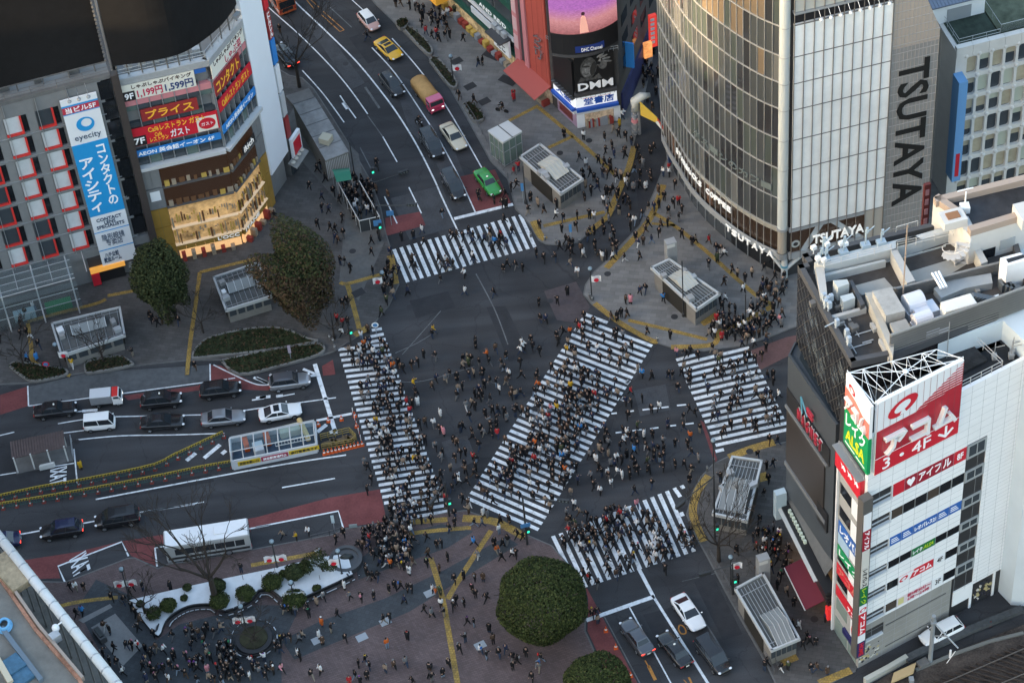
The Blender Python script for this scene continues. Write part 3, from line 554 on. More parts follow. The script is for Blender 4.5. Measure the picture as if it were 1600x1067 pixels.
# two-wheelers: one builder, rider included as a child figure later
def bike(label, at, ang, motor=False, group=None):
 t = thing('motorcycle' if motor else 'bicycle', label, 'motorcycle' if motor else 'bicycle', W(*at, .02), group); t.rotation_euler.z = ang
 r = .30 if motor else .33; w = .10 if motor else .035
 for x in (.62, -.55):
  o = MB().lathe((0, 0, 0), [(r*.82, -w/2), (r, -w/4), (r, w/4), (r*.82, w/2)], 16, axis='Y').build('wheel', tyre); o.parent = t; o.location = (x, 0, r)
 fr = MB(); q = .05 if motor else .02
 fr.tube([(-.55, 0, r), (-.05, 0, .35), (.45, 0, .8)], q); fr.tube([(-.55, 0, r), (-.15, 0, .8)], q); fr.tube([(-.05, 0, .35), (-.2, 0, .85)], q); fr.tube([(.62, 0, r), (.45, 0, .95)], q); fr.tube([(.42, -.3, .98), (.45, 0, 1.0), (.42, .3, .98)], q)
 kid(fr.build('frame', trimm), t); kid(MB().ell((-.22, 0, .88), (.16 if not motor else .34, .09 if not motor else .15, .06 if not motor else .09)).build('saddle', trimm, smooth=True), t)
 if motor:
  kid(MB().ell((.12, 0, .78), (.28, .16, .15)).build('fuel_tank', PT['black'], smooth=True), t); kid(MB().box((-.1, 0, .42), (.5, .28, .32)).build('engine', chrome, bevel=.05), t); kid(MB().ell((.60, 0, .88), (.08, .1, .1)).build('headlight', headl, smooth=True), t)
 return t
# ================================================================ BUILDINGS
dark = M('black_membrane', (0.010, 0.010, 0.011), .85, var=.25, scale=.8); steel = M('galvanised_steel', (0.42, 0.44, 0.46), .5, .3, var=.12, scale=2.0); conc = M('concrete', (0.27, 0.27, 0.26), .85, var=.18, scale=1.2); concd = M('concrete_dark', (0.13, 0.13, 0.13), .85, var=.25, scale=1.0)
wht = M('white_panel', (0.74, 0.76, 0.78), .5, var=.05, scale=1.0); blk = M('black_panel', (0.014, 0.014, 0.016), .45); gdk = glass('dark_glass', (0.012, 0.014, 0.017), .06); gmid = glass('window_glass', (0.05, 0.06, 0.07), .08)
blind = M('white_blind', (0.55, 0.58, 0.60), .7, var=.1, scale=1.5); redf = M('red_frame', (0.62, 0.035, 0.03), .5); signw = M('sign_white', (0.78, 0.80, 0.83), .5); signr = M('sign_red', (0.58, 0.018, 0.035), .45); signb = M('sign_blue', (0.025, 0.12, 0.42), .45); signg = M('sign_green', (0.01, 0.26, 0.10), .45); signk = M('sign_black', (0.02, 0.02, 0.022), .5)
litw = M('lit_white_sign', (0.8, 0.82, 0.85), .5, emit=.35); warm = M('warm_interior', (0.75, 0.45, 0.20), .6, emit=.55, emcol=(1, .58, .26)); letw = M('letter_white', (0.85, 0.86, 0.88), .5, emit=.08); letlit = M('lit_letter', (0.75, 0.75, 0.73), .5, emit=.35)
gold = M('gold_panel', (0.42, 0.25, 0.055), .45, .2, var=.12, scale=1.0); alu = M('aluminium', (0.38, 0.40, 0.42), .4, .5); gryp = M('grey_panel', (0.20, 0.205, 0.21), .6, var=.1, scale=.8); pinkm = M('pink_panel', (0.55, 0.22, 0.24), .6)
def fbox(fa, name, mat, parent, u0, u1, v0, v1, d0, d1, bevel=0): return adoptr(fa.box(MB(), u0, u1, v0, v1, d0, d1).build(name, mat, bevel=bevel), parent)
def adoptr(o, parent): adopt(o, parent); return o
def sign(fa, parent, u0, u1, v0, v1, mat, txt=None, tm=None, d=.0, th=.12, tb=(.08, .92, .18, .82), bold=.02, **k):
 s = fbox(fa, 'sign', mat, parent, u0, u1, v0, v1, d, d+th)
 if txt:
  w, h = u1-u0, v1-v0
  a0, a1 = (tb[0], tb[1]) if not fa.flip else (1-tb[1], 1-tb[0])
  letters(fa, txt, u0+w*a0, u0+w*a1, v0+h*tb[2], v0+h*tb[3], d+th+.004, tm or letw, s, bold=bold, **k)
 return s
def more(fa, s, txt, u0, u1, v0, v1, d, tm, **k): return letters(fa, txt, u0, u1, v0, v1, d, tm, s, **k)
def rail(mb, pts, h=1.0, r=.03, n=2, step=1.5):
 for a, b in zip(pts[:-1], pts[1:]):
  a, b = V(a), V(b)
  for k in range(n): z = V((0, 0, h*(k+1)/n)); mb.tube([a+z, b+z], r, 5)
  m = max(1, round((b-a).length/step))
  for i in range(m+1): p = a.lerp(b, i/m); mb.tube([p, p+V((0, 0, h))], r, 5)
 return mb
# ---------------------------------------------------------------- A: grey block with red window frames
def bld_red_windows():
 fa = FA(W(165, 440), 13.4); t = thing('office_building', 'grey office block with red window frames and a tall blue contact lens sign', 'building', fa.p(-8, 0))
 H = 31.0; wall = MB()
 gw = Mpave('grey_tile_wall', (0.22, 0.222, 0.23), (0.12, 0.12, 0.12), 3, 3, 0, .08, .01)
 # wall as piers and bands round recessed windows
 fa.box(wall, -60, 6.4, 0, H, -16, -.45)
 u0s = [-2.72-3.74*k for k in range(15)]; v0s = [6.75+3.3*k for k in range(7)]
 edge = -60
 for u in sorted(u0s): fa.box(wall, edge, u-.12, 5.8, H, -.45, 0); edge = u+2.6
 fa.box(wall, edge, 5.2, 5.8, H, -.45, 0)
 for u in u0s:
  vv = 5.8
  for v in v0s: fa.box(wall, u-.12, u+2.6, vv, v-.35, -.45, -.01); vv = v+2.35
  fa.box(wall, u-.12, u+2.6, vv, H, -.45, -.01)
 fa.box(wall, -60, 6.4, 4.6, 5.8, -.45, .05)
 adoptr(wall.build('wall', gryp), t)
 rng = random.Random(4)
 for u in u0s[:11]:
  for v in v0s:
   w = fbox(fa, 'window', blind if rng.random() < .62 else gmid, t, u-.05, u+1.8, v-.05, v+2.3, -.40, -.06)
   f = MB(); fa.box(f, u+1.72, u+1.95, v-.3, v+2.3, -.30, .16); fa.box(f, u-.1, u+1.95, v-.32, v-.08, -.30, .18)
   adoptr(f.build('frame', redf), w)
   adoptr(fa.box(MB(), u+1.98, u+2.55, v-.2, v+2.3, -.40, -.12).build('side_pane', gdk), w)
 fins = MB()
 for k in range(16): u = 3.2-3.74*k-2.0; fa.box(fins, u, u+.07, 6, H, .02, .22)
 for v in v0s: fa.box(fins, -60, 5, v-.62, v-.56, .0, .10)
 adoptr(fins.build('facade_rail', alu), t)
 # dark glass strip and pillar beside the sign
 for k in range(8): fbox(fa, 'window', gdk, t, 4.75, 6.3, 6.4+3.1*k, 9.1+3.1*k, -.4, .03)
 fbox(fa, 'pillar', M('dark_pillar', (.055, .045, .042), .5), t, 6.42, 7.3, 0, 31.4, -.6, .35)
 # sign
 sb = M('sign_sky_blue', (0.02, 0.30, 0.66), .45)
 s = fbox(fa, 'sign', signw, t, .15, 4.4, 3.05, 29.8, .25, .55)
 def part(v0, v1, m): return adoptr(fa.box(MB(), .15, 4.4, v0, v1, .55, .57).build('sign_panel', m), s)
 part(27.75, 28.75, M('sign_crimson', (0.50, 0.04, 0.07), .5)); part(11.4, 22.9, sb); part(8.62, 8.75, sb); part(5.6, 5.75, sb); part(27.6, 27.75, sb); part(28.75, 29.0, sb)
 d = .58; navy = M('sign_ink', (0.03, 0.06, 0.12), .6)
 more(fa, s, '当ビル5F', .5, 4.05, 27.85, 28.65, d, letw, bold=.02)
 # ring emblem
 e = MB()
 for k in range(28):
  a0, a1 = 2*pi*k/28, 2*pi*(k+1)/28
  fa.poly(e, [(2.35+1.05*cos(a0), 25.75+1.05*sin(a0)), (2.35+1.05*cos(a1), 25.75+1.05*sin(a1)), (2.5+.62*cos(a1), 25.95+.62*sin(a1)), (2.5+.62*cos(a0), 25.95+.62*sin(a0))], d, d+.03)
 adoptr(e.build('emblem', sb), s)
 more(fa, s, 'eyecity', .75, 3.85, 23.3, 24.35, d, navy)
 more(fa, s, 'コ\nン\nタ\nク\nト\nの', 2.75, 3.95, 12.6, 22.2, d, letw, bold=.02, line=.9); more(fa, s, 'ア\nイ\nシ\nテ\nィ', .5, 2.2, 12.0, 20.6, d, letw, bold=.03, line=.9)
 more(fa, s, 'CONTACT\nLENS\nSPECIALISTS', .6, 3.95, 9.2, 10.9, d, navy, bold=.02, line=.8); more(fa, s, '隐形眼镜\n专卖店', .9, 3.6, 6.2, 8.2, d, navy, line=.85)
 more(fa, s, 'ハチ公前\n献血ルーム', .5, 2.6, 3.6, 5.2, d, navy, bold=.02); 
 # sign lamps
 for u in (1.2, 2.3, 3.4):
  l = MB(); l.tube([fa.p(u, 31.2, 0), fa.p(u, 31.3, 1.6), fa.p(u, 30.6, 1.7)], .035, 5); l.ell(fa.p(u, 30.5, 1.7), (.25, .25, .2)); adoptr(l.build('sign_lamp', alu), t)
 # roof parapet
 pr = MB(); fa.box(pr, -60, 6.4, H, H+.5, -.4, .1); rail(pr, [fa.p(-60, H+.5, -.2), fa.p(6.4, H+.5, -.2)], 1.0, .035, 2, 3); adoptr(pr.build('parapet', concd), t)
 rf = MB(); rng2 = random.Random(8)
 for k in range(14): u = -50+4*k; rf.par(fa.p(u, H, -2.2), fa.U*rng2.uniform(.8, 2), -fa.N*1.2, V((0, 0, rng2.uniform(.6, 1.3))))
 adoptr(rf.build('roof_unit', concd), t)
 # ground floor shops
 fbox(fa, 'shop_lintel', M('shop_dark', (.05, .045, .045), .6), t, -1.5, 6.4, 3.0, 4.55, -.3, .25)
 fbox(fa, 'shop_opening', blk, t, -1.4, 2.6, 0.12, 2.4, -.3, .02); fbox(fa, 'shop_poster', M('poster_grey', (.25, .25, .25), .6, var=.5, scale=3), t, 3.2, 6.2, .5, 2.3, .0, .1)
 sign(fa, t, -1.5, 2.8, 2.45, 3.15, M('amber_fascia', (.75, .33, .06), .5, emit=.5), d=.2, th=.5)
 sign(fa, t, -1.5, -.5, .3, 2.2, signr, d=.3, th=.3); 
 # glazed canopy hall at the left of the ground floor
 g = MB(); fr = MB()
 for k in range(5):
  u = -4.0-4.2*k; fr.tube([fa.p(u, .1, 4.2), fa.p(u, 5.6, 3.8), fa.p(u, 5.9, 0)], .10, 6); fr.tube([fa.p(u+2.1, 5.75, 3.4), fa.p(u+2.1, 5.9, 0)], .05, 5)
 for d in (.8, 2, 3.2, 3.9): fr.tube([fa.p(-22, 5.9-.04*d, d), fa.p(-3.5, 5.9-.04*d, d)], .05, 5)
 for v in (2.2, 4.0): fr.tube([fa.p(-22, v, 4.0), fa.p(-3.5, v, 4.0)], .05, 5)
 adoptr(fr.build('canopy_frame', M('white_frame', (.5, .5, .5), .5)), t)
 gl = M('canopy_glass', (.80, .86, .88), .04); gl.node_tree.nodes['Principled BSDF'].inputs['IOR'].default_value = 1.08; gl.node_tree.nodes['Principled BSDF'].inputs['Transmission Weight'].default_value = .96
 g.par(fa.p(-22, 5.93, 0), fa.U*18.5, fa.N*3.9+V((0, 0, -.16)), V((0, 0, .02))); g.par(fa.p(-22, .6, 4.08), fa.U*18.5, V((0, 0, 4.8)), fa.N*.02)
 adoptr(g.build('canopy_glass', gl), t)
 for k, (c, w) in enumerate((((.03, .20, .08), 3.2), ((.30, .42, .46), 2.6), ((.25, .04, .03), 1.2), ((.5, .5, .48), 3.0))): fbox(fa, 'shop_counter', M('stall_%s' % 'abcd'[k], c, .6), t, -7.8-3.9*k, -7.8-3.9*k+w, .12, 1.2, 2.0, 3.0, .05)
 return fa
FA_A = bld_red_windows()
# rooftop hoardings (black, unlit)
def hoarding(fa):
 t = thing('rooftop_hoarding', 'flat unlit black hoarding above the red framed windows', 'hoarding', fa.p(0, 31.4, -1.5))
 adoptr(fa.box(MB(), -60, 6.3, 32.4, 48, -2.6, -1.4).build('panel', dark), t)
 m = MB(); fa.box(m, -60, 6.3, 32.25, 32.4, -2.6, -1.3)
 for k in range(22): m.tube([fa.p(-58+3*k, 31.0, -1.8), fa.p(-58+3*k, 32.4, -1.8)], .09, 6)
 for k in range(26): m.box(fa.p(6.35, 32.6+.6*k, -1.3), (.22, .22, .25))
 adoptr(m.build('bracket', concd), t)
hoarding(FA_A)
# ---------------------------------------------------------------- B: corner shop building with restaurant signs
def bld_corner_shops():
 Q = [(-41.8, 225.4), (-31.56, 227.29), (-27.63, 234.09), (-25.66, 237.99)]
 f1 = FA(Q[0], 10.6); f2 = FA(Q[1], 60.0); t = thing('shop_building', 'corner building with restaurant signs above gold clad shop floors', 'building', f1.p(6, 0)); H = 29.6
 core = MB(); core.prism([(-41.8, 225.9), (-31.9, 227.8), (-28.2, 234.2), (-26.2, 238), (-30, 252), (-47, 250)], 0, H); adoptr(core.build('wall', gryp), t)
 pk = pinkm; L1, L2 = 10.3, 7.7
 for f, L in ((f1, L1), (f2, L2)):
  # upper floors: bands of windows with signs in front
  for k, (v0, v1) in enumerate(((25.0, 26.4), (22.4, 23.1), (16.5, 18.0))):
   n = 7
   for i in range(n): fbox(f, 'window', gmid if (i+k) % 3 else M('greenish_glass', (.10, .14, .13), .1), t, L*i/n+.08, L*(i+1)/n-.08, v0, v1, -.5, .02)
  band = MB(); f.box(band, -.05, L, 25.8, 26.7, -.5, .10); adoptr(band.build('pink_band', pk), t)
  m = MB()
  for i in range(8): f.box(m, L*i/7-.05, L*i/7+.05, 16.3, 27, -.5, .16)
  adoptr(m.build('mullion', alu), t)
  fbox(f, 'ledge', M('white_ledge', (.5, .52, .54), .5), t, -.15, L+.1, 15.9, 16.4, -.5, .7)
  par = MB(); f.box(par, -.2, L+.05, 29.2, 30.1, -.6, .25); rail(par, [f.p(0, 30.1, -.3), f.p(L, 30.1, -.3)], 1.0, .04, 2, 1.5); adoptr(par.build('parapet', steel), t)
 cream = M('sign_cream', (.74, .72, .64), .5); ink = M('sign_ink2', (.05, .02, .02), .6); ora = M('sign_orange', (.80, .42, .04), .5, emit=.1); mar = M('sign_maroon', (.30, .03, .03), .5)
 s = sign(f1, t, .05, 8.6, 26.7, 29.1, cream, 'しゃぶしゃぶバイキング', ink, d=.1, tb=(.14, .96, .68, .94), bold=.03)
 adoptr(f1.box(MB(), .05, 1.5, 26.7, 28.1, .22, .25).build('sign_panel', signk), s); more(f1, s, '9F', .25, 1.3, 26.95, 27.85, .26, letw, bold=.02); more(f1, s, '1,199円', 1.75, 4.7, 26.8, 28.1, .24, M('price_red', (.5, .02, .08), .6), bold=.03); more(f1, s, '1,599円', 5.0, 8.3, 26.8, 28.1, .24, M('price_blue', (.03, .05, .16), .6), bold=.03)
 sign(f1, t, 8.65, 10.0, 28.5, 29.1, signb, d=.1)
 sign(f1, t, 1.6, 8.3, 23.2, 25.0, mar, 'プライス', ora, d=.15, tb=(.08, .92, .15, .85), bold=.05)
 s = sign(f1, t, -.1, 10.3, 19.7, 22.4, signr, 'ガスト', signw, d=.15, tb=(.44, .66, .10, .52), bold=.05)
 adoptr(f1.box(MB(), -.1, 1.6, 19.75, 21.2, .27, .30).build('sign_panel', signk), s); more(f1, s, '7F', .15, 1.4, 20.0, 20.95, .31, letw, bold=.03)
 more(f1, s, 'Caféレストラン ガスト', 2.0, 8.8, 21.4, 22.3, .28, ora, bold=.03); more(f1, s, 'Café\nレストラン', 2.0, 4.2, 19.9, 21.2, .28, ora, bold=.02)
 adoptr(f1.box(MB(), 7.7, 10.1, 19.75, 21.9, .27, .30).build('sign_panel', cream), s); e = MB(); f1.poly(e, [(8.9+1.0*cos(2*pi*k/24), 20.85+.85*sin(2*pi*k/24)) for k in range(24)], .30, .32); adoptr(e.build('emblem', signr), s); more(f1, s, 'ガスト', 8.2, 9.6, 20.6, 21.1, .33, letw)
 sign(f1, t, -.05, 10.2, 18.0, 19.0, M('sign_azure', (.03, .22, .60), .5), 'AEON 英会話イーオン 6F', letw, d=.2, tb=(.03, .92, .15, .85), bold=.02)
 s = sign(f2, t, .1, 7.4, 27.0, 29.3, cream, 'しゃぶしゃぶバイキング', ink, d=.1, tb=(.08, .98, .62, .95), bold=.03); more(f2, s, 'しゃぶ菜', 3.0, 6.6, 27.1, 28.3, .24, M('price_red', (.5, .02, .08)))
 sign(f2, t, .0, 5.7, 24.4, 26.6, mar, 'コンタクト', ora, d=.15, tb=(.05, .95, .12, .88), bold=.05)
 sign(f2, t, .1, 7.6, 21.8, 23.6, signr, 'Caféレストラン ガスト', ora, d=.15, bold=.04); sign(f2, t, -.1, 7.5, 18.6, 19.8, M('sign_azure', (.03, .22, .60)), 'AEON 英会話イーオン', letw, d=.2, bold=.02)
 # lower floors: dark restaurant, gold cosmetics shop
 floor = M('wood_floor', (.16, .09, .05), .6, var=.3, scale=2)
 rng = random.Random(5)
 def shop_floor(v0, v1, mat, light, deep):
  for f, L, u0 in ((f1, L1, 2.2), (f2, L2, .0)):
   u1 = L-(.0 if f is f1 else 1.9)
   fbox(f, 'shop_window', mat, t, u0, u1, v0+.3, v1, -.5, .02)
   it = MB()
   n = 26 if light else 9
   for i in range(n):
    u = u0+(u1-u0)*(i+.3)/n; it_h = rng.uniform(.3, 1.2); f.box(it, u, u+(u1-u0)/n*rng.uniform(.3, .8), v0+.3+(rng.choice((0, 0, .8, 1.5)) if light else 0), v0+.8+it_h*(1 if light else .3)+(rng.choice((0, .6)) if light else 0), .02, .10+rng.uniform(0, .2), rng.choice((0, 1, 2)))
   boxes(it, 'display_stand', [M('display_cream', (.33, .27, .20), .6), M('display_brown', (.16, .08, .04), .6), M('display_gold', (.50, .34, .08), .5)], t)
   fbox(f, 'floor_edge', M('edge_warm', (.55, .42, .28), .5, emit=.5) if light else M('edge_dark', (.10, .10, .10), .5), t, u0-.05, u1+.05, v0+.12, v0+.28, -.3, .40)
 dk = M('restaurant_dark', (.018, .014, .012), .25, emit=.02, emcol=(1, .45, .2)); shop_floor(12.2, 15.6, dk, False, 0); shop_floor(8.9, 11.9, dk, False, 0)
 glow = M('shop_glow', (.34, .21, .09), .5, var=.75, scale=1.6, emit=.6, emcol=(1, .62, .32)); shop_floor(5.3, 8.4, glow, True, 0); shop_floor(2.5, 5.1, glow, True, 0)
 for f, us in ((f1, [(-.05, 1.05), (1.08, 2.15)]), (f2, [(5.85, 6.75), (6.78, 7.7)])):
  for a, b in us:
   for v0, v1, mt in ((9.0, 12.3, gryp), (12.4, 15.8, gryp), (5.9, 8.9, gold), (2.9, 5.85, gold), (.1, 2.85, gold)): fbox(f, 'cladding', mt, t, a, b, v0+.03, v1-.03, -.4, .06)
 fbox(f1, 'notice', signw, t, .5, 1.7, 10.4, 11.9, .06, .1)
 for f, L in ((f1, L1), (f2, L2)):
  for i in range(7): fbox(f, 'fascia', gold, t, (2.2 if f is f1 else 0)+(L-2.2)*i/7+.02, (2.2 if f is f1 else 0)+(L-2.2)*(i+1)/7-.02, 1.75, 2.75, -.3, .30)
  fbox(f, 'shop_front', warm, t, 2.4 if f is f1 else .1, L-.2, .15, 1.7, -.3, .04)
  it = MB()
  for i in range(6): u = 2.6+i*(L-3)/6 if f is f1 else .4+i*(L-1.2)/6; f.box(it, u, u+.5, .15, .15+rng.uniform(.5, 1.3), .05, .8, i % 2)
  boxes(it, 'display_stand', [M('display_red', (.28, .05, .04), .6), M('display_cream', (.55, .45, .33), .6)], t)
 s = fbox(f1, 'sign', gold, t, 6.9, 10.3, 1.95, 2.55, .3, .36); more(f1, s, "L'OCC", 7.3, 10.0, 2.0, 2.55, .37, letlit, bold=.02)
 s = fbox(f2, 'sign', gold, t, .1, 4.6, 1.95, 2.55, .3, .36); more(f2, s, 'ITANE', .3, 3.6, 2.0, 2.55, .37, letlit, bold=.02)
 more(f2, fbox(f2, 'sign', signk, t, 2.6, 5.5, 12.9, 14.1, .42, .46), 'ikich', 2.9, 5.1, 13.0, 13.9, .47, letlit, bold=.01)
 # big blank white billboard on the side
 f3 = FA(Q[2], math.degrees(math.atan2(Q[3][1]-Q[2][1], Q[3][0]-Q[2][0])))
 b = tag(f3.box(MB(f3.p(2, 4.8)), -.15, 4.5, 4.9, 46, -.5, .25).build('billboard', M('blank_white', (.78, .83, .90), .5, var=.03, scale=.3)), 'tall blank white billboard on the flank of the corner shop building', 'billboard')
 # rooftop curved hoarding
 h = thing('rooftop_hoarding', 'curved unlit black hoarding wrapping the corner above the restaurant signs', 'hoarding', f1.p(4, 30, -3))
 pts = [W(x, y, 32.2) for x, y in ((176, 104), (215, 99), (255, 92), (290, 81), (325, 58), (352, 33), (372, 2), (382, -30))]
 pl = smooth([V((p.x, p.y, 0)) for p in pts], 4); m = MB()
 for a, b2 in zip(pl[:-1], pl[1:]):
  n = V((-(b2-a).y, (b2-a).x, 0)).normalized()*1.2; m.add([V((q.x, q.y, z)) for z in (32.2, 50) for q in (a, b2, b2+n, a+n)], [(0, 1, 5, 4), (1, 2, 6, 5), (2, 3, 7, 6), (3, 0, 4, 7), (4, 5, 6, 7), (0, 3, 2, 1)])
 adoptr(m.build('panel', dark), h); br = MB()
 for p in pl[::2]: br.tube([p+V((.2, .8, 29.6)), p+V((.2, .8, 32.3))], .10, 6)
 adoptr(br.build('bracket', concd), h)
 for k in range(6):
  u = 1+1.6*k; adoptr(MB().par(f1.p(u, 29.6, -1.6), f1.U*.9, -f1.N*.7, V((0, 0, .9))).build('air_conditioner', steel), t)
 lamp = MB(); lamp.tube([f2.p(5.5, 30.2, .1), f2.p(6.3, 31.6, .4)], .06, 6); lamp.par(f2.p(6.0, 31.4, .2), f2.U*1.0, f2.N*.5, V((0, 0, .5))); adoptr(lamp.build('flood_lamp', alu), t)
bld_corner_shops()
# stack of projecting shop signs behind the white billboard
def side_signs():
 f = FA((-25.3, 238.6), 63); t = thing('sign_tower', 'stack of red, blue and white shop signs behind the white billboard', 'sign', f.p(0, 0))
 fbox(f, 'wall', concd, t, -.1, 1.4, 0, 36, -6, -.2)
 for v0, v1, m, tx in ((27, 33, signr, None), (22.5, 26.7, M('sign_maroon', (.3, .03, .03)), 'にんじん'), (18.5, 22.2, M('sign_azure', (.03, .22, .6)), None), (14, 18, signw, None), (10, 13.6, M('sign_pale', (.5, .52, .54), .5), None), (6.4, 9.6, M('sign_maroon', (.3, .03, .03)), None)):
  s = fbox(f, 'sign', m, t, .0, .95, v0, v1, -.2, .1)
  if tx: more(f, s, '\n'.join(tx), .15, .8, v0+.2, v1-.2, .11, letw if m is not signw else signk, bold=.02)
 s = fbox(f, 'sign', signw, t, .1, 2.4, 2.9, 6.2, .1, .5); adoptr(f.box(MB(), .35, 2.15, 3.4, 5.6, .51, .53).build('sign_panel', signr), s)
 fbox(f, 'shop_front', gmid, t, -.05, 1.35, .2, 2.8, -.2, .04)
 aw = MB(); aw.par(f.p(-1, 3.0, .1), f.U*3.4, f.N*1.2+V((0, 0, -.5)), V((0, 0, .12))); adoptr(aw.build('awning', conc), t)
 for k in range(4): adoptr(MB().lathe(f.p(-.8+.8*k, 3.3, .8), [(.26, 0), (.3, .1), (.1, .22)], 10).build('round_lamp', M('paper_lamp', (.5, .48, .42), .6)), t)
side_signs()
# office block west of the square (outside the picture, added so it keeps the low sun off the crossing)
def bld_west():
 t = thing('shading_office_block', 'unseen tall office block added beyond the left edge to shade the crossing', 'building', (-170, 120, 0)); wm = M('west_wall', (.35, .34, .33), .7)
 for y0, y1, h in ((-80, 118, 92), (118, 150, 80), (150, 330, 58)):
  adoptr(MB().prism([(-190, y0), (-150, y0), (-150, y1), (-190, y1)], 0, h).build('wall', wm), t)
  for k in range(int(h/4)-1): adoptr(MB().box((-149.95, (y0+y1)/2, 5+4*k), (.2, (y1-y0)*.96, 1.8)).build('window_band', gdk), t)
bld_west()
# ---------------------------------------------------------------- C: the block across the street (bookshop corner, red wall, green shop row)
CB = (11.05, 242.13); fD = FA(CB, 7.5); fL = FA(CB, 119.67, True)
def bld_bookshop():
 t = thing('bookshop_building', 'corner building with a big curved video screen over a portrait poster and bookshop', 'building', fD.p(2.5, 0))
 fR = FA(fD.p(5.64, 0), 68); fDL = FA(fL.p(5.4, 0), 119.67, True)
 m = MB(); a, b, c, d = fD.p(0, 0), fD.p(5.64, 0), fR.p(30, 0), fL.p(5.6, 0); m.prism([a, b, c, (8, 272), d], 0, 22); adoptr(m.build('wall', M('dark_clad', (.075, .07, .068), .6, var=.15, scale=.6)), t)
 # bookshop sign round the corner
 bl = M('book_blue', (.015, .085, .42), .5); bs = fbox(fD, 'sign', litw, t, -.15, 5.2, 3.75, 5.35, .0, .35); more(fD, bs, '堂書店', .9, 4.8, 3.95, 5.15, .36, bl, bold=.05)
 for u in (.75, 2.75): adoptr(fD.box(MB(), u, u+1.7, 4.98+.12, 5.16, .355, .36).build('sign_stroke', signr), bs)
 bs2 = fbox(fL, 'sign', litw, t, .0, 4.6, 3.75, 5.35, .0, .35); more(fL, bs2, '大盛', .6, 4.0, 3.95, 5.15, .36, bl, bold=.05)
 for f, u1 in ((fD, 5.3), (fL, 4.7)): fbox(f, 'awning', bl, t, -.1, u1, 3.25, 3.7, .0, .75, .03); fbox(f, 'fascia', M('fascia_white', (.6, .62, .65), .5), t, -.1, u1, 2.7, 3.2, .0, .5)
 fbox(fD, 'shop_opening', M('shop_lit', (.50, .38, .27), .6, var=.6, scale=2.5, emit=.12), t, 1.0, 4.7, .15, 2.6, -.3, .05); fbox(fD, 'wall_panel', signw, t, -.05, .95, .15, 2.6, -.3, .12); fbox(fD, 'wall_panel', wht, t, 4.75, 5.6, .15, 2.6, -.3, .12)
 rng = random.Random(2); it = MB()
 for k in range(14):
  u = 1.1+.25*k; fD.box(it, u, u+.22, .15, .9+rng.uniform(0, .5), .1, .5, rng.randrange(3))
 boxes(it, 'book_rack', [M('display_cream', (.55, .45, .33)), M('display_red', (.5, .05, .03)), M('rack_grey', (.25, .27, .3), .6)], t)
 fbox(fL, 'shop_window', M('maroon_window', (.16, .03, .03), .3), t, 1.0, 3.9, .6, 2.5, -.2, .08); fbox(fL, 'wall_panel', M('mauve', (.34, .24, .33), .6), t, .1, 4.4, .15, 2.65, -.2, .05)
 sp = MB()
 for k in range(9): sp.tube([fD.p(-.1+.62*k, 5.5, .1), fD.p(-.1+.62*k, 5.8, 1.0)], .035, 5)
 for k in range(7): sp.tube([fL.p(.3+.62*k, 5.5, .1), fL.p(.3+.62*k, 5.8, 1.0)], .035, 5)
 adoptr(sp.build('lamp_arm', alu), t)
 # poster and its black neighbour
 poster = fbox(fD, 'poster', M('poster_black', (.012, .012, .013), .4), t, -.05, 5.0, 6.4, 12.6, .0, .5)
 g1 = M('poster_grey1', (.075, .075, .075), .6, var=.8, scale=3); g2 = M('poster_grey2', (.17, .17, .17), .6, var=.8, scale=3.2); g3 = M('poster_grey3', (.27, .27, .27), .6, var=.4, scale=4)
 def blob(pts, mt, d): adoptr(fD.poly(MB(), pts, d, d+.012).build('printed_shape', mt), poster)
 def circ(u, v, a, b, rot=0, k=18): return [(u+a*cos(2*pi*i/k)*cos(rot)-b*sin(2*pi*i/k)*sin(rot), v+a*cos(2*pi*i/k)*sin(rot)+b*sin(2*pi*i/k)*cos(rot)) for i in range(k)]
 blob(circ(1.75, 10.2, 1.05, 1.7, -.1), g1, .50); blob(circ(1.6, 9.9, .75, 1.15, -.1), g2, .515); blob(circ(1.45, 10.5, .5, .13, -.1), M('poster_dark2', (.035, .035, .035), .6), .54); blob(circ(2.3, 10.0, .35, 1.1, -.2), M('poster_dark2', (.035, .035, .035)), .545); blob(circ(1.5, 9.25, .28, .06), M('poster_dark2', (.035, .035, .035)), .54); blob(circ(1.35, 9.9, .09, .3), g3, .542)
 blob([(.35, 8.1), (.7, 8.9), (1.2, 8.6), (2.4, 8.6), (3.0, 9.1), (3.4, 8.2)], g1, .52)
 for k, (u, v, r) in enumerate(((3.3, 11.9, .5), (3.7, 11.7, .3), (4.05, 11.3, .05), (4.2, 10.8, -.2), (3.1, 10.9, 1.2))): blob(circ(u, v, .55, .16, r), g2, .535+.002*k)
 blob(circ(3.55, 10.4, .55, .75), g1, .52); blob(circ(3.0, 10.75, .3, .26), M('poster_black', (.012, .012, .013)), .55)
 more(fD, poster, 'DMM', .25, 4.75, 6.75, 7.9, .53, letw, bold=.06, depth=.12)
 fbox(fL, 'poster', M('poster_black', (.012, .012, .013)), t, .0, 4.3, 5.4, 11.4, .0, .4)
 fr = MB(); fD.box(fr, -.2, 5.2, 5.85, 6.35, -.1, .8); fL.box(fr, -.1, 4.5, 5.2, 5.5, -.1, .7); adoptr(fr.build('ledge', M('dark_ledge', (.06, .06, .065), .5)), t)
 # curved screen
 N = 12; u0, u1 = -3.4, 5.9; bw = MB(); scr = MB(); low = MB(); soff = MB(); base = fD
 def pt(k, v, d=0.0):
  x = k/N; a = (x-.5)*1.25; R0 = 7.2; u = 1.5+R0*sin(a); dd = -4.2+R0*cos(a)-1.2
  return base.p(u+0, v, dd+d)
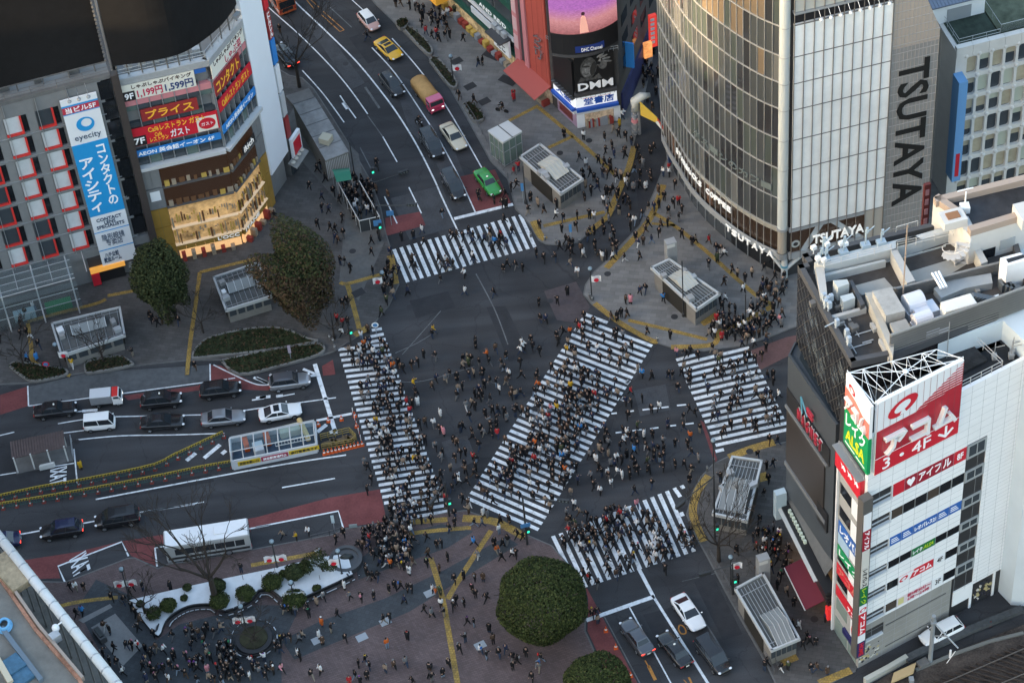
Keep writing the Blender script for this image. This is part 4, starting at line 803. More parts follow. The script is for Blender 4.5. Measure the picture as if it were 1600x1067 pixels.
 for k in range(N):
  for mb, v0, v1, d in ((bw, 13.7, 24, 0), (scr, 17.0, 23.5, .05), (low, 14.0, 15.0, .04)):
   if mb is low and not 4 <= k < 9: continue
   a, b = pt(k, v0, d), pt(k+1, v0, d); c, e = pt(k+1, v1, d), pt(k, v1, d); n = (fD.N)*-.04 if mb is not bw else fD.N*-1.6
   mb.add([a, b, c, e, a+n, b+n, c+n, e+n], [(0, 1, 2, 3), (4, 7, 6, 5), (0, 4, 5, 1), (2, 6, 7, 3), (1, 5, 6, 2), (0, 3, 7, 4)])
 adoptr(bw.build('screen_housing', blk), t)
 sm = bpy.data.materials.new('video_screen'); sm.use_nodes = True; n = sm.node_tree; bs = n.nodes['Principled BSDF']; g = n.nodes.new('ShaderNodeNewGeometry'); sx = n.nodes.new('ShaderNodeSeparateXYZ'); n.links.new(g.outputs['Position'], sx.inputs[0])
 mr = n.nodes.new('ShaderNodeMapRange'); mr.inputs[1].default_value = 17.0; mr.inputs[2].default_value = 21; n.links.new(sx.outputs[2], mr.inputs[0])
 cr = n.nodes.new('ShaderNodeValToRGB'); cr.color_ramp.elements[0].color = (.40, .13, .14, 1); cr.color_ramp.elements[1].color = (.50, .16, .55, 1); e = cr.color_ramp.elements.new(.5); e.color = (.72, .30, .32, 1); n.links.new(mr.outputs[0], cr.inputs[0])
 tn = n.nodes.new('ShaderNodeTexNoise'); tn.inputs['Scale'].default_value = 7.0; tn.inputs['Detail'].default_value = 8; mp = n.nodes.new('ShaderNodeMapping'); mp.inputs['Scale'].default_value = (.5, .5, 2); n.links.new(g.outputs['Position'], mp.inputs[0]); n.links.new(mp.outputs[0], tn.inputs[0])
 mx = n.nodes.new('ShaderNodeMix'); mx.data_type = 'RGBA'; mx.blend_type = 'OVERLAY'; mx.inputs[0].default_value = 1; n.links.new(cr.outputs[0], mx.inputs[6]); n.links.new(tn.outputs[0], mx.inputs[7]); n.links.new(mx.outputs[2], bs.inputs['Emission Color']); bs.inputs['Emission Strength'].default_value = .15; bs.inputs['Base Color'].default_value = (.02, .02, .02, 1)
 adoptr(scr.build('video_screen', sm), t)
 fig = MB(); f0 = FA(pt(5.6, 0, .1), 7.5)
 f0.poly(fig, [(-.5, 17.2), (-.45, 18.6), (-.3, 19.6), (.0, 20.0), (.3, 19.6), (.45, 18.6), (.6, 17.2)], 0, .03); adoptr(fig.build('screen_figure', M('figure_peach', (.7, .35, .28), .5, emit=.5)), t)
 adoptr(f0.poly(MB(), circ(.0, 20.2, .24, .28), .0, .04).build('screen_figure', M('figure_dark', (.08, .03, .04), .5)), t)
 lo = adoptr(low.build('sign', M('channel_blue', (.01, .03, .16), .5, emit=.15)), t); more(FA(pt(5, 0, .12), 7.5), lo, 'DHC Channel', .0, 2.6, 14.2, 14.75, .02, letlit)
 so = MB(); so.prism([pt(k, 0) for k in range(N+1)]+[fD.p(5.0, 0, -.2), fD.p(-.2, 0, -.2)], 13.2, 13.7); adoptr(so.build('ledge', M('dark_ledge', (.06, .06, .065))), t)
 # ribbed apron between the screen and the poster
 ap = MB()
 for k in range(40): u = -.05+.13*k; fD.box(ap, u, u+.07, 12.7, 13.6, .0, .45)
 adoptr(ap.build('ribbed_apron', M('apron_grey', (.14, .14, .145), .6)), t)
 rr = MB(); rail(rr, [fD.p(0, 12.75, 1.1), fD.p(5.5, 12.75, 1.1)], .7, .03, 2, .6); rail(rr, [fL.p(0, 12.4, 1.0), fL.p(4.4, 12.4, 1.0)], .7, .03, 2, .6); adoptr(rr.build('railing', alu), t)
 # side alley face: windows, blue sign
 for k in range(6):
  for v in (7, 10.4, 13.8): fbox(fR, 'window', gdk, t, 2+4*k, 4.4+4*k, v, v+1.8, -.2, .04)
 s = fbox(fR, 'sign', M('sign_azure', (.03, .22, .6)), t, 3.0, 3.25, 6.4, 10.4, .0, 1.1)
 fbox(fR, 'hoarding_panel', M('navy_hoarding', (.02, .025, .09), .5, var=.4, scale=1), t, .5, 16, .3, 4.2, .0, .25)
bld_bookshop()
def bld_red_wall():
 t = thing('pharmacy_building', 'narrow building with a coral red tiled wall and metal letters', 'building', fL.p(8.5, 0))
 rm = Mpave('coral_tile', (.42, .085, .065), (.20, .04, .03), 1.2, 1.2, 0, .08, .02)
 adoptr(fL.box(MB(), 5.75, 10.2, 2.4, 24, -12, .15).build('wall', rm), t)
 more(fL, t, 'ク\nス\nリ', 6.6, 8.6, 6.6, 10.6, .16, chrome, bold=.01, depth=.25, name='lettering', rot=0)
 fbox(fL, 'pilaster', pinkm, t, 10.25, 11.1, 0, 24, -12, .35); fbox(fL, 'pilaster', M('dark_ledge', (.06, .06, .065)), t, 11.15, 12.2, 3, 24, -12, .05); fbox(fL, 'pilaster', pinkm, t, 12.25, 13.4, 0, 24, -12, .35)
 for k in range(6): fbox(fL, 'side_panel', M('pale_pink', (.62, .40, .42), .6), t, 12.35, 13.3, 5+3*k, 7.2+3*k, .36, .4)
 aw = MB(); aw.par(fL.p(5.6, 3.2, .1), fL.U*7.2, fL.N*2.6+V((0, 0, -.9)), V((0, 0, .08))); adoptr(aw.build('awning', M('coral_awning', (.42, .10, .085), .7)), t)
 fbox(fL, 'shop_front', M('shop_lit', (.5, .38, .27)), t, 5.8, 13.2, .15, 2.5, -.3, .05)
 it = MB(); rng = random.Random(9)
 for k in range(12): u = 5.8+.62*k; fL.box(it, u, u+.5, .15, .7+rng.uniform(0, .5), .3, 1.3, rng.randrange(3))
 boxes(it, 'display_stand', [M('display_cream', (.55, .45, .33)), M('display_red', (.5, .05, .03)), M('display_gold', (.62, .42, .09))], t)
bld_red_wall()
def bld_green_row():
 t = thing('shop_row', 'shop building with dark green fascias and lit shop windows', 'building', fL.p(21, 0))
 gr = M('fascia_green', (.015, .075, .055), .5); adoptr(fL.box(MB(), 13.5, 60, 0, 24, -14, -.3).build('wall', M('shop_wall', (.20, .2, .2), .6)), t)
 for v0, v1, m in ((2.7, 3.4, gr), (6.3, 7.4, gr), (10.5, 11.6, gr), (5.3, 5.9, M('fascia_white', (.6, .62, .65)))): fbox(fL, 'fascia', m, t, 13.5, 60, v0, v1, -.3, .35)
 sg = fbox(fL, 'sign', M('fascia_white', (.6, .62, .65)), t, 17.0, 23.5, 4.0, 5.0, .3, .5); sg2 = fbox(fL, 'sign', gr, t, 14.2, 22, 6.35, 7.35, .35, .4); more(fL, sg2, 'AND RE/D', 15, 21.4, 6.5, 7.2, .41, letw, bold=.02)
 s3 = fbox(fL, 'sign', signw, t, 14.0, 17.6, 2.6, 5.4, .6, .9); more(fL, s3, '銀\nだこ', 14.9, 16.9, 2.9, 5.1, .91, signk, bold=.03)
 for k in range(10):
  fbox(fL, 'shop_window', M('shop_lit2', (.45, .34, .19), .5, var=.8, scale=1.8, emit=.3, emcol=(1, .75, .4)), t, 14.4+4.4*k, 18.3+4.4*k, .3, 2.6, -.35, .0); fbox(fL, 'window', gmid, t, 14.4+4.4*k, 18.3+4.4*k, 7.6, 10.2, -.35, -.1); fbox(fL, 'window', gmid, t, 14.4+4.4*k, 18.3+4.4*k, 3.5, 5.2, -.35, -.1)
 it = MB(); rng = random.Random(10)
 for k in range(26): u = 14+1.0*k; fL.box(it, u, u+.7, .15, .6+rng.uniform(0, .6), .2, .9, rng.randrange(4))
 boxes(it, 'display_stand', [M('display_cream', (.55, .45, .33)), M('display_red', (.5, .05, .03)), M('display_gold', (.62, .42, .09)), M('rack_grey', (.25, .27, .3))], t)
 fbox(fL, 'kiosk_awning', M('kiosk_orange', (.75, .36, .04), .5, emit=.15), t, 29, 32.5, 2.4, 3.6, .2, 2.6)
 adoptr(fL.box(MB(), 14.0, 17.5, 5.4, 5.6, .4, 2.2).build('balcony', M('dark_ledge', (.06, .06, .065))), t)
 for k in range(3): adoptr(MB().par(fL.p(14.6+1.1*k, 5.6, .6), fL.U*.8, fL.N*.5, V((0, 0, .7))).build('air_conditioner', steel), t)
bld_green_row()
def alley():
 for (x, y, z, h, w, lb) in ((1020, 48, 5.5, 5.2, 1.0, 'tall narrow red lit sign high in the side street'), (1012, 78, 3.4, 2.4, 1.1, 'small amber lit sign under the tall red one in the side street')):
  p = W(x, y, z); t = thing('shop_sign', lb, 'sign', p); m = M('alley_red', (.55, .04, .03), .5, emit=.8) if h > 3 else M('alley_amber', (.65, .25, .08), .5, var=.6, scale=3, emit=.9); adoptr(MB().box(p, (w, .5, h), .3).build('panel', m), t)
  if h > 3:
   for k in range(6): adoptr(MB().box(p+V((-.05, -.28, 2.0-.75*k)), (.55, .06, .45), .3).build('printed_shape', signw), t)
 p = W(1032, 38, 4.0); t = thing('awning', 'dark coral awning reaching over the side street', 'awning', p); adoptr(MB().par(p, (2.2, 3.6, 0), (1.6, -.5, -.9), (0, 0, .1)).build('awning', M('coral_dark', (.25, .06, .05), .7)), t); adoptr(MB().par(p+V((-.1, -.1, -.5)), (.15, .1, 0), (2.2, 3.6, 0), (0, 0, .5)).build('valance', M('coral_awning', (.42, .10, .085))), t)
alley()
# ---------------------------------------------------------------- D: glass tower with the curved front
CP = [(21.3, 236), (21.9, 233), (22.75, 230.0), (23.4, 227.5), (24.1, 225.6), (25.0, 223.6), (26.4, 221.25), (27.55, 219.45), (28.85, 217.65), (30.75, 215.5), (32.6, 213.9)]
def bld_curved_tower():
 t = thing('glass_tower', 'tower with a curved glass front and a white panelled screen wall', 'building', (33, 214, 0)); H = 52
 cv = smooth([V((x, y, 0)) for x, y in CP], 5); Lc = [0]
 for a, b in zip(cv[:-1], cv[1:]): Lc.append(Lc[-1]+(b-a).length)
 def at(s, d=0):
  s = max(0, min(s, Lc[-1]-1e-4))
  for i in range(len(cv)-1):
   if Lc[i+1] >= s: break
  a, b = cv[i], cv[i+1]; q = (s-Lc[i])/max(Lc[i+1]-Lc[i], 1e-6); t_ = (b-a).normalized(); return a.lerp(b, q)+V((t_.y, -t_.x, 0))*-d*-1
 Ltot = Lc[-1]; n = at(1, 1)-at(1, 0); sg = 1 if n.x < 0 else -1
 fW = FA((33.45, 213.35), 11.3); fK = FA(fW.p(12.0, 0), 11.3)
 rows = [2.95, 7.0, 11.8, 16.5, 21.1, 25.7, 29.6, 33.5, 37.7, 41.9, 46.1, 50.3]; NP = 25; ds = Ltot/NP
 core = MB(); core.prism([(p.x, p.y) for p in [at(Ltot*k/24, -sg*.45*-1*-1) for k in range(25)]]+[(p.x, p.y) for p in (fW.p(.2, 0, -.5), fW.p(12, 0, -.5), fW.p(12, 0, -14), V((23, 246, 0)))], 2.0, H)
 adoptr(core.build('wall', M('tower_core', (.05, .05, .052), .6)), t)
 gl = glass('tower_glass', (.055, .062, .066), .05)
 rng = random.Random(11)
 gls = [gl, glass('tower_glass_sun_tint', (.15, .118, .084), .08), glass('tower_glass_dark', (.030, .032, .036), .04), glass('tower_glass_green', (.060, .074, .070), .05), glass('tower_glass_pale', (.12, .125, .125), .08)]  # warm panes carry the golden sun reflection in their colour, upper rows only
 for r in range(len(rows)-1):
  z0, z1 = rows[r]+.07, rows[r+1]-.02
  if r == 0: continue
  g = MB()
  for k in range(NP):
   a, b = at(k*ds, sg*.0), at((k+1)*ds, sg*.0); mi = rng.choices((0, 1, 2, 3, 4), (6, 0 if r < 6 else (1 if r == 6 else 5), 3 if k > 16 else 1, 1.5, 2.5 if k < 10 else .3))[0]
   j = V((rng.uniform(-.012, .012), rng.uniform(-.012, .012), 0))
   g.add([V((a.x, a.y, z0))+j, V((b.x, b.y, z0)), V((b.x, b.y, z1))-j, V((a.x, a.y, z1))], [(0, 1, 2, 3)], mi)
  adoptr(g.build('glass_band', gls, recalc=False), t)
 # first floor café: darker, seen through open glazing, with cream ceiling strip
 caf = MB(); cf = MB()
 for k in range(NP):
  a, b = at(k*ds, -sg*.25), at((k+1)*ds, -sg*.25); caf.add([V((a.x, a.y, 3.0)), V((b.x, b.y, 3.0)), V((b.x, b.y, 5.9)), V((a.x, a.y, 5.9))], [(0, 1, 2, 3)], rng.choices((0, 1), (5, 1))[0]); cf.add([V((a.x, a.y, 5.9)), V((b.x, b.y, 5.9)), V((b.x, b.y, 7.0)), V((a.x, a.y, 7.0))], [(0, 1, 2, 3)])
 adoptr(caf.build('cafe_window', [M('cafe_dark', (.022, .016, .012), .2, emit=.015, emcol=(1, .5, .25)), M('cafe_lit', (.12, .06, .035), .3, var=.6, scale=4, emit=.05, emcol=(1, .5, .25))], recalc=False), t); adoptr(cf.build('ceiling_strip', M('blind_cream', (.36, .35, .31), .6), recalc=False), t)
 # horizontal transoms and vertical fins
 fin = M('fin_alu', (.40, .40, .39), .45, .2)
 for r, z in enumerate(rows):
  m = MB()
  for k in range(NP*2):
   a, b = at(k*ds/2), at((k+1)*ds/2); n1 = V(((b-a).y, -(b-a).x, 0)).normalized()*.14; 
   if n1.x > 0: n1 = -n1
   h = .09 if r else .95; m.par(V((a.x, a.y, z-h/2 if r else z-.85)), V((b.x-a.x, b.y-a.y, 0)), n1, V((0, 0, h)))
  adoptr(m.build('transom' if r else 'floor_band', fin if r else M('band_alu', (.40, .42, .44), .4, .3)), t)
 for k in range(NP+1):
  a = at(k*ds); b = at(min(k*ds+.05, Ltot)); a2 = at(k*ds-.05); tt = (b-a2).normalized(); nn = V((tt.y, -tt.x, 0)); nn = nn if nn.x < 0 else -nn
  adoptr(MB().par(V((a.x, a.y, 1.9))-tt*.022, tt*.044, nn*.12, V((0, 0, H-1.9))).build('fin', fin), t)
 # ground floor glazing set back
 gf = MB()
 for k in range(NP):
  a, b = at(k*ds, -sg*.7), at((k+1)*ds, -sg*.7); gf.add([V((a.x, a.y, -1.3)), V((b.x, b.y, -1.3)), V((b.x, b.y, 2.1)), V((a.x, a.y, 2.1))], [(0, 1, 2, 3)], 1 if k > 16 else 0)
 adoptr(gf.build('shop_window', [gmid, gdk], recalc=False), t)
 for k in range(0, NP, 2): p = at(k*ds, -sg*.65); adoptr(MB().tube([(p.x, p.y, -1.3), (p.x, p.y, 2.1)], .07, 6).build('mullion', alu), t)
 sf = MB(); sf.prism([(p.x, p.y) for p in [at(Ltot*k/24, -sg*.0) for k in range(25)]]+[(p.x, p.y) for p in (fW.p(12, 0, 0), fW.p(12, 0, -12), V((24, 240, 0)))], 1.9, 2.05); adoptr(sf.build('soffit', alu), t)
 # rounded corner column of white glass
 cc = MB(); c0 = V((33.0, 213.85, 0))
 for r in range(1, len(rows)-1): cc.lathe((33.02, 213.92, 0), [(.62, rows[r]+.05), (.62, rows[r+1]-.03)], 20)
 adoptr(cc.build('corner_glass', M('milk_glass', (.50, .54, .54), .12), smooth=False), t)
 jc = MB()
 for z in rows: jc.lathe((33.02, 213.92, 0), [(.65, z-.05), (.65, z+.05)], 20)
 jc.lathe((33.02, 213.92, 0), [(.70, 2.05), (.70, 3.0)], 20); jc.lathe((33.02, 213.92, 0), [(.70, 6.7), (.70, 7.1)], 20); adoptr(jc.build('corner_ring', alu), t)
 adoptr(MB().lathe((33.02, 213.92, 0), [(.55, 3.0), (.55, 6.7)], 18).build('corner_column', M('column_beige', (.33, .30, .26), .5)), t)
 leg = MB(); leg.lathe((33.3, 213.8, 0), [(.42, -1.35), (.36, 2.0)], 12); leg.tube([(33.2, 213.9, 0), (31.7, 214.9, 2.0)], .28, 6); leg.tube([(33.4, 213.8, 0), (35.4, 214.0, 2.0)], .28, 6); adoptr(leg.build('corner_strut', M('strut_grey', (.45, .48, .50), .5)), t)
 adoptr(MB().lathe((33.3, 213.8, 0), [(.44, .5), (.43, .8)], 12).build('strut_band', M('strut_blue', (.08, .25, .35), .5)), t)
 # white panelled wall
 wp = Mpave('white_glass_panel', (.78, .78, .765), (.78, .78, .765), 50, 50, 0, .10, 0.0, .25)
 top = 38.0
 for r in range(1, 8):
  for k in range(10): fbox(fW, 'wall_panel', wp, t, .55+1.14*k+.03, .55+1.14*(k+1)-.03, rows[r]+.03, rows[r+1]-.03 if r < 7 else top, -.3, .02)
 fr = MB()
 for k in range(11): fW.box(fr, .55+1.14*k-.03, .55+1.14*k+.03, 2.1, H, .0, .16)
 for z in rows[1:8]+[top]: fW.box(fr, .5, 12, z-.04, z+.04, .0, .10)
 adoptr(fr.build('panel_joint', M('joint_grey', (.16, .155, .15), .5)), t)
 lg = MB(); fW.box(lg, .4, 12.0, top+.05, top+1.6, -.9, -.4); adoptr(lg.build('recess', blk), t)
 lw = MB(); fW.box(lw, .45, 12, top+1.6, top+1.75, -.6, .3); adoptr(lw.build('ledge', alu), t)
 for r in range(8, 11):
  for k in range(10): fbox(fW, 'wall_panel', M('upper_panel', (.48, .47, .43), .3), t, .55+1.14*k+.03, .55+1.14*(k+1)-.03, top+1.8+3.4*(r-8), top+5.1+3.4*(r-8), -.3, .0)
 for k in range(8):
  l = MB(); p = fW.p(3.2+1.12*k, top+1.6, .2); l.tube([p, p+fW.N*.8+V((0, 0, -.5))], .035, 5); l.ell(p+fW.N*.9+V((0, 0, -.7)), (.22, .22, .22)); adoptr(l.build('flood_lamp', M('lamp_white', (.7, .72, .74), .4)), t)
 # first floor band of the white wall: dark café, lit sign
 fbox(fW, 'cafe_window', M('cafe_dark', (.03, .018, .012)), t, .6, 9.7, 2.95, 6.5, -.4, -.1); fbox(fW, 'wall_panel', M('panel_beige', (.42, .38, .33), .5), t, 9.75, 12, 1.9, 6.95, -.3, .04)
 fbox(fW, 'floor_band', M('band_alu', (.4, .42, .44)), t, .3, 9.7, 2.0, 2.95, -.3, .1); fbox(fW, 'floor_band', M('band_alu', (.4, .42, .44)), t, .3, 9.7, 6.5, 7.0, -.3, .1)
 ds_ = MB(); ds_.par(fW.p(1.7, 2.95, -.08), fW.U*.9, fW.N*.06, fW.U*2+V((0, 0, 3.5))); ds_.par(fW.p(8.6, 2.95, -.08), fW.U*.9, fW.N*.06, fW.U*-3.2+V((0, 0, 3.5))); adoptr(ds_.build('brace', M('strut_grey', (.45, .48, .5))), t)
 more(fW, t, 'TSUTAYA', 3.2, 9.6, 3.75, 5.15, .12, letlit, bold=.03, depth=.15)
 e = MB(); fW.poly(e, [(1.15+.55*cos(2*pi*k/20), 4.3+.55*sin(2*pi*k/20)) for k in range(20)], -.08, .0); em = adoptr(e.build('emblem', M('emblem_grey', (.5, .52, .5), .5)), t)
 e = MB(); fW.poly(e, [(1.15+.30*cos(2*pi*k/20), 4.3+.30*sin(2*pi*k/20)) for k in range(20)], .005, .012); adoptr(e.build('emblem_core', signk), em)
 # letters along the curved front
 def curved(txt, s0, s1, z0, z1, mt, d=.35, bold=.03):
  step = (s1-s0)/len(txt)
  for i, ch in enumerate(txt):
   if ch == ' ': continue
   s_ = s0+step*(i+.5); a, b = at(s_-.2), at(s_+.2); f = FA((at(s_).x, at(s_).y), math.degrees(math.atan2(b.y-a.y, b.x-a.x))); w = step*(.42 if ch not in 'I1' else .16)
   letters(f, ch, -w, w, z0, z1, d, mt, t, depth=.12, bold=bold)
 curved('TSUTAYA', Ltot-7.9, Ltot-.4, 2.0, 2.95, letlit)
 curved('STARBUCKS COFFEE', Ltot-20.0, Ltot-7.2, 4.9, 5.75, letlit, .02)
 curved('ホスーンのカフー', Ltot-14.5, Ltot-.8, 12.6, 13.6, M('faint_letter', (.14, .17, .17), .6), .05, 0.0)
 # dark louvre wall with the vertical name
 lv = Mpave('louvre_panel', (.27, .26, .25), (.30, .29, .27), 50, 50, 0, .1, 0)
 P = [(.05, -1.3), (5.65, -1.3), (5.65, 31.0), (.05, 31.0)]; P2 = [(.05, 31.03), (5.65, 31.03), (5.65, 32.6), (.5, 46.3), (.05, 46.3)]
 adoptr(fK.poly(MB(), P, -1.0, -.05).build('louvre_wall', lv), t); adoptr(fK.poly(MB(), P2, -1.0, -.05).build('louvre_wall', M('louvre_beige', (.42, .36, .31), .6)), t)
 gr = MB(); gm = M('louvre_grid', (.37, .355, .34), .6)
 for k in range(13):
  u = .1+.458*k; vt = min(46.2, 32.6+(5.65-u)*2.66); fK.box(gr, u-.02, u+.02, -1.2, vt, -.05, .03)
 for k in range(38):
  v = 1.2*k+.3; u1 = 5.65 if v < 32.6 else 5.65-(v-32.6)/2.66; fK.box(gr, .05, u1, v-.018, v+.018, -.05, .025)
 adoptr(gr.build('louvre_grid', gm), t)
 more(fK, t, 'TSUTAYA', .95, 4.7, 6.6, 28.9, .035, M('letter_charcoal', (.018, .018, .018), .6), bold=.04, rot=1, depth=.05)
 fbox(fK, 'side_wall', M('tower_side', (.10, .097, .09), .6), t, 5.68, 5.9, -1.3, 32.4, -16, -.1)
 cw = MB(); cw.prism([(p.x, p.y) for p in (fW.p(0, 0, -.5), fW.p(17.5, 0, -1.1), fW.p(17.5, 0, -14), fW.p(0, 0, -14))], -1.3, 32.3); adoptr(cw.build('wall', M('tower_core', (.05, .05, .052))), t)
 t.location += V((-.21, -1.34, 1.4))
bld_curved_tower()
# ---------------------------------------------------------------- E: white building with rounded windows
def bld_round_windows():
 fa = FA((54.6, 222.5), 12.0); t = thing('office_building', 'white office building with rows of rounded windows and a turf roof', 'building', fa.p(10, 0)); H = HT(fa.p(0, 0), 1494, 80)
 wm = M('rounded_white', (.60, .58, .55), .6, var=.08, scale=.6); bl = M('blind_cream2', (.42, .37, .27), .7, var=.25, scale=.7)
 adoptr(fa.box(MB(), -.3, 40, 0, H-.2, -18, -.5).build('wall', wm), t)
 sidef = FA(fa.p(-.3, 0), 100, True)
 for k in range(8): fbox(sidef, 'window', gdk, t, 2.2, 4.4, H-3.6-3.3*k, H-2.0-3.3*k, -.1, .06)
 rng = random.Random(21); NR, NC = 9, 15; pw, ph = 1.62, 3.32
 for r in range(NR):
  v1 = H-1.1-ph*r; v0 = v1-ph
  # a precast frame for this storey: slab with rounded holes
  fr = MB()
  for c in range(NC):
   u0 = .9+pw*c; u1 = u0+pw; hole = []; x0, x1, y0, y1, q = u0+.17, u1-.17, v0+.42, v1-.22, .34
   for cx, cy, a in ((x1-q, y1-q, 0), (x0+q, y1-q, 90), (x0+q, y0+q, 180), (x1-q, y0+q, 270)):
    for j in range(5): b = RAD(a+22.5*j); hole.append((cx+q*cos(b), cy+q*sin(b)))
   outer = []
   for (x, y) in hole:
    dx, dy = x-(x0+x1)/2, y-(y0+y1)/2; s = min((pw/2)/max(abs(dx), 1e-6), (ph/2)/max(abs(dy), 1e-6)); outer.append(((u0+u1)/2+dx*s, (v0+v1)/2+dy*s))
   n = len(hole); F = [fa.p(*p, .0) for p in outer]; Hh = [fa.p(*p, .0) for p in hole]; Bk = [fa.p(*p, -.42) for p in hole]
   fr.add(F+Hh+Bk, [(i, (i+1) % n, n+(i+1) % n, n+i) for i in range(n)]+[(n+i, n+(i+1) % n, 2*n+(i+1) % n, 2*n+i) for i in range(n)])
  for c in range(NC+1): fr.ell(fa.p(.9+pw*c, v1+.06, .02), (.28, .2, .30), 8, 5)
  adoptr(fr.build('storey_frame', wm), t)
  for c in range(NC):
   u0 = .9+pw*c
   w = fbox(fa, 'window', gmid, t, u0+.12, u0+pw-.12, v0+.35, v1-.15, -.47, -.40)
   if rng.random() < .8: h = rng.choice((.45, .7, 1.0)); o = fa.box(MB(), u0+.15, u0+pw-.15, v1-.2-2.6*h, v1-.2, -.40, -.38).build('blind', bl if rng.random() < .7 else M('blind_mint', (.44, .47, .39), .7)); adopt(o, w)
 fbox(fa, 'corner_pier', wm, t, -.35, .9, 0, H, -18, .05)
 cap = MB()
 for k in range(13): fa.box(cap, -.3+2*k, 1.66+2*k, H-1.1, H+.5, -.6, .10)
 adoptr(cap.build('parapet', wm), t)
 s = fbox(fa, 'sign', M('sky_sign', (.15, .34, .62), .5), t, -.6, .5, H-19.0, H-3.2, .06, 1.9); adoptr(fa.box(MB(), -.3, .2, H-18.2, H-14.5, 1.9, 1.92).build('sign_stroke', signr), s)
 # roof: hut, dark pit, turf behind glass balustrade
 turf = M('roof_turf', (.075, .09, .065), .95, var=.6, scale=.8); adoptr(fa.box(MB(), 5.5, 40, H-.2, H+.15, -17, -1.2).build('turf', turf), t)
 adoptr(fa.box(MB(), .2, 5.4, H-.2, H+.05, -7, -.8).build('roof_deck', M('dark_turf', (.035, .05, .04), .9, var=.5, scale=1)), t)
 hut = fbox(fa, 'roof_hut', wht, t, -1.5, 5.3, H-.2, H+2.7, -10.5, -5.2); rr = MB()
 for k in range(18): rr.par(fa.p(-1.8+.42*k, H+2.7, -4.9), fa.U*.36, -fa.N*5.8+V((0, 0, 1.0)), V((0, 0, .10)))
 rr.par(fa.p(-1.8, H+2.66, -4.9), fa.U*7.5, -fa.N*5.8+V((0, 0, 1.0)), V((0, 0, .06)))
 adopt(rr.build('hut_roof', M('blue_grey_metal', (.16, .19, .25), .5, .3)), hut); adopt(fa.box(MB(), .6, 3.6, H, H+1.9, -5.2, -5.15).build('hut_shutter', M('shutter_grey', (.28, .3, .32), .6)), hut)
 g = MB(); g2 = MB(); rail(g, [fa.p(5.6, H+.15, -6.0), fa.p(5.6, H+.15, -1.2), fa.p(30, H+.15, -1.2)], 1.2, .03, 1, 3); rail(g2, [fa.p(.3, H, -6), fa.p(.3, H, -.9), fa.p(5.4, H, -.9)], 1.0, .03, 2, 1.5); adoptr(g.build('railing', alu), t); adoptr(g2.build('railing', alu), t)
 gl = MB(); gl.par(fa.p(5.7, H+.2, -1.25), fa.U*24, V((0, 0, 1.1)), fa.N*.02); gg = M('balustrade_glass', (.5, .56, .54), .05); gg.node_tree.nodes['Principled BSDF'].inputs['Transmission Weight'].default_value = .9; adoptr(gl.build('glass_balustrade', gg), t)
bld_round_windows()
# ---------------------------------------------------------------- F: building with a flat dark roof on the right
def bld_flat_roof():
 H = 43.0; A = [W(x, y, H) for x, y in ((1458, 317), (1501, 347), (1504, 356), (1516, 370), (1640, 333), (1640, 272))]
 t = thing('office_building', 'cream walled building with a flat dark bitumen roof at the right edge', 'building', (A[3].x, A[3].y, 0)); wm = M('cream_wall', (.52, .52, .51), .6, var=.08, scale=.5)
 adoptr(MB().prism([(p.x, p.y) for p in A], 0, H).build('wall', wm), t)
 adoptr(MB().prism([(p.x, p.y) for p in [W(x, y, H) for x, y in ((1470, 321), (1484, 333), (1497, 330), (1500, 335), (1513, 338), (1525, 362), (1640, 327), (1640, 282))]], H, H+.03).build('roof_deck', M('bitumen', (.040, .042, .048), .85, var=.45, scale=.5)), t)
 pr = MB(); pts = [A[0], A[1]]
 for a, b in ((A[0], A[5]), (A[3], A[4]), (A[0], A[1])):
  d = (b-a); n = V((-d.y, d.x, 0)).normalized(); c = (A[3]+A[5])/2; n = n if n.dot(c-a) > 0 else -n; pr.par(a+n*.0, d, n*.7, V((0, 0, .8)))
 adoptr(pr.build('parapet', M('tan_coping', (.34, .28, .24), .7)), t)
 bx = MB(); p = W(1489, 337, H+1); bx.box((p.x, p.y, H+.5), (2.4, 1.8, 1.0), .2); adoptr(bx.build('roof_hatch', wm), t); adoptr(MB().box((p.x, p.y, H+1.05), (1.3, .9, .1), .2).build('hatch_cover', M('rust', (.25, .13, .07), .8)), t)
 p = W(1598, 333, H+1); adoptr(MB().box((p.x+.6, p.y, H+.7), (2.4, 2.4, 1.4), .2).build('roof_hatch', wm), t)
 p = W(1507, 330, H); an = MB(); an.tube([p, p+V((0, 0, 2.6))], .08, 6); an.tube([p+V((-.8, .2, 2.6)), p+V((.8, .5, 2.6))], .07, 6); an.box(p+V((0, 0, .4)), (.9, .9, .8)); adoptr(an.build('antenna', wht), t)
 d = (A[4]-A[3]); fa = FA((A[3].x, A[3].y), math.degrees(math.atan2(d.y, d.x)))
 for q0, q1, m in (((1536, 387), (1556, 378), gdk), ((1563, 372), (1587, 362), M('frosted', (.33, .36, .38), .4))):
  u0, v0 = fa.uv(q0[0], q0[1]+2); u1, v1 = fa.uv(q1[0], q1[1]+2); fbox(fa, 'window', m, t, u0, u1, v0-1.5, v0-.2, -.1, .05)
 st = MB(); p = W(1450, 312, 38); 
 rd = thing('shop_sign', 'narrow maroon vertical sign beside the louvred tower wall', 'sign', p); adoptr(MB().box(W(1446, 330, 30)+V((0, 0, 0)), (.7, .4, 8.0), .2).build('panel', M('sign_oxblood', (.10, .025, .025), .6)), rd)
 for k in range(5): adoptr(MB().box(W(1446, 330, 30)+V((0, -.3, 3.0-1.4*k)), (.4, .06, .8), .2).build('printed_shape', M('dull_pink', (.30, .16, .18), .6)), rd)
bld_flat_roof()
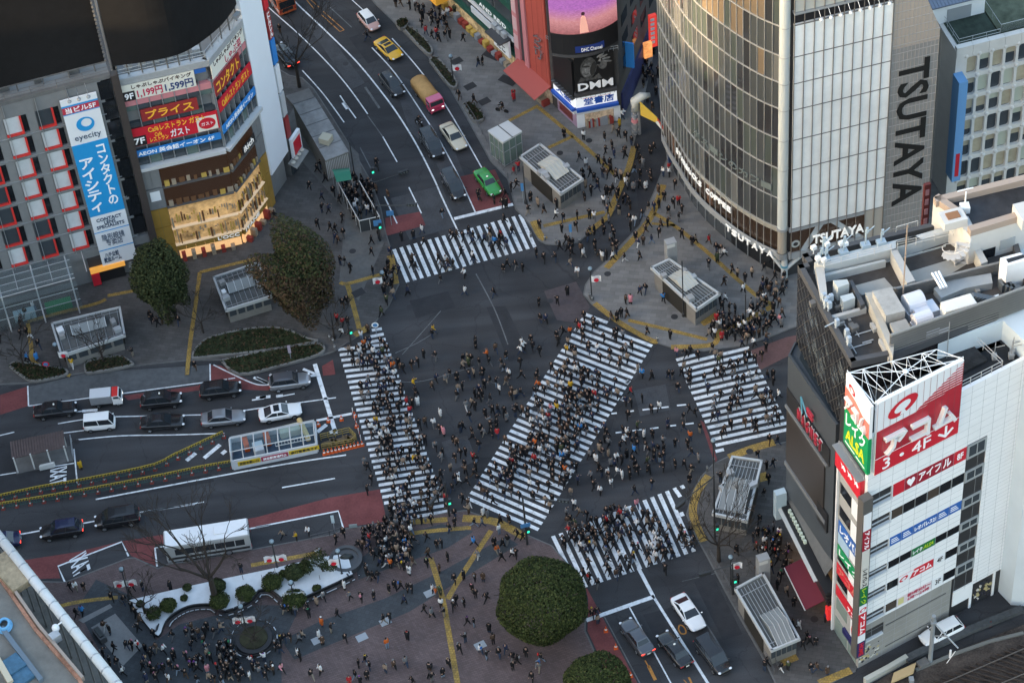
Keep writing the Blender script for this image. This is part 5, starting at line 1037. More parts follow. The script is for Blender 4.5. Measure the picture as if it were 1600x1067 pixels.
# ---------------------------------------------------------------- G: dark building with lattice glass front and unlit screen
def bld_lattice():
 t = thing('department_store', 'charcoal building with lattice glass tower, unlit screen and roof machinery', 'building', (32, 172, 0))
 BZ, TZ = 28.7, 39.1; vm = M('charcoal_render', (.050, .060, .072), .55, var=.12, scale=.5)
 base = [(27.6, 174.0), (28.5, 175.7), (29.1, 175.6), (33.2, 175.6), (34.5, 165.2), (32.0, 164.6), (30.9, 164.2)]
 adoptr(MB().prism(base, 7.2, BZ).build('screen_block', vm), t)
 tr = MB(); tr.prism([(28.7, 173.6), (29.2, 175.0), (31.3, 165.6), (30.95, 165.4)], BZ, BZ+.02); adoptr(tr.build('roof_trough', M('trough_dark', (.02, .028, .034), .3)), t)
 pp = MB()
 for a, b in zip(base, base[1:]+base[:1]): a, b = V((*a, BZ)), V((*b, BZ)); pp.par(a, b-a, V((0, .0, .25)), V((.25, .1, 0)))
 adoptr(pp.build('parapet', vm), t)
 # the screen on the street face
 a, b = V((30.9, 164.2, 0)), V((27.6, 174.0, 0)); fs = FA((30.9, 164.2), math.degrees(math.atan2(b.y-a.y, b.x-a.x)), True); L = (b-a).length
 fbox(fs, 'screen', M('unlit_screen', (.040, .034, .031), .35, var=.08, scale=2), t, 1.8, L-.2, 12.8, 21.2, .0, .18); fbox(fs, 'sign_band', signk, t, .9, L-.05, 21.6, 24.2, .0, .12)
 fr = MB(); fs.box(fr, 1.2, L-.05, 12.0, 12.6, .0, .28); fs.box(fr, 1.2, L, 21.2, 21.55, .0, .3); adoptr(fr.build('screen_frame', M('frame_grey', (.16, .17, .18), .5)), t)
 fbox(fs, 'screen_panel', M('unlit_dark', (.018, .018, .02), .4), t, .8, 3.0, 11.0, 14.0, .0, .2)
 nm = M('neon_red', (.35, .03, .05), .4, emit=.1); ns = M('neon_rim', (.55, .60, .62), .4)
 for i, ch in enumerate('MAGNET'):
  u = L-3.0-.92*(i+1); letters(fs, ch, u+.12, u+.60, 23.0, 24.5, .42, nm, t, bold=.03, depth=.2); letters(fs, ch, u+.09, u+.63, 22.95, 24.55, .34, ns, t, bold=.07, depth=.08)
 lo = MB(); lo.tube([fs.p(L-4.2, 24.6, .5), fs.p(L-3.9, 26.8, .5), fs.p(L-5.3, 25.2, .5)], .09, 5); adoptr(lo.build('neon_mark', M('neon_cyan', (.10, .30, .40), .4, emit=.1)), t)
 l2 = MB(); fs.box(l2, L-6.3, L-5.0, 26.0, 26.3, .3, .5); fs.box(l2, L-6.3, L-5.0, 25.4, 25.7, .3, .5); adoptr(l2.build('neon_bar', nm), t)
 # base floors: sloping canopy, black bands, awning shop
 adoptr(MB().prism([(28.6, 174.2), (29.8, 176), (34, 176), (35, 165.5), (31.8, 164.8), (31.4, 164.6)], 0, 7.3).build('base_wall', M('base_dark', (.035, .035, .035), .5)), t)
 fb = FA((30.95, 160.2), 103.0, True); can = MB(); can.par(fb.p(3.2, 7.3, -.9), fb.U*11, fb.N*.9+V((0, 0, -1.5)), V((0, 0, .18))); adoptr(can.build('canopy', M('canopy_grey', (.12, .125, .13), .5, .2, var=.15, scale=1)), t)
 for k in range(4): fbox(fb, 'fascia_band', M('band_black', (.02, .02, .022), .35), t, 1.2, 14.2, 3.3+.62*k, 3.8+.62*k, -.6+.06*k, .5+.12*k)
 fbox(fb, 'canopy_edge', M('edge_white', (.55, .56, .55), .5), t, 3.2, 14.2, 5.35, 5.5, .9, 1.3)
 gw = MB(); gw.par(fb.p(13.6, 3.6, .3), fb.U*.8, fb.N*1.2, V((0, 0, 4.2))); adoptr(gw.build('corner_fin', M('pale_blue_panel', (.42, .52, .58), .4)), t)
 fbox(fb, 'shop_front', warm, t, 1.6, 12.6, .15, 3.0, -.9, -.55)
 lz = MB()
 for k in range(9): lz.par(fb.p(8.0+.55*k, 5.6, .2), fb.U*.28, fb.N*.3, V((0, 0, .55)))
 adoptr(lz.build('fascia_letter', M('pale_green', (.5, .58, .5), .5, emit=.1)), t)
 aw = MB(); aw.par(fb.p(2.2, 3.1, .2), fb.U*6.0, fb.N*2.4+V((0, 0, -.75)), V((0, 0, .10))); a_ = adoptr(aw.build('awning', M('wine_awning', (.13, .022, .035), .8)), t)
 fbox(fb, 'awning_bar', M('edge_white', (.55, .56, .55)), t, 2.2, 8.2, 2.28, 2.42, 2.55, 2.68); fbox(fb, 'sign', M('red_lit_sign', (.75, .03, .03), .5, emit=.25), t, 2.3, 8.8, 3.1, 3.55, .1, .35); fbox(fb, 'side_sign', M('red_lit_sign', (.75, .03, .03)), t, .9, 1.6, 1.2, 3.0, .1, .6)
 lt = MB()
 for k in range(14): lt.par(fb.p(2.6+.43*k, 3.18, .36), fb.U*.25, fb.N*.03, V((0, 0, .28)))
 adoptr(lt.build('sign_stroke', letlit), t)
 # lattice tower
 lat = [(28.7, 175.8), (29.75, 176.0), (29.35, 177.2), (31.3, 177.7), (43, 179.8), (50.5, 181.2), (50.5, 169), (46.5, 166.7), (36.5, 163.0), (31.8, 162.4)]
 low = [(29.9, 175.7), (29.7, 177), (31.2, 177.7), (43, 179.8), (50.5, 181.2), (50.5, 169), (46.5, 166.7), (36.5, 163.2), (33.6, 163.4)]
 adoptr(MB().prism(low, 0, BZ).build('tower_base', M('tower_core', (.05, .05, .052))), t); adoptr(MB().prism(lat, BZ, TZ).build('tower_wall', M('lattice_black', (.012, .012, .014), .25)), t)
 p0, p1 = V((28.7, 175.8, 0)), V((31.75, 162.5, 0)); fl = FA((31.75, 162.5), math.degrees(math.atan2((p0-p1).y, (p0-p1).x)), True); LL = (p0-p1).length
 bars = MB(); pan = MB(); rng = random.Random(6)
 for k in range(-8, 18):
  for s in (1, -1):
   a = V((k*.95, 0)); u0 = k*1.25; u1 = u0+s*7.2
   # clip the slanting bar to the face
   q0, q1 = 0.0, 1.0
   for bound, sgn in ((0, 1), (LL, -1)):
    f0, f1 = sgn*(u0-bound), sgn*(u1-bound)
    if f0 < 0 and f1 < 0: q0 = 2; break
    if f0 < 0: q0 = max(q0, f0/(f0-f1))
    if f1 < 0: q1 = min(q1, f0/(f0-f1))
   if q0 >= q1: continue
   A = fl.p(u0+(u1-u0)*q0, BZ+(TZ-BZ)*q0, .04); B = fl.p(u0+(u1-u0)*q1, BZ+(TZ-BZ)*q1, .04); bars.tube([A, B], .024, 4)
 adoptr(bars.build('lattice', M('lattice_bar', (.085, .082, .078), .5)), t)
 for k in range(26):
  u, v = rng.uniform(.5, LL-2.4), rng.uniform(BZ+.8, TZ-2.2); s = rng.choice((1,)); fl.poly(pan, [(u, v), (u+.55, v+.8), (u+1.1+rng.uniform(0, .9), v+.2+1.4), (u+.9, v+.3)], .0, .03)
 adoptr(pan.build('glass_pane', glass('pale_pane', (.075, .088, .098), .06)), t)
 # roof: parapet, deck, white channel, machinery
 rp = MB(); ring = [V((*q, TZ)) for q in lat]
 for a, b in zip(ring, ring[1:]+ring[:1]):
  d = b-a; n = V((-d.y, d.x, 0)).normalized(); c = V((40, 174, TZ)); n = n if n.dot(c-a) > 0 else -n; rp.par(a, d, n*.55, V((0, 0, .9)))
 adoptr(rp.build('parapet', M('parapet_dark', (.075, .078, .085), .6)), t)
 adoptr(MB().prism(lat, TZ, TZ+.05).build('roof_deck', M('roof_brown', (.062, .058, .056), .9, var=.4, scale=.5)), t)
 RZ = TZ+.05
 def Rb(name, pts, h, mat, z=RZ, bev=0):      # a block on the roof from its top outline
  q = [W(x, y, z+h) for x, y in pts]; return adoptr(MB().prism([(p.x, p.y) for p in q], z, z+h).build(name, mat, bevel=bev), t)
 o5 = (1230, 380); o6 = (1400, 280); o7 = (1400, 440); S = 5.93
 def z(o, p): return zo(o, p, S)
 cw = M('channel_white', (.42, .45, .46), .5, var=.12, scale=1.0); cg = M('shed_grey', (.42, .46, .47), .55, var=.08, scale=1); ct = M('beam_cream', (.40, .405, .40), .6, var=.1, scale=1)
 Rb('walkway', z(o5, [(250, 180), (300, 150), (760, 30), (1186, -70), (1260, -30), (960, 60), (350, 215)]), 1.6, cw)
 Rb('walkway', z(o6, [(0, 575), (600, 400), (610, 440), (0, 640)]), 1.6, cw)
 Rb('gutter', z(o5, [(262, 225), (340, 205), (372, 480), (310, 500)]), 1.4, ct); Rb('gutter', z(o5, [(360, 680), (730, 580), (735, 605), (440, 690)]), .7, ct)
 Rb('courtyard_wall', z(o5, [(345, 280), (900, 150), (915, 165), (345, 305)]), .9, cw); Rb('courtyard_floor', z(o5, [(600, 400), (900, 320), (990, 420), (690, 480)]), .05, M('floor_beige', (.34, .34, .32), .7, var=.1, scale=1))
 Rb('courtyard_floor', z(o6, [(120, 860), (480, 750), (650, 790), (470, 900), (170, 950)]), .05, M('floor_beige', (.4, .39, .35)))
 Rb('inner_wall', z(o5, [(560, 230), (900, 145), (905, 150), (565, 240)]), 3.0, cg, RZ-2.9+.05) ; Rb('inner_wall', z(o6, [(60, 720), (460, 610), (462, 616), (62, 730)]), 3.0, cg, RZ-2.9+.05)
 Rb('post', z(o5, [(915, 165), (1000, 140), (1000, 150), (920, 175)]), 2.4, cg, RZ-2.3)
 Rb('beam', z(o5, [(960, 70), (1020, 60), (1186, 345), (1110, 370)]), 1.7, ct); Rb('beam', z(o6, [(690, 580), (740, 560), (850, 760), (790, 785)]), 1.7, ct)
 Rb('plant_shed', z(o5, [(425, 345), (555, 335), (575, 375), (470, 410)]), 1.9, cg); Rb('plant_shed', z(o5, [(490, 490), (605, 460), (630, 505), (520, 545)]), 1.6, cg); Rb('low_wall', z(o5, [(575, 345), (605, 340), (720, 560), (680, 580)]), 1.3, M('parapet_dark', (.075, .078, .085)))
 Rb('concrete_tank', z(o5, [(725, 460), (790, 450), (990, 930), (980, 1050)]), 1.6, M('tank_cream', (.36, .355, .33), .7, var=.12, scale=1)); Rb('duct_housing', z(o5, [(790, 445), (965, 405), (1095, 625), (915, 670)]), 2.2, M('housing_grey', (.34, .34, .33), .7, var=.2, scale=1.5), RZ+.3); Rb('duct_housing', z(o5, [(950, 740), (1100, 700), (1150, 790), (1000, 840)]), 1.7, conc, RZ+.2)
 Rb('bracket_beam', z(o5, [(845, 885), (870, 880), (970, 1060), (940, 1067)]), .6, ct); Rb('bracket_beam', z(o5, [(765, 735), (800, 730), (830, 790), (800, 800)]), .5, ct)
 # blowers
 bw = M('blower_white', (.60, .62, .68), .5, .1)
 for q in ((165, 190), (245, 345)):
  p = W(*z(o7, [q])[0], RZ+1.6); o = MB(); o.tube([p-V((.85, .25, 0)), p+V((.85, .25, 0))], 1.0 if q[0] < 200 else .75, 18); o.box(p+V((.5, -1.0, -.5)), (1.5, 1.3, 1.3), .3); o.box(p+V((1.6, -.6, -.7)), (1.0, 1.6, 1.2), .3); o.box(p+V((-.1, -.2, -1.1)), (1.7, 1.6, 1.1), .3); adoptr(o.build('blower', bw), t)
 # white cooling unit, ribbed
 ru = Rb('cooling_unit', z(o7, [(410, 190), (690, 105), (755, 200), (460, 285)]), 2.6, M('unit_cream', (.66, .66, .62), .5, var=.05, scale=1), RZ, .08)
 Rb('grey_duct', z(o6, [(350, 1010), (470, 940), (880, 870), (895, 960), (640, 1010), (420, 1100)]), .9, M('duct_grey', (.30, .33, .35), .6, var=.1, scale=1)); Rb('tank', z(o6, [(965, 730), (1150, 680), (1250, 740), (1030, 800)]), 3.4, wht); Rb('tank_mouth', z(o6, [(1020, 740), (1180, 697), (1200, 725), (1040, 775)]), .02, M('black_panel', (.014, .014, .016)), RZ+3.4)
 pz = MB()
 for k in range(3): a, b = z(o6, [(335+30*k, 870-8*k), (420+25*k, 1015-8*k)]); pz.tube([W(*a, RZ+1.9), W(*b, RZ+1.6)], .13, 6)
 adoptr(pz.build('white_pipe', wht), t)
 cp = MB()
 for k in range(7): p = W(*z(o7, [(720+30*k, 120+6*k)])[0], RZ+1.2); cp.lathe(p, [(.35, -.6), (.35, .0), (.25, .1)], 10, axis='Y')
 for k in range(4): a, b = z(o7, [(760, 190+22*k), (1010, 120+22*k)]); cp.tube([W(*a, RZ+.9), W(*b, RZ+.9)], .10, 6)
 for k in range(6): a = z(o7, [(980+40*k, 70+14*k)])[0]; p = W(*a, RZ); cp.box(p+V((0, 0, .5)), (.5, .9, 1.0), .3)
 adoptr(cp.build('pipework', M('pipe_dark', (.10, .12, .14), .5, .3)), t); Rb('valve_box', z(o7, [(850, 150), (950, 115), (965, 180), (880, 215)]), 1.3, wht)
 # corrugated screens round the plant yard
 co = M('corrugated', (.25, .25, .245), .6, .2, var=.1, scale=.6)
 def louvre(a, b, h):
  m = MB(); a, b = V(a), V(b); d = b-a; n = V((d.y, -d.x, 0)).normalized()
  for k in range(9): m.par(a+V((0, 0, h*k/9)), d, n*.12+V((0, 0, h/9*.5)), V((0, 0, h/9*.45)))
  m.par(a-n*.1, d, -n*.06, V((0, 0, h))); m.tube([a+V((0, 0, h)), b+V((0, 0, h))], .12, 6); return adoptr(m.build('louvre_screen', co), t)
 e0, e1 = V((35.6, 163.2, RZ)), V((47.2, 166.9, RZ)); louvre(e0, e1, 3.2); louvre(e1, e1+V((3.4, 1.2, 0)), 3.2)
 g0, g1 = W(*z(o6, [(0, 1005)])[0], RZ+1.8), W(*z(o6, [(960, 765)])[0], RZ+1.8); louvre(V((g0.x, g0.y, RZ)), V((g1.x, g1.y, RZ)), 1.7); g2 = W(*z(o5, [(985, 410)])[0], RZ+1.8); louvre(V((g2.x, g2.y, RZ)), V((g0.x, g0.y, RZ)), 1.7)
 # railings, mast, antennas, spiral stair
 rl = MB(); q = [W(*p, RZ+1.6) for p in z(o5, [(345, 230), (960, 75)])]; rail(rl, q, 1.0, .035, 3, 1.7); adoptr(rl.build('railing', M('white_frame', (.5, .5, .5))), t); rl = MB(); q = [W(*p, RZ+1.6) for p in z(o6, [(10, 650), (530, 530)])]; rail(rl, q, 1.0, .035, 3, 1.7); adoptr(rl.build('railing', M('white_frame', (.5, .5, .5))), t); rl = MB(); q = [W(*p, TZ+.9) for p in z(o6, [(0, 490), (200, 432)])]; rail(rl, q, .7, .04, 1, 3); adoptr(rl.build('railing', M('white_frame', (.5, .5, .5))), t)
 ms = MB(); p = W(*z(o5, [(1068, 560)])[0], RZ); ms.tube([p, p+V((0, 0, HT(p, 1418, 352)-RZ))], .07, 6); adoptr(ms.build('mast', M('mast_brown', (.30, .24, .20), .6)), t)
 an = MB(); ab = M('antenna_blue', (.30, .38, .45), .5)
 for x, y, h in ((310, 150, 1.2), (330, 130, 2.4), (520, 95, 2.0), (725, 30, 2.2), (870, 5, 1.6), (355, 160, 1.4)):
  p = W(*z(o5, [(x, y)])[0], RZ+1.6); an = MB(); an.box(p+V((0, 0, .2)), (.9, .7, .4), .2); an.tube([p, p+V((0, 0, h))], .09, 6); an.tube([p+V((0, 0, h*.8)), p+V((.9, .5, h))], .06, 5); an.box(p+V((.1, 0, h)), (.25, .2, .7)); adoptr(an.build('antenna', ab), t)
 fl_ = MB()
 for x, y in ((285, 140), (340, 155), (245, 40), (370, 10), (500, 0), (540, 5)): p = W(*z(o5, [(x, y)])[0], RZ+2.4); fl_ = MB(); fl_.box(p, (.5, .4, .42), .4); fl_.tube([p, p-V((0, 0, .9))], .05, 5); adoptr(fl_.build('flood_lamp', M('lamp_white', (.7, .72, .74))), t)
 ma = MB()
 for x, y in ((330, 560), (360, 590), (395, 570), (345, 620), (380, 640), (540, 890), (560, 960), (450, 800)): p = W(*z(o5, [(x, y)])[0], RZ+.6); ma.tube([p-V((0, 0, .6)), p+V((0, 0, 1.5))], .10, 6); ma.box(p+V((.1, 0, 1.0)), (.4, .35, .8), .4)
 a, b = z(o5, [(350, 775), (470, 715)]); ma.tube([W(*a, RZ+1), W(*b, RZ+1.2)], .07, 5); ma.tube([W(*a, RZ+1.1), W(*b, RZ+.4)], .07, 5)
 adoptr(ma.build('roof_bracket', M('bracket_blue', (.42, .48, .54), .5, .2)), t)
 sp = MB(); p = W(*z(o6, [(545, 800)])[0], RZ); sp.tube([p, p+V((0, 0, 3.2))], .12, 8)
 for k in range(14): a = .45*k; sp.par(p+V((0, 0, .22*k)), V((cos(a), sin(a), 0))*1.3, V((-sin(a), cos(a), 0))*.45, V((0, 0, .05)))
 sp.tube([p+V((1.35*cos(.45*k/2), 1.35*sin(.45*k/2), .11*k+.9)) for k in range(28)], .05, 5); adoptr(sp.build('spiral_stair', M('white_frame', (.5, .5, .5))), t)
 crng = random.Random(12)
 for k in range(20):      # small boxes, conduits and drains that clutter the plant yard
  x, y = crng.choice(((320, 620, 500, 640), (560, 700, 900, 990), (500, 640, 700, 900), (200, 330, 300, 640))), 0; px_, py_ = crng.uniform(x[0], x[1]), crng.uniform(x[2], x[3]); p = W(*z(o5, [(px_, py_)])[0], RZ); hh = crng.uniform(.15, .7)
  if k % 2: adoptr(MB().box(p+V((0, 0, hh/2)), (crng.uniform(.25, .8), crng.uniform(.25, .8), hh), .3).build('junction_box', crng.choice((concd, conc, concd))), t)
  else: d = crng.choice((V((.97, .25, 0)), V((.25, -.97, 0))))*crng.uniform(1, 3); adoptr(MB().tube([p+V((0, 0, .15)), p+d+V((0, 0, .15))], .06, 5).build('conduit', crng.choice((steel, alu, concd))), t)
 for k in range(20): q = e0.lerp(e1, crng.uniform(.05, .95)) + V((-.25, .97, 0))*crng.uniform(.5, 6); hh = crng.uniform(.2, .9); adoptr(MB().box(q+V((0, 0, hh/2)), (crng.uniform(.3, 1.2), crng.uniform(.3, .9), hh), .3).build('junction_box', crng.choice((concd, conc, concd, M('pipe_dark', (.1, .12, .14))))), t)
 # tall rear wall toward the office building
 adoptr(MB().prism([(35.5, 162.9), (47.2, 166.6), (49.8, 161.5), (56, 160), (60, 175), (52, 180), (47, 167.2), (35.4, 163.3)], 0, TZ-.1).build('rear_wall', M('pale_blue_wall', (.56, .64, .70), .5, var=.06, scale=.3)), t)
 lf = MB(); lf.tube([(41.5, 164.6, 36.0), (41.5, 164.6, 41.8)], .05, 5); adoptr(lf.build('lightning_rod', alu), t)
bld_lattice()
# ---------------------------------------------------------------- H: white office building with red finance signs
def bld_white_office():
 C0 = (32.5, 155.4); fA = FA(C0, 25.9); fB = FA(C0, 108.5, True); fB.U *= .87; t = thing('office_building', 'white tiled office building with red and green loan signs', 'building', fA.p(9, 0)); H = 36.9
 tile = Mpave('white_tile', (.80, .81, .825), (.42, .45, .48), 50, 50, 0, .06, 0.0, .4); gs = Mpave('grey_stone', (.27, .265, .25), (.15, .15, .14), 50, 50, 0, .12, 0, .7)
 P = [fA.p(.35, 0, -.1), fA.p(18.2, 0, -.1), fA.p(18.2, 0, -9), (47.5, 166.2), (36.8, 162.6), fB.p(6.9, 0, -.1), fB.p(.35, 0, -.1)]
 adoptr(MB().prism([(p[0], p[1]) for p in P], 0, H-.6).build('core', M('core_dark', (.03, .03, .032), .5)), t)
 wl = MB(); gl = MB()
 rows = [(26.1, 28.0), (22.5, 24.0), (18.3, 19.7), (14.6, 15.8), (11.0, 12.3), (7.3, 8.7)]     # window bands
 vs = [0.0, 5.9]; 
 # spandrels between the window bands (left part), full wall at right, top
 tops = [H]+[r[0] for r in rows]; bots = [r[1] for r in rows]+[6.9]
 for v1, v0 in zip(tops, bots): fA.box(wl, 0, 11.95, v0, v1, -.4, 0)
 fA.box(wl, 11.95, 14.4, 28.1, H, -.4, -.003); fA.box(wl, 14.4, 18.3, 4.0, H, -.4, 0); fA.box(wl, 11.95, 14.4, 1.9, 4.4, -.4, -.003)
 for r in rows: fA.box(wl, 0.02, .35, r[0], r[1], -.4, -.01)
 fA.box(gl, .0, 11.6, 0, 4.2, -.4, -.012); fA.box(gl, 3.1, 11.6, 4.2, 6.9, -.4, -.012); fA.box(gl, 0, 3.1, 5.9, 6.9, -.4, -.012); fA.box(gl, 0, .5, 4.2, 5.9, -.4, -.012)
 fA.box(wl, 14.2, 14.5, 0, 4.0, -.4, 0); fA.box(wl, 17.2, 17.5, 0, 4.0, -.4, 0)
 adoptr(wl.build('wall', tile), t); adoptr(gl.build('stone_wall', gs), t)
 jt = MB()
 for k in range(13): u = .02+1.49*k; fA.box(jt, u-.012, u+.012, 0 if u < 11.6 else 4.0, H, .0, .006)
 v = 28.6
 while v < H: fA.box(jt, 0, 18.3, v, v+.022, .0, .006); v += 1.05
 for r0, r1 in zip(rows[:-1], rows[1:]):
  for f in (.33, .66): v = r1[1]+(r0[0]-r1[1])*f; fA.box(jt, 0, 11.9, v, v+.03, .0, .006)
 v = 4.4
 while v < 28: fA.box(jt, 14.5, 18.3, v, v+.022, .0, .006); v += .62
 for k in range(7): fA.box(jt, 0, 11.6, .9*k, .9*k+.02, -.012, -.004)
 adoptr(jt.build('tile_joint', M('tile_joint', (.36, .38, .40), .7)), t)
 # windows
 segs = [(3.1, 4.5), (4.55, 5.95), (6.0, 7.4), (7.45, 8.9), (8.95, 10.35), (10.4, 11.9)]
 for r, (v0, v1) in enumerate(rows):
  o = MB(); fA.box(o, .4, .52, v0-.1, v1+.02, -.3, .14); fA.box(o, 2.95, 3.07, v0, v1, -.3, .10); fA.box(o, .4, 3.0, v0-.02, v0+.18, -.3, .22); fA.box(o, .4, 3.0, v0+.75, v0+.82, -.2, .02); adoptr(o.build('balcony_frame', M('balcony_white', (.62, .64, .66), .5)), t)
  fbox(fA, 'window', gdk, t, .52, 2.95, v0+.18, v1, -.35, -.2)
  for a, b in segs: fbox(fA, 'window', gdk if (r+int(a)) % 4 else M('brown_glass', (.07, .055, .045), .1), t, a, b, v0, v1, -.3, -.04)
  mu = MB()
  for a, b in segs: fA.box(mu, a-.05, a, v0, v1, -.2, .02)
  adoptr(mu.build('mullion', alu), t)
  w = fbox(fA, 'stair_window', M('stair_frame', (.33, .35, .36), .5), t, 12.0, 14.35, v0-.25, v1-.1, -.4, .05); adoptr(fA.box(MB(), 12.25, 14.1, v0+.1, v1-.3, .05, .06).build('pane', gmid), w); adoptr(fA.box(MB(), 13.15, 13.25, v0+.1, v1-.3, .06, .08).build('glazing_bar', M('stair_frame', (.33, .35, .36))), w)
 ow = MB(); fA.box(ow, .4, .55, 4.1, 5.9, -.3, .12); fA.box(ow, .4, 2.9, 4.1, 4.3, -.3, .2); adoptr(ow.build('balcony_frame', M('balcony_white', (.62, .64, .66))), t); fbox(fA, 'window', gdk, t, .55, 2.85, 4.3, 5.8, -.35, -.2)
 fr = MB(); rng = random.Random(3)
 for k in range(60): u, v = rng.uniform(.1, 2.6), rng.uniform(.6, 3.2); fA.poly(fr, [(u+rng.uniform(.05, .25)*cos(a), v+rng.uniform(.05, .25)*sin(a)) for a in (0, 1.2, 2.4, 3.6, 4.8)], -.012, .002+.0004*k, rng.randrange(3))
 for k in range(40): u, v = rng.uniform(14.7, 17.0), rng.uniform(.4, 3.3); fA.poly(fr, [(u+rng.uniform(.08, .28)*cos(a), v+rng.uniform(.08, .28)*sin(a)) for a in (0, 1.2, 2.4, 3.6, 4.8)], -.3, .002+.0004*k, rng.randrange(3))
 adoptr(fr.build('mural', [M('mural_white', (.55, .54, .50), .7), M('mural_dark', (.04, .04, .05), .7), M('mural_yellow', (.45, .38, .2), .7)]), t)
 fbox(fA, 'wall_pipe', M('pipe_grey', (.12, .12, .12), .6), t, 3.3, 10.9, 5.0, 5.12, -.01, .06); fbox(fA, 'wall_pipe', M('pipe_grey', (.12, .12, .12)), t, 3.4, 9.0, 1.3, 1.38, -.01, .06)
 # signs in the window bands
 v0, v1 = rows[0]; mar = M('loan_maroon', (.33, .012, .03), .4)
 sign(fA, t, 3.1, 4.5, v0, v1, signr, d=-.03, th=.05); s = sign(fA, t, 4.55, 5.95, v0, v1, mar, d=-.03, th=.05); hh = MB(); fA.poly(hh, [(5.25+.5*.0625*16*sin(a)**3*.95, 27.1+.045*(13*cos(a)-5*cos(2*a)-2*cos(3*a)-cos(4*a))) for a in [2*pi*k/24 for k in range(24)]], .02, .04); adoptr(hh.build('emblem', letw), s)
 sign(fA, t, 6.0, 8.9, v0, v1, mar, 'アイフ', letw, d=-.03, th=.05, tb=(.06, .97, .2, .85), bold=.04); sign(fA, t, 8.95, 10.35, v0, v1, mar, 'ル', letw, d=-.03, th=.05, tb=(.1, .8, .2, .85), bold=.04); sign(fA, t, 10.4, 11.9, v0, v1, signr, '8F', letw, d=-.03, th=.05, tb=(.25, .75, .25, .75), bold=.03)
 v0, v1 = rows[2]
 for a, b, tx in ((3.1, 4.5, '小田原'), (4.55, 5.95, '貸します'), (6.0, 8.9, 'レオパレス21'), (8.95, 10.35, None), (10.4, 11.9, None)): sign(fA, t, a, b, v0, v1, signb, tx if tx and 'レ' in tx else None, letw, d=-.03, th=.05, tb=(.05, .95, .25, .75), bold=.03)
 lt = MB()
 for a in (3.3, 4.75, 9.1, 10.55):
  for k in range(3): fA.box(lt, a, a+1.0-.15*k, v0+.35+.28*k, v0+.47+.28*k, .02, .03)
 adoptr(lt.build('sign_stroke', letw), t)
 v0, v1 = rows[3]; s = sign(fA, t, 6.0, 8.9, v0, v1, M('alsa_green', (.008, .16, .05), .45), 'レイク', letw, d=-.03, th=.05, tb=(.05, .45, .25, .75), bold=.03); more(fA, s, 'ALSA', 7.4, 8.8, v0+.35, v1-.3, .03, M('alsa_yellow', (.45, .60, .02), .5), bold=.03, skew=.1)
 v0, v1 = rows[4]; s = sign(fA, t, 4.55, 8.9, v0, v1, signr, 'アコム', letw, d=-.03, th=.06, tb=(.42, .95, .2, .8), bold=.04)
 adoptr(fA.poly(MB(), [(4.55, v0), (5.9, v0), (6.5, v1), (4.55, v1)], .03, .04).build('sign_panel', signw), s)
 def mark(f, u, v, r, parent, d):
  e = MB(); f.poly(e, [(u+r*cos(2*pi*k/20)*(1.25), v+r*.8*sin(2*pi*k/20)+.35*r*cos(2*pi*k/20)) for k in range(20)], d, d+.02); o = adoptr(e.build('emblem', signr), parent)
  e = MB(); f.poly(e, [(u-.05*r+.62*r*cos(2*pi*k/16)*1.1, v+.02*r+.45*r*sin(2*pi*k/16)+.2*r*cos(2*pi*k/16)) for k in range(16)], d+.02, d+.03); f.poly(e, [(u-.25*r, v-.75*r), (u+.35*r, v-.8*r), (u+.05*r, v-.2*r)], d+.02, d+.031); adoptr(e.build('emblem_core', signw), o)
 mark(fA, 5.2, (v0+v1)/2, .42, s, .04); sign(fA, t, 8.95, 10.35, v0, v1, signw, '4F', signk, d=-.03, th=.05, tb=(.3, .8, .2, .75), bold=.01)
 v0, v1 = rows[5]; s = sign(fA, t, 4.55, 8.9, v0, v1, M('sign_pinkish', (.70, .62, .64), .5), '朝9時30分～', M('hours_red', (.45, .05, .1), .5), d=-.03, th=.05, tb=(.3, .97, .52, .92)); more(fA, s, '6時～24時', 5.9, 8.6, v0+.12, v0+.62, .03, M('hours_red', (.45, .05, .1))); adoptr(fA.box(MB(), 4.7, 5.4, v0+.2, v1-.2, .03, .04).build('sign_panel', M('sign_cream2', (.6, .55, .25), .5)), s); sign(fA, t, 8.95, 10.35, v0, v1, signw, '3F', signk, d=-.03, th=.05, tb=(.3, .8, .2, .75), bold=.01)
 # rooftop sign with its truss
 bs = thing('rooftop_sign', 'large red and white rooftop loan sign with an open white truss behind', 'sign', fA.p(5, 37, 0)); z0, z1 = 31.6, 42.0
 adoptr(fA.box(MB(), .4, 10.2, z0, z1, .05, .45).build('panel', signw), bs)
 rp = M('sign_red_ribbed', (.42, .02, .035), .45); adoptr(fA.poly(MB(), [(.4, 33.95), (10.2, 33.95), (10.2, 38.9), (5.2, 38.0), (.4, 37.9)], .45, .48).build('red_field', rp), bs); adoptr(fA.box(MB(), .4, 10.2, z0, 33.8, .45, .48).build('red_field', M('sign_red', (.58, .018, .035))), bs)
 st = MB()
 for k in range(10): v = 38.25+.36*k; u = 5.1+.52*k; hh = .25-.017*k; fA.poly(st, [(u, v), (10.2, v), (10.2, v+hh), (u+.3, v+hh)], .45, .485)
 fA.box(st, 5.0, 10.2, 37.9, 38.15, .45, .486); adoptr(st.build('red_stripe', rp), bs)
 rb = MB()
 for k in range(14): fA.box(rb, .4+.75*k-.012, .4+.75*k+.012, 33.9, 41.9, .48, .495)
 adoptr(rb.build('panel_joint', M('joint_red', (.30, .10, .11), .6)), bs)
 mark(fA, 3.3, 39.9, 1.35, bs, .49)
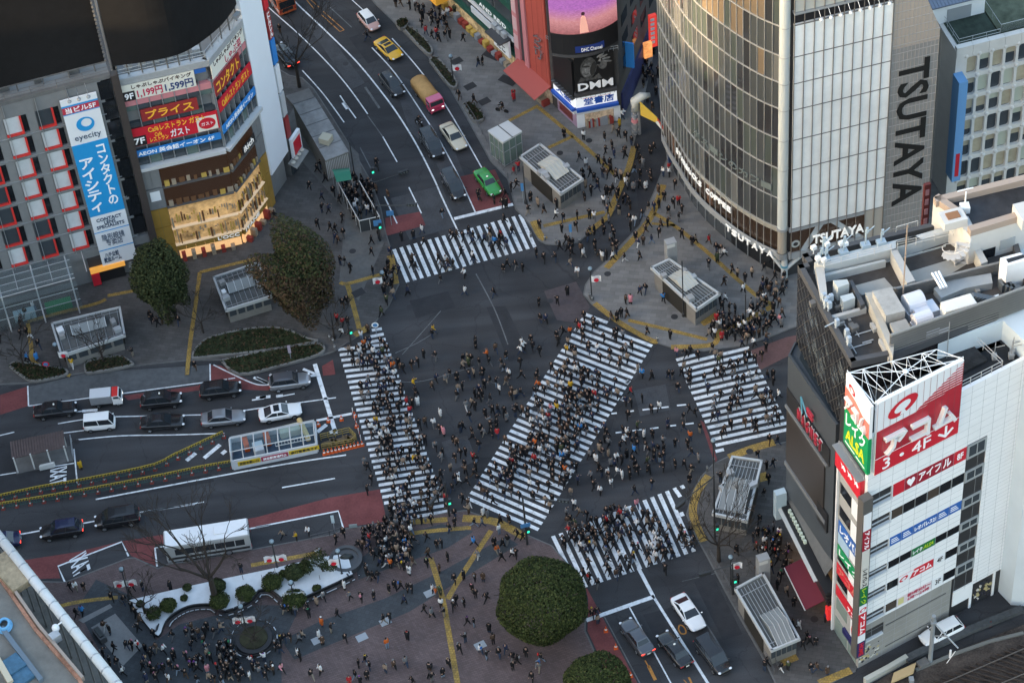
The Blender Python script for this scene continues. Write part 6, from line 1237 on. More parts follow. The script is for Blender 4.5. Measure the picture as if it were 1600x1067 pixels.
 more(fA, bs, 'アコム', 1.2, 9.6, 34.2, 36.9, .50, M('sign_letter', (.76, .76, .76), .5), bold=.035, depth=.45); more(fA, bs, '3・4F', 1.3, 6.9, 31.95, 33.5, .49, letw, bold=.0, depth=.05)
 ar = MB(); fA.box(ar, 8.55, 8.8, 32.0, 33.6, .48, .53); fA.poly(ar, [(8.67, 31.95), (9.6, 32.75), (9.45, 32.95), (8.67, 32.3), (7.9, 32.95), (7.75, 32.75)], .48, .531); adoptr(ar.build('arrow', letw), bs)
 # left face: orange red panel over green panel
 LB = 4.9
 adoptr(fB.box(MB(), -.55, LB, 37.4, 42.0, .05, .4).build('panel', signw), bs); coral = M('sign_coral', (.62, .17, .13), .5)
 adoptr(fB.poly(MB(), [(-.55, 37.42), (LB, 37.42), (LB, 40.2), (2.6, 40.0), (1.0, 39.4), (-.55, 39.5)], .4, .43).build('coral_field', coral), bs); more(fB, bs, 'アコム', -.1, 4.4, 37.7, 39.4, .44, M('sign_letter', (.76, .76, .76)), bold=.03, depth=.35); mark(fB, 3.4, 40.9, .55, bs, .44)
 adoptr(fB.box(MB(), -.55, LB, 32.2, 37.35, .05, .42).build('green_panel', M('loan_green', (.005, .27, .09), .45)), bs); more(fB, bs, 'レイク', .1, 4.5, 35.1, 36.9, .43, letw, bold=.05); more(fB, bs, 'ALSA', .1, 4.4, 33.2, 34.8, .43, M('loan_yellow', (.75, .70, .02), .5), bold=.05); fbox(fB, 'sign_stroke', letw, bs, .0, 2.0, 32.6, 32.75, .42, .44); fbox(fB, 'sign_stroke', letw, bs, 2.3, 4.5, 32.6, 32.75, .42, .44)
 tr = MB(); za = 41.9; Qs = [fA.p(.2, za, .2), fA.p(10.2, za, .2), fB.p(4.9, za, .2), V((39.6, 161.2, za))]
 def tb(a, b, r=.09): tr.tube([a, b], r*.52, 6)
 n = 6
 top_f = [fA.p(.2+10*k/n, za, -.1) for k in range(n+1)]; bk = [Qs[2].lerp(Qs[3], k/n) for k in range(n+1)]
 tb(Qs[0], Qs[1]); tb(Qs[0], Qs[2], .12); tb(Qs[2], Qs[3]); tb(Qs[1], Qs[3]); hub = (Qs[0]+Qs[1]+Qs[2]+Qs[3])/4
 for k in range(n):
  tb(top_f[k], bk[k] if k % 2 else bk[k+1], .07); tb(top_f[k+1], bk[k], .05); tb(top_f[k], top_f[k]-V((0, 0, 5))-fA.N*1.2, .06); tb(top_f[k], top_f[k+1]-V((0, 0, 5))-fA.N*1.2, .05); tb(bk[k], bk[k]-V((0, 0, 5)), .06); tb(bk[k], bk[k+1]-V((0, 0, 5)), .05)
 for q in Qs: tb(hub, q, .09)
 tr.ell(hub, (.3, .3, .2)); q = [fA.p(.2, za+.0, .3), fA.p(10.2, za, .3)]; rail(tr, q, .45, .03, 1, .7); q = [fB.p(.0, za, .3), fB.p(4.9, za, .3)]; rail(tr, q, .45, .03, 1, .9)
 adoptr(tr.build('truss', M('truss_white', (.66, .69, .72), .5)), bs)
 # roof deck
 rd = MB(); rd.prism([(p[0], p[1]) for p in (fA.p(.5, 0, -.5), fA.p(18, 0, -.5), fA.p(18, 0, -8.5), (47.2, 166), (36.9, 162.4), fB.p(6.6, 0, -.5))], H-.6, H-.55); adoptr(rd.build('roof_deck', M('roof_black', (.022, .024, .027), .8, var=.4, scale=.5)), t)
 rr = MB(); rail(rr, [fA.p(10.6, H, -.3), fA.p(15.6, H, -.3), fA.p(15.4, H, -6)], 1.0, .035, 2, 1.4); adoptr(rr.build('railing', M('white_frame', (.5, .5, .5))), t)
 sk = MB(); sk.par(fA.p(11.2, H-.5, -2.0), fA.U*4.0, -fA.N*4.5, V((0, 0, .35))); adoptr(sk.build('roof_plinth', M('plinth_dark', (.035, .037, .04), .8, var=.5, scale=1.5)), t)
 an = MB()
 for u, d in ((16.0, -2), (17.4, -1.2), (17.8, -1.5)): an = MB(); p = fA.p(u, H-.5, d); an.tube([p, p+V((0, 0, 2.4))], .05, 5); an.tube([p+V((0, 0, 1.6)), p+V((.8, -.4, 2.2))], .04, 5); an.box(p+V((0, 0, .3)), (.5, .5, .6)); adoptr(an.build('antenna', alu), t)
 # left face with its signs and the slim sign column on the corner
 fbox(fB, 'pole', wht, t, 6.25, 6.5, .1, 27.2, .0, .25)
 d0 = M('face_black', (.02, .02, .022), .4); fbox(fB, 'wall', M('face_grey', (.35, .355, .35), .6, var=.08, scale=.8), t, .3, 6.35, 0, 30.4, -.4, -.02)
 s = sign(fB, t, .5, 6.4, 27.3, 30.3, M('sign_red', (.58, .018, .035)), None, d=.0, th=.5)
 bird = MB()
 for k in range(3): u, v = 1.5+1.5*k, 29.1-.2*k; fB.poly(bird, [(u-.6, v-.1), (u-.1, v+.35), (u+.15, v+.1), (u+.6, v+.3), (u+.3, v-.1), (u+.35, v-.5), (u, v-.15), (u-.3, v-.4)], .5, .52)
 adoptr(bird.build('sign_stroke', letw), s)
 tr2 = MB(); rail(tr2, [fB.p(.5, 30.5, .2), fB.p(6.3, 30.5, .2)], .35, .05, 1, 1.2); fB.box(tr2, .4, 6.4, 30.4, 30.55, -.2, .9); adoptr(tr2.build('ledge', alu), t)
 for k in range(5):
  v = 23.2-3.55*k; fbox(fB, 'window', gdk, t, 3.4, 6.0, v, v+1.6, -.1, .02); fbox(fB, 'wall_panel', signw, t, .5, 3.2, v-.6, v+1.9, -.1, .03)
 sign(fB, t, .5, 6.0, 17.0, 18.9, signb, 'レオパレ', letw, d=.0, th=.06, bold=.04); fbox(fB, 'sign', M('pale_blue_sign', (.35, .5, .65), .5), t, 3.3, 6.0, 15.3, 16.9, .0, .06)
 sign(fB, t, .5, 6.0, 13.4, 15.0, M('loan_green', (.005, .27, .09)), 'レイク', letw, d=.0, th=.06, bold=.04); sign(fB, t, .5, 6.0, 10.3, 12.0, signr, 'アコム', M('sign_coral', (.62, .17, .13)), d=.0, th=.06, bold=.04); sign(fB, t, .5, 6.0, 6.7, 8.3, signr, 'アコム', letw, d=.0, th=.06, tb=(.55, .98, .1, .6), bold=.04)
 fbox(fB, 'shop_window', M('pale_glass', (.22, .28, .26), .12), t, 3.2, 5.8, 4.4, 6.3, -.1, .03); s = sign(fB, t, .6, 2.2, 3.6, 6.3, signw, d=.0, th=.05); letters(fB, '0', .9, 1.9, 3.9, 5.9, .06, signr, s, bold=.08)
 fbox(fB, 'sign', M('navy_sign', (.02, .02, .10), .5), t, .4, 3.6, 2.7, 3.4, .0, .3); fbox(fB, 'shop_window', M('pale_glass', (.22, .28, .26)), t, .6, 2.6, .2, 2.5, -.1, .04); fbox(fB, 'shop_window', M('pale_glass', (.22, .28, .26)), t, 2.9, 5.9, .2, 3.0, -.1, .04)
 cn = thing('sign_column', 'slim vertical column of shop signs on the corner of the white office building', 'sign', fA.p(-.2, 3, .2)); fC = FA(fA.p(-.95, 0, .9), 25.9)
 adoptr(fC.box(MB(), -.1, 1.05, 3.4, 29.0, -.9, .0).build('frame', M('dark_bronze', (.10, .095, .09), .5)), cn)
 for v0, v1, m, tx, tm in ((24.4, 26.9, signw, None, None), (21.3, 24.3, mar, 'アイフル', letw), (18.4, 21.2, M('blank_sign', (.60, .58, .54), .5), None, None), (15.3, 18.3, M('blank_sign', (.6, .58, .54)), 'レオパレス', signk), (12.4, 15.2, M('alsa_green', (.008, .16, .05)), 'レイク', M('alsa_yellow', (.45, .6, .02))), (11.0, 12.3, signw, None, None), (7.4, 10.9, signr, 'アコム', letw), (6.1, 7.3, signw, None, None), (3.6, 6.0, M('navy_sign', (.02, .02, .1)), 'HOME', signr)):
  s = fbox(fC, 'sign', m, cn, .03, .92, v0, v1, .0, .06)
  if tx: letters(fC, tx if len(tx) < 9 else tx, .2, .78, v0+.15, v1-.15, .065, tm, s, bold=.02, rot=1)
 mark(fC, .47, 11.6, .32, cn, .07)
bld_white_office()
# ================================================================ TREES
leafA = [M('leaf_dark', (.020, .028, .013), .9), M('leaf_mid', (.036, .046, .020), .9), M('leaf_light', (.058, .066, .028), .9)]
leafC = [M('clipped_dark', (.021, .030, .011), .9), M('clipped_mid', (.040, .052, .017), .9), M('clipped_light', (.066, .076, .026), .9)]
leafB = [M('leaf_brown_dark', (.040, .030, .020), .8), M('leaf_brown', (.080, .052, .032), .8), M('leaf_olive', (.050, .048, .020), .8)]
for _l in leafA+leafC+leafB: _l.node_tree.nodes['Principled BSDF'].inputs['Specular IOR Level'].default_value = .12
bark = M('bark', (.045, .036, .030), .9, var=.3, scale=6); barkd = M('bark_dark', (.040, .033, .029), .9)
def leaves(c, r, n, size, mats, rng, shell=.35, zmin=-.9, lump=0.16, mixfn=None):
 m = MB(); c = V(c); ph = [(rng.uniform(0, 6.3), rng.uniform(2, 5), rng.uniform(2, 5)) for _ in range(4)]
 for _ in range(n):
  while True:
   d = V((rng.gauss(0, 1), rng.gauss(0, 1), rng.gauss(0, 1)))
   if d.length > .01: d.normalize()
   if d.z > zmin: break
  k = 1+lump*sum(sin(p+a*d.x*1.3+b*d.z*1.1+b*d.y) for p, a, b in ph)/2.2
  q = 1-shell*abs(rng.gauss(0, .55)); q *= k
  p = c+V((d.x*r[0]*q, d.y*r[1]*q, d.z*r[2]*q)); s = size*rng.uniform(.6, 1.25)
  nn = (d+V((rng.uniform(-.8, .8), rng.uniform(-.8, .8), rng.uniform(-.4, .8)))).normalized(); t = nn.orthogonal().normalized(); t = Matrix.Rotation(rng.uniform(0, 6.3), 3, nn) @ t; b = nn.cross(t)
  mi = mixfn(d, rng) if mixfn else rng.choices((0, 1, 2), (3, 4, 2))[0]
  m.add([p-t*s*.5, p+b*s*.28, p+t*s*.55, p-b*s*.28], [(0, 1, 2, 3)], mi)
 return m
def limbs(mb, p, d, L, r, depth, rng, spread=.5, up=.15, n=5):
 pts = [V(p)]; rs = [r]; q = V(p); dd = V(d).normalized()
 for k in range(4):
  dd = (dd+V((rng.uniform(-.18, .18), rng.uniform(-.18, .18), rng.uniform(-.05, .12)))).normalized(); q = q+dd*L/4; pts.append(q.copy()); rs.append(r*(1-.09*(k+1)))
 mb.tube(pts, [max(q, .022) for q in rs], n if r > .05 else 4, cap=False)
 if depth <= 0: return
 m = rng.choice((2, 3, 3)) if depth > 1 else 3
 for k in range(m):
  a = rng.uniform(0, 2*pi); o = dd.orthogonal().normalized(); o = Matrix.Rotation(a+2*pi*k/m, 3, dd) @ o
  nd = (dd+o*rng.uniform(spread*.6, spread*1.4)+V((0, 0, up))).normalized(); s = pts[-1] if k else pts[-2]
  limbs(mb, s, nd, L*rng.uniform(.62, .82), rs[-1]*.80, depth-1, rng, spread, up, 4)
def tree(label, base, c, r, n, size, mats, seed, lumpy=.16, mixfn=None, name='broadleaf_tree', shell=.35):
 rng = random.Random(seed); t = thing(name, label, 'tree', base); b = V(base); c = V(c); tr = MB()
 tr.tube([b, b.lerp(c, .4)+V((.1, .05, 0)), V((c.x, c.y, c.z))], [.34, .26, .16], 8)
 for k in range(7): a = 2*pi*k/7; limbs(tr, b.lerp(c, .55+.06*k), V((cos(a), sin(a), .7)), r[0]*.7, .10, 1, rng)
 adoptr(tr.build('trunk', bark), t); adoptr(leaves(c, r, n, size, mats, rng, lump=lumpy, mixfn=mixfn, shell=shell).build('crown', mats, recalc=False), t)
 return t
def G0(x, y, z=KZ): return W(x, y, z)
c = W(249, 437, 7.5); tree('dark evergreen street tree in front of the gold clad shop building', (c.x, c.y, KZ), c, (3.5, 3.4, 5.6), 13000, .36, leafA, 31, .22, shell=.5)
c = W(463, 430, 8.0); tree('tall street tree, green on top and rusty brown below, above the planting bed', (c.x, c.y, KZ), c, (4.5, 4.3, 7.6), 20000, .36, leafA+leafB, 32, .20, lambda d, rng: rng.choices((0, 1, 2, 3, 4, 5), (3, 4, 2, 1, 2, 2) if d.z+.2*d.x > .45 else (1, .6, .2, 4, 5, 2))[0], shell=.5)
c = W(848, 936, 5.6); tree('big clipped round evergreen tree on the brick plaza', (c.x, c.y, KZ), c, (4.85, 4.7, 4.5), 26000, .29, leafC, 33, .085, name='clipped_tree', shell=.16)
c = W(932, 1068, 5.0); tree('smaller clipped evergreen tree cut off by the bottom edge', (c.x, c.y, KZ), c, (3.4, 3.3, 3.2), 14000, .29, leafC, 34, .06, name='clipped_tree', shell=.16)
def bare(label, base, h, seed, depth=5, L=None, r=.2, lean=(0, 0), spread=.55, z=KZ):
 rng = random.Random(seed); b = W(*base, z); t = thing('bare_tree', label, 'tree', b); tr = MB(); top = b+V((lean[0], lean[1], h*.32)); tr.tube([b, b.lerp(top, .5), top], [r, r*.85, r*.7], 7); adoptr(tr.build('trunk', barkd), t)
 for k in range(5):
  a = 2*pi*k/5+rng.uniform(-.3, .3); m = MB(); limbs(m, top-V((0, 0, .12*k)), V((cos(a), sin(a), 1.1)), L or h*.30, r*.45, depth-1, rng, spread); adoptr(m.build('limb', barkd), t)
bare('leafless tree at the kerb left of the upper curved road', (468, 136), 12.5, 41, r=.26, L=3.7)
bare('large leafless tree rising from the snowy white planting bed', (338, 940), 14, 42, r=.40, L=4.4, spread=.45)
bare('thin leafless tree at the left tip of the white planting bed', (228, 962), 6.5, 43, 4, r=.17)
bare('leafless tree on the pavement by the lower right crossing', (1123, 876), 9.5, 44, r=.24, L=3.0)
bare('leafless tree in the middle kerbed bed by the parking strip', (162, 566), 6.5, 45, 4, r=.15)
bare('leafless tree in the left kerbed bed at the picture edge', (38, 574), 7.0, 46, 4, r=.15)
bare('leafless tree in the round railed planter', (400, 1008), 6.0, 47, 4, r=.17)
bare('leafless tree beside the long planting bed and traffic signal', (523, 530), 6.5, 48, 4, r=.12)
bare('leafless tree between the evergreen and the pavement kiosk', (318, 520), 6.0, 49, 4, r=.12)
# ================================================================ PLANTING BEDS
soil = M('bed_soil', (.030, .030, .018), .95, var=.6, scale=2.2); grassm = M('bed_grass', (.034, .042, .020), .95, var=.5, scale=2.5); bedk = M('bed_kerb', (.20, .195, .185), .8, var=.2, scale=2)
def bed(label, pts, grass=True, h=.35, name='planting_bed'):
 P = [W(x, y, KZ+h) for x, y in pts]; t = thing(name, label, 'planting bed', (sum((p for p in P), V())/len(P))*1.0); t.location.z = KZ
 pl = smooth(P+[P[0]], 3)[:-1]; m = MB()
 for a, b in zip(pl, pl[1:]+pl[:1]):
  d = b-a; n = V((-d.y, d.x, 0)).normalized()*.12; m.par(V((a.x, a.y, KZ-.02))-n, d, n*2, V((0, 0, h)))
 adoptr(m.build('kerb', bedk), t); s = MB(); s.prism([(p.x, p.y) for p in pl], KZ, KZ+h-.08); adoptr(s.build('soil', grassm if grass else soil), t)
 rng = random.Random(len(pts)); g = MB(); xs = [p.x for p in P]; ys = [p.y for p in P]
 def inside(x, y):
  c = False
  for a, b in zip(pl, pl[1:]+pl[:1]):
   if (a.y > y) != (b.y > y) and x < (b.x-a.x)*(y-a.y)/(b.y-a.y)+a.x: c = not c
  return c
 k = 0
 while k < (1600 if grass else 500):
  x, y = rng.uniform(min(xs), max(xs)), rng.uniform(min(ys), max(ys)); k += 1
  if not inside(x, y): continue
  s_ = rng.uniform(.08, .26); p = V((x, y, KZ+h-.05)); g.add([p, p+V((rng.uniform(-.2, .2), rng.uniform(-.2, .2), s_)), p+V((rng.uniform(-.3, .3), rng.uniform(-.3, .3), s_*.5))], [(0, 1, 2)], rng.randrange(3))
 o = adoptr(g.build('ground_plants', [leafA[0], leafA[1], leafB[1]], recalc=False), t); o['kind'] = 'stuff'; return t
bed('narrow kerbed bed with grass at the left end of the plaza', zo(A3, [(55, 190), (110, 170), (330, 205), (390, 215), (385, 245), (220, 280), (150, 265)]))
bed('kerbed bed with bare soil beside the parking strip', zo(A3, [(505, 190), (530, 165), (700, 135), (770, 165), (775, 190), (540, 232), (510, 225)]), False)
bed('long strip of rough grass between the plaza and the left road', zo(A3, [(1320, 160), (1600, 100), (1760, 75), (1880, 60), (1930, 85), (1880, 130), (1650, 195), (1420, 240)]))
bed('kerbed grass bed under the tall green and brown tree', zo(A3, [(1145, 145), (1165, 90), (1260, 20), (1500, -30), (1680, -30), (1830, 30), (1870, 50), (1500, 110)]))
bed('small triangular bed beside the kerb of the upper road', zo(A5, [(880, 170), (905, 155), (975, 200), (1045, 285), (1020, 315)]), False, .5, 'street_planter')
bed('second long street planter beside the upper road', zo(A5, [(1035, 355), (1065, 335), (1135, 400), (1195, 490), (1155, 510)]), False, .5, 'street_planter')
bed('small square planter at the top of the upper road kerb', zo(A5, [(835, 130), (880, 110), (905, 135), (860, 165)]), False, .5, 'street_planter')
bed('street planter with people sitting on its edge', zo(A5, [(1235, 615), (1280, 605), (1355, 690), (1300, 715)]), False, .5, 'street_planter')
# white covered bed of the plaza with shrubs
def white_bed():
 pts = [(202, 937), (310, 912), (420, 889), (531, 866), (549, 893), (544, 900), (479, 930), (452, 940), (426, 921), (402, 922), (390, 937), (352, 953), (333, 943), (302, 944), (278, 953), (258, 969), (247, 992), (226, 971)]
 h = .55; P = [W(x, y, KZ+h) for x, y in pts]; t = thing('planting_bed', 'planting bed covered with a white sheet and dotted with shrubs', 'planting bed', W(380, 920, KZ)); pl = smooth(P+[P[0]], 3)[:-1]
 adoptr(MB().prism([(p.x, p.y) for p in pl], KZ-.02, KZ+h-.1).build('bed_wall', M('bed_stone_dark', (.035, .036, .04), .6)), t)
 sh = MB(); sh.prism([(p.x, p.y) for p in pl], KZ+h-.1, KZ+h); adoptr(sh.build('white_sheet', M('white_sheet', (.60, .63, .66), .8, var=.10, scale=1.2, bump=.8)), t)
 hl = MB(); wl = MB(); path = pl[len(pl)*4//18:len(pl)*16//18]
 for a, b in zip(path[:-1], path[1:]):
  d = b-a; n = V((d.y, -d.x, 0)).normalized(); cc = sum(pl, V())/len(pl)
  if n.dot(cc-a) > 0 and False: n = -n
  n = -n if n.dot(V((0, -1, 0))) < 0 and abs(n.y) > .3 else n
  for zz, o in ((.95, .35), (.62, .55), (.40, .75)):
   hl.tube([V((a.x, a.y, KZ+zz))+n*o, V((b.x, b.y, KZ+zz))+n*o], .08, 6)
  wl.par(V((a.x, a.y, KZ+.50))+n*.70+d*.15, d*.62, n*.09, V((0, 0, .05)))  # pale bars stand in for the highlights on the dark rail
 adoptr(hl.build('railing', M('rail_black', (.018, .018, .02), .35, .2)), t); adoptr(wl.build('rail_highlight', M('rail_glint', (.55, .57, .6), .3, .5)), t)
 st = MB(); pp = [(250, 943), (290, 932), (330, 920), (380, 905), (430, 893), (480, 882), (520, 872), (500, 905), (460, 915), (410, 905), (370, 925)]
 for x, y in pp: p = W(x, y, KZ+h); st.tube([p, p+V((0, 0, .8))], .03, 4)
 adoptr(st.build('stake', barkd), t)
 return h
WB = white_bed()
def shrub(label, at, r, h, seed, mats=leafC, n=700):
 rng = random.Random(seed); p = W(*at, KZ+WB); t = thing('shrub', label, 'shrub', p, 'shrubs in the white covered bed'); st = MB(); st.tube([p, p+V((0, 0, h*.6))], .08, 5); adoptr(st.build('stem', bark), t); adoptr(leaves(p+V((0, 0, h*.55)), (r, r, h*.5), n*2, .22, mats, rng, .3, -.6, .1).ell(p+V((0, 0, h*.5)), (r*.86, r*.86, h*.42), 12, 8).build('crown', mats, recalc=False), t)
for k, (at, r, h, lb) in enumerate((((264, 950), .95, 1.1, 'rounded shrub nearest the large bare tree on the white sheet'), ((241, 962), .9, 1.0, 'rounded shrub at the left end of the white sheet'), ((344, 943), 1.15, 1.1, 'clipped mound shrub at the foot of the large bare tree'), ((341, 918), .95, .8, 'low dark shrub above the foot of the large bare tree'), ((384, 932), 1.1, 1.2, 'rounded shrub where the bed narrows in the middle'),
 ((426, 914), 1.2, 1.2, 'rounded shrub by the narrow waist of the white bed'), ((461, 941), 1.35, 1.3, 'broad shrub on the lower edge beside the flag lamp'), ((460, 901), 1.1, 1.5, 'dark shrub left of the spreading pine'), ((471, 895), .8, 1.2, 'small bush touching the spreading pine'), ((477, 884), .6, .7, 'small brown bush above the spreading pine'), ((443, 898), .5, .5, 'tiny bush near the upper edge of the white bed'), ((495, 921), .5, .5, 'tiny bush on the right part of the white sheet'), ((293, 920), .5, .6, 'small dark bush on the upper left of the white sheet'), ((288, 936), .4, .5, 'small clump in the middle left of the white sheet'), ((220, 945), .45, .5, 'small round bush near the left tip of the bed'))): shrub(lb, at, r, h, 60+k, leafA if k in (3, 9, 7, 12, 13, 14) else leafC, 900 if r > .9 else 450)
rng = random.Random(77); p = W(505, 892, KZ+WB); t = thing('pine_tree', 'low spreading pine on the right end of the white bed', 'tree', p); st = MB(); st.tube([p, p+V((-.2, .1, .8)), p+V((-.9, .3, 1.3))], [.12, .1, .06], 6); st.tube([p+V((-.1, 0, .7)), p+V((.9, -.3, 1.2))], [.09, .05], 6); adoptr(st.build('trunk', barkd), t)
cr = MB()
for o, r in (((-1.2, .5, 1.5), 1.0), ((-.3, .9, 1.8), .9), ((.9, -.3, 1.3), .9), ((-1.6, -.3, 1.1), .7), ((.3, -.2, 1.5), .7)):
 q = leaves(p+V(o), (r, r, .35), 420, .22, leafA, rng, .4, -1, .2); b = len(cr.v); cr.v += q.v; cr.f += [tuple(i+b for i in f) for f in q.f]; cr.mi += q.mi
adoptr(cr.build('crown', leafA, recalc=False), t)
# round railed planter and oval end basin
p = W(398, 1003, KZ); t = thing('round_planter', 'round dark planter ringed by a railing with pale painted highlights', 'planter', p); adoptr(MB().lathe(p, [(2.0, 0), (2.0, .75), (1.6, .8)], 28).build('basin', M('bed_stone_dark', (.035, .036, .04))), t); adoptr(MB().lathe(p, [(1.55, .6), (1.5, .95), (.4, 1.1)], 20).build('soil', soil), t)
rl = MB(); rl.tube([p+V((2.5*cos(a), 2.5*sin(a), .55)) for a in [2*pi*k/28 for k in range(29)]], .07, 6); rl.tube([p+V((2.35*cos(a), 2.35*sin(a), .85)) for a in [2*pi*k/28 for k in range(29)]], .06, 6); adoptr(rl.build('railing', M('rail_black', (.018, .018, .02))), t); hi = MB()
for k in range(14): a = 2*pi*k/14; hi.box(p+V((2.5*cos(a), 2.5*sin(a), .64)), (.5, .1, .05), a+pi/2)  # highlights of the ring rail, put in as pale bars
adoptr(hi.build('rail_highlight', M('rail_glint', (.55, .57, .6))), t)
p = W(541, 877, KZ); t = thing('fountain_basin', 'oval dark stone basin at the right end of the white bed', 'basin', p); adoptr(MB().lathe(p, [(1.9, 0), (1.85, .6), (1.45, .62), (1.4, .4)], 24).build('rim', M('basin_stone', (.06, .062, .066), .4)), t); adoptr(MB().ell(p+V((.1, .2, .5)), (.8, .35, .5)).build('figure', M('basin_bronze', (.03, .035, .035), .35, .4), smooth=True), t)
# dark statue block on the pale paving
p = W(157, 996, KZ); t = thing('stone_bench', 'dark stone block on the pale granite paving', 'bench', p); adoptr(MB().box(p+V((0, 0, .45)), (.8, 1.9, .9), .55).build('block', M('basin_stone', (.06, .062, .066)), bevel=.08), t); adoptr(MB().box(p+V((0, 0, .98)), (.5, 1.4, .2), .55).build('top', M('basin_bronze', (.03, .035, .035)), bevel=.05), t)
# ================================================================ KIOSKS AND SHELTERS
kst = M('kiosk_steel', (.34, .345, .35), .5, .3, var=.1, scale=1.5); krm = M('kiosk_rim', (.50, .52, .53), .45, .2); kdk = M('kiosk_deck', (.10, .105, .105), .7, var=.3, scale=1.5); ksk = M('skylight', (.46, .45, .40), .3, var=.12, scale=1.5); kst2 = M('kiosk_stone', (.20, .19, .175), .7, var=.15, scale=2)
def kiosk(label, c, h=3.3, pillar=None, glassy=False, ridge=True, units=True, seed=0, sk=(.22, .80, .28, .66)):
 rng = random.Random(seed); P = [W(x, y, KZ+h) for x, y in c]; ctr = sum(P, V())/4; t = thing('subway_entrance', label, 'subway entrance', (ctr.x, ctr.y, KZ)); a, b, cc, d = P
 def q(u, v, z=0): return a.lerp(b, u).lerp(d.lerp(cc, u), v)+V((0, 0, z))
 w = MB(); ins = .06; w.prism([q(u, v).xy for u, v in ((ins, ins), (1-ins, ins), (1-ins, 1-ins), (ins, 1-ins))], KZ, KZ+h-.35); adoptr(w.build('wall', kst2), t)
 gs_ = [MB(), MB()]
 for k in range(5):
  for v in (.05, .95): g = gs_[v > .5]; p0, p1 = q(.08+.18*k, v), q(.08+.18*k+.14, v); g.add([V((p.x, p.y, z)) for z in (KZ+1.1, KZ+h-.5) for p in (p0, p1, p1+(q(.5, .5)-q(.5, v))*.02, p0+(q(.5, .5)-q(.5, v))*.02)], [(0, 1, 5, 4), (1, 2, 6, 5), (2, 3, 7, 6), (3, 0, 4, 7), (4, 5, 6, 7), (3, 2, 1, 0)])
 for g in gs_: adoptr(g.build('window', gmid), t)
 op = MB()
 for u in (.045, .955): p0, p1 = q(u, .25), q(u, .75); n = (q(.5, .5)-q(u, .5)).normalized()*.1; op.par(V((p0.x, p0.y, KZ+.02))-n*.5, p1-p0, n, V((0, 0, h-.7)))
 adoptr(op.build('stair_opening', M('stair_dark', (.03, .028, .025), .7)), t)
 dk = MB(); dk.prism([q(u, v).xy for u, v in ((.01, .01), (.99, .01), (.99, .99), (.01, .99))], KZ+h-.38, KZ+h-.22); adoptr(dk.build('roof_deck', kdk), t)
 r = MB()
 for p0, p1 in ((a, b), (b, cc), (cc, d), (d, a)):
  dd = p1-p0; n = V((-dd.y, dd.x, 0)).normalized(); n = n if n.dot(ctr-p0) > 0 else -n; r.par(p0-V((0, 0, .42)), dd, n*.24, V((0, 0, .42)))
 adoptr(r.build('roof_rim', krm), t)
 gr = MB()
 for k in range(9): p0, p1 = q(.06+.11*k, .05), q(.06+.11*k, .95); gr.tube([p0-V((0, 0, .12)), p1-V((0, 0, .12))], .04, 4)
 for v in (.15, .9): gr.tube([q(.04, v, -.08), q(.96, v, -.08)], .05, 4)
 adoptr(gr.build('roof_grating', alu), t)
 u0, u1, v0, v1 = sk; s = MB(); vm_ = (v0+v1)/2
 A = [q(u0, v0, .0), q(u1, v0, .0), q(u1, v1, .0), q(u0, v1, .0)]; zt = .75; B = [q(u0, vm_, zt), q(u1, vm_, zt)] if ridge else None
 if ridge: s.add(A+B, [(0, 1, 5, 4), (2, 3, 4, 5), (1, 2, 5), (3, 0, 4), (3, 2, 1, 0)])
 else: s.add([p-V((0, 0, .2)) for p in A]+[p+V((0, 0, .15)) for p in A], [(0, 1, 5, 4), (1, 2, 6, 5), (2, 3, 7, 6), (3, 0, 4, 7), (4, 5, 6, 7), (3, 2, 1, 0)])
 adoptr(s.build('skylight', ksk if not glassy else M('skylight_glass', (.20, .215, .22), .12)), t)
 bars = MB(); n = 4
 for k in range(n+1):
  u = u0+(u1-u0)*k/n
  if ridge: bars.tube([q(u, v0, .02), q(u, vm_, zt+.02), q(u, v1, .02)], .045, 4)
  else: bars.tube([q(u, v0, .17), q(u, v1, .17)], .05, 4)
 adoptr(bars.build('glazing_bar', krm), t)
 if units:
  for k in range(4): u, v = rng.choice((.1, .14, .86, .9)), rng.uniform(.2, .8); p = q(u, v, -.2); adoptr(MB().box(p+V((0, 0, .32)), (rng.uniform(.5, 1.0), rng.uniform(.5, .9), .65), .4).build('roof_unit', rng.choice((steel, wht, kst)), bevel=.04), t)
 if pillar:
  p = W(*pillar, KZ); s = MB().box((p.x, p.y, KZ+2.6), (1.3, 1.0, 5.2), .25); adoptr(s.build('lift_pillar', kst, bevel=.05), t); adoptr(MB().box((p.x, p.y-.51, KZ+4.8), (1.0, .05, .5), .25).build('pillar_sign', M('pillar_panel', (.55, .55, .53), .5)), t)
 return t, q
kiosk('subway entrance with cream skylight near the glass lift shaft', [(811, 244), (844, 223), (912, 279), (876, 303)], seed=1, sk=(.25, .85, .3, .75))
kiosk('subway entrance with tall lift pillar in front of the curved glass tower', [(1016, 417), (1046, 403), (1126, 458), (1088, 484)], pillar=(1049, 424), seed=2)
kiosk('subway entrance with glazed roof beside the red lit awning street', [(1143, 711), (1192, 718), (1168, 814), (1112, 802)], glassy=True, ridge=True, seed=3, sk=(.12, .85, .35, .9))
kiosk('subway entrance with slatted roof at the lower right kerb', [(1147, 918), (1193, 893), (1251, 997), (1205, 1016)], pillar=(1192, 916), glassy=True, seed=4, units=False, sk=(.25, .85, .5, .98))
kiosk('subway entrance half hidden by the green and brown tree', [(332, 432), (405, 408), (426, 462), (352, 485)], h=2.7, seed=5, glassy=True, sk=(.2, .8, .25, .6))
kiosk('subway entrance between the two kerbed beds at left', [(79, 504), (188, 478), (196, 523), (95, 556)], h=2.7, seed=6, glassy=True, sk=(.25, .75, .2, .55))
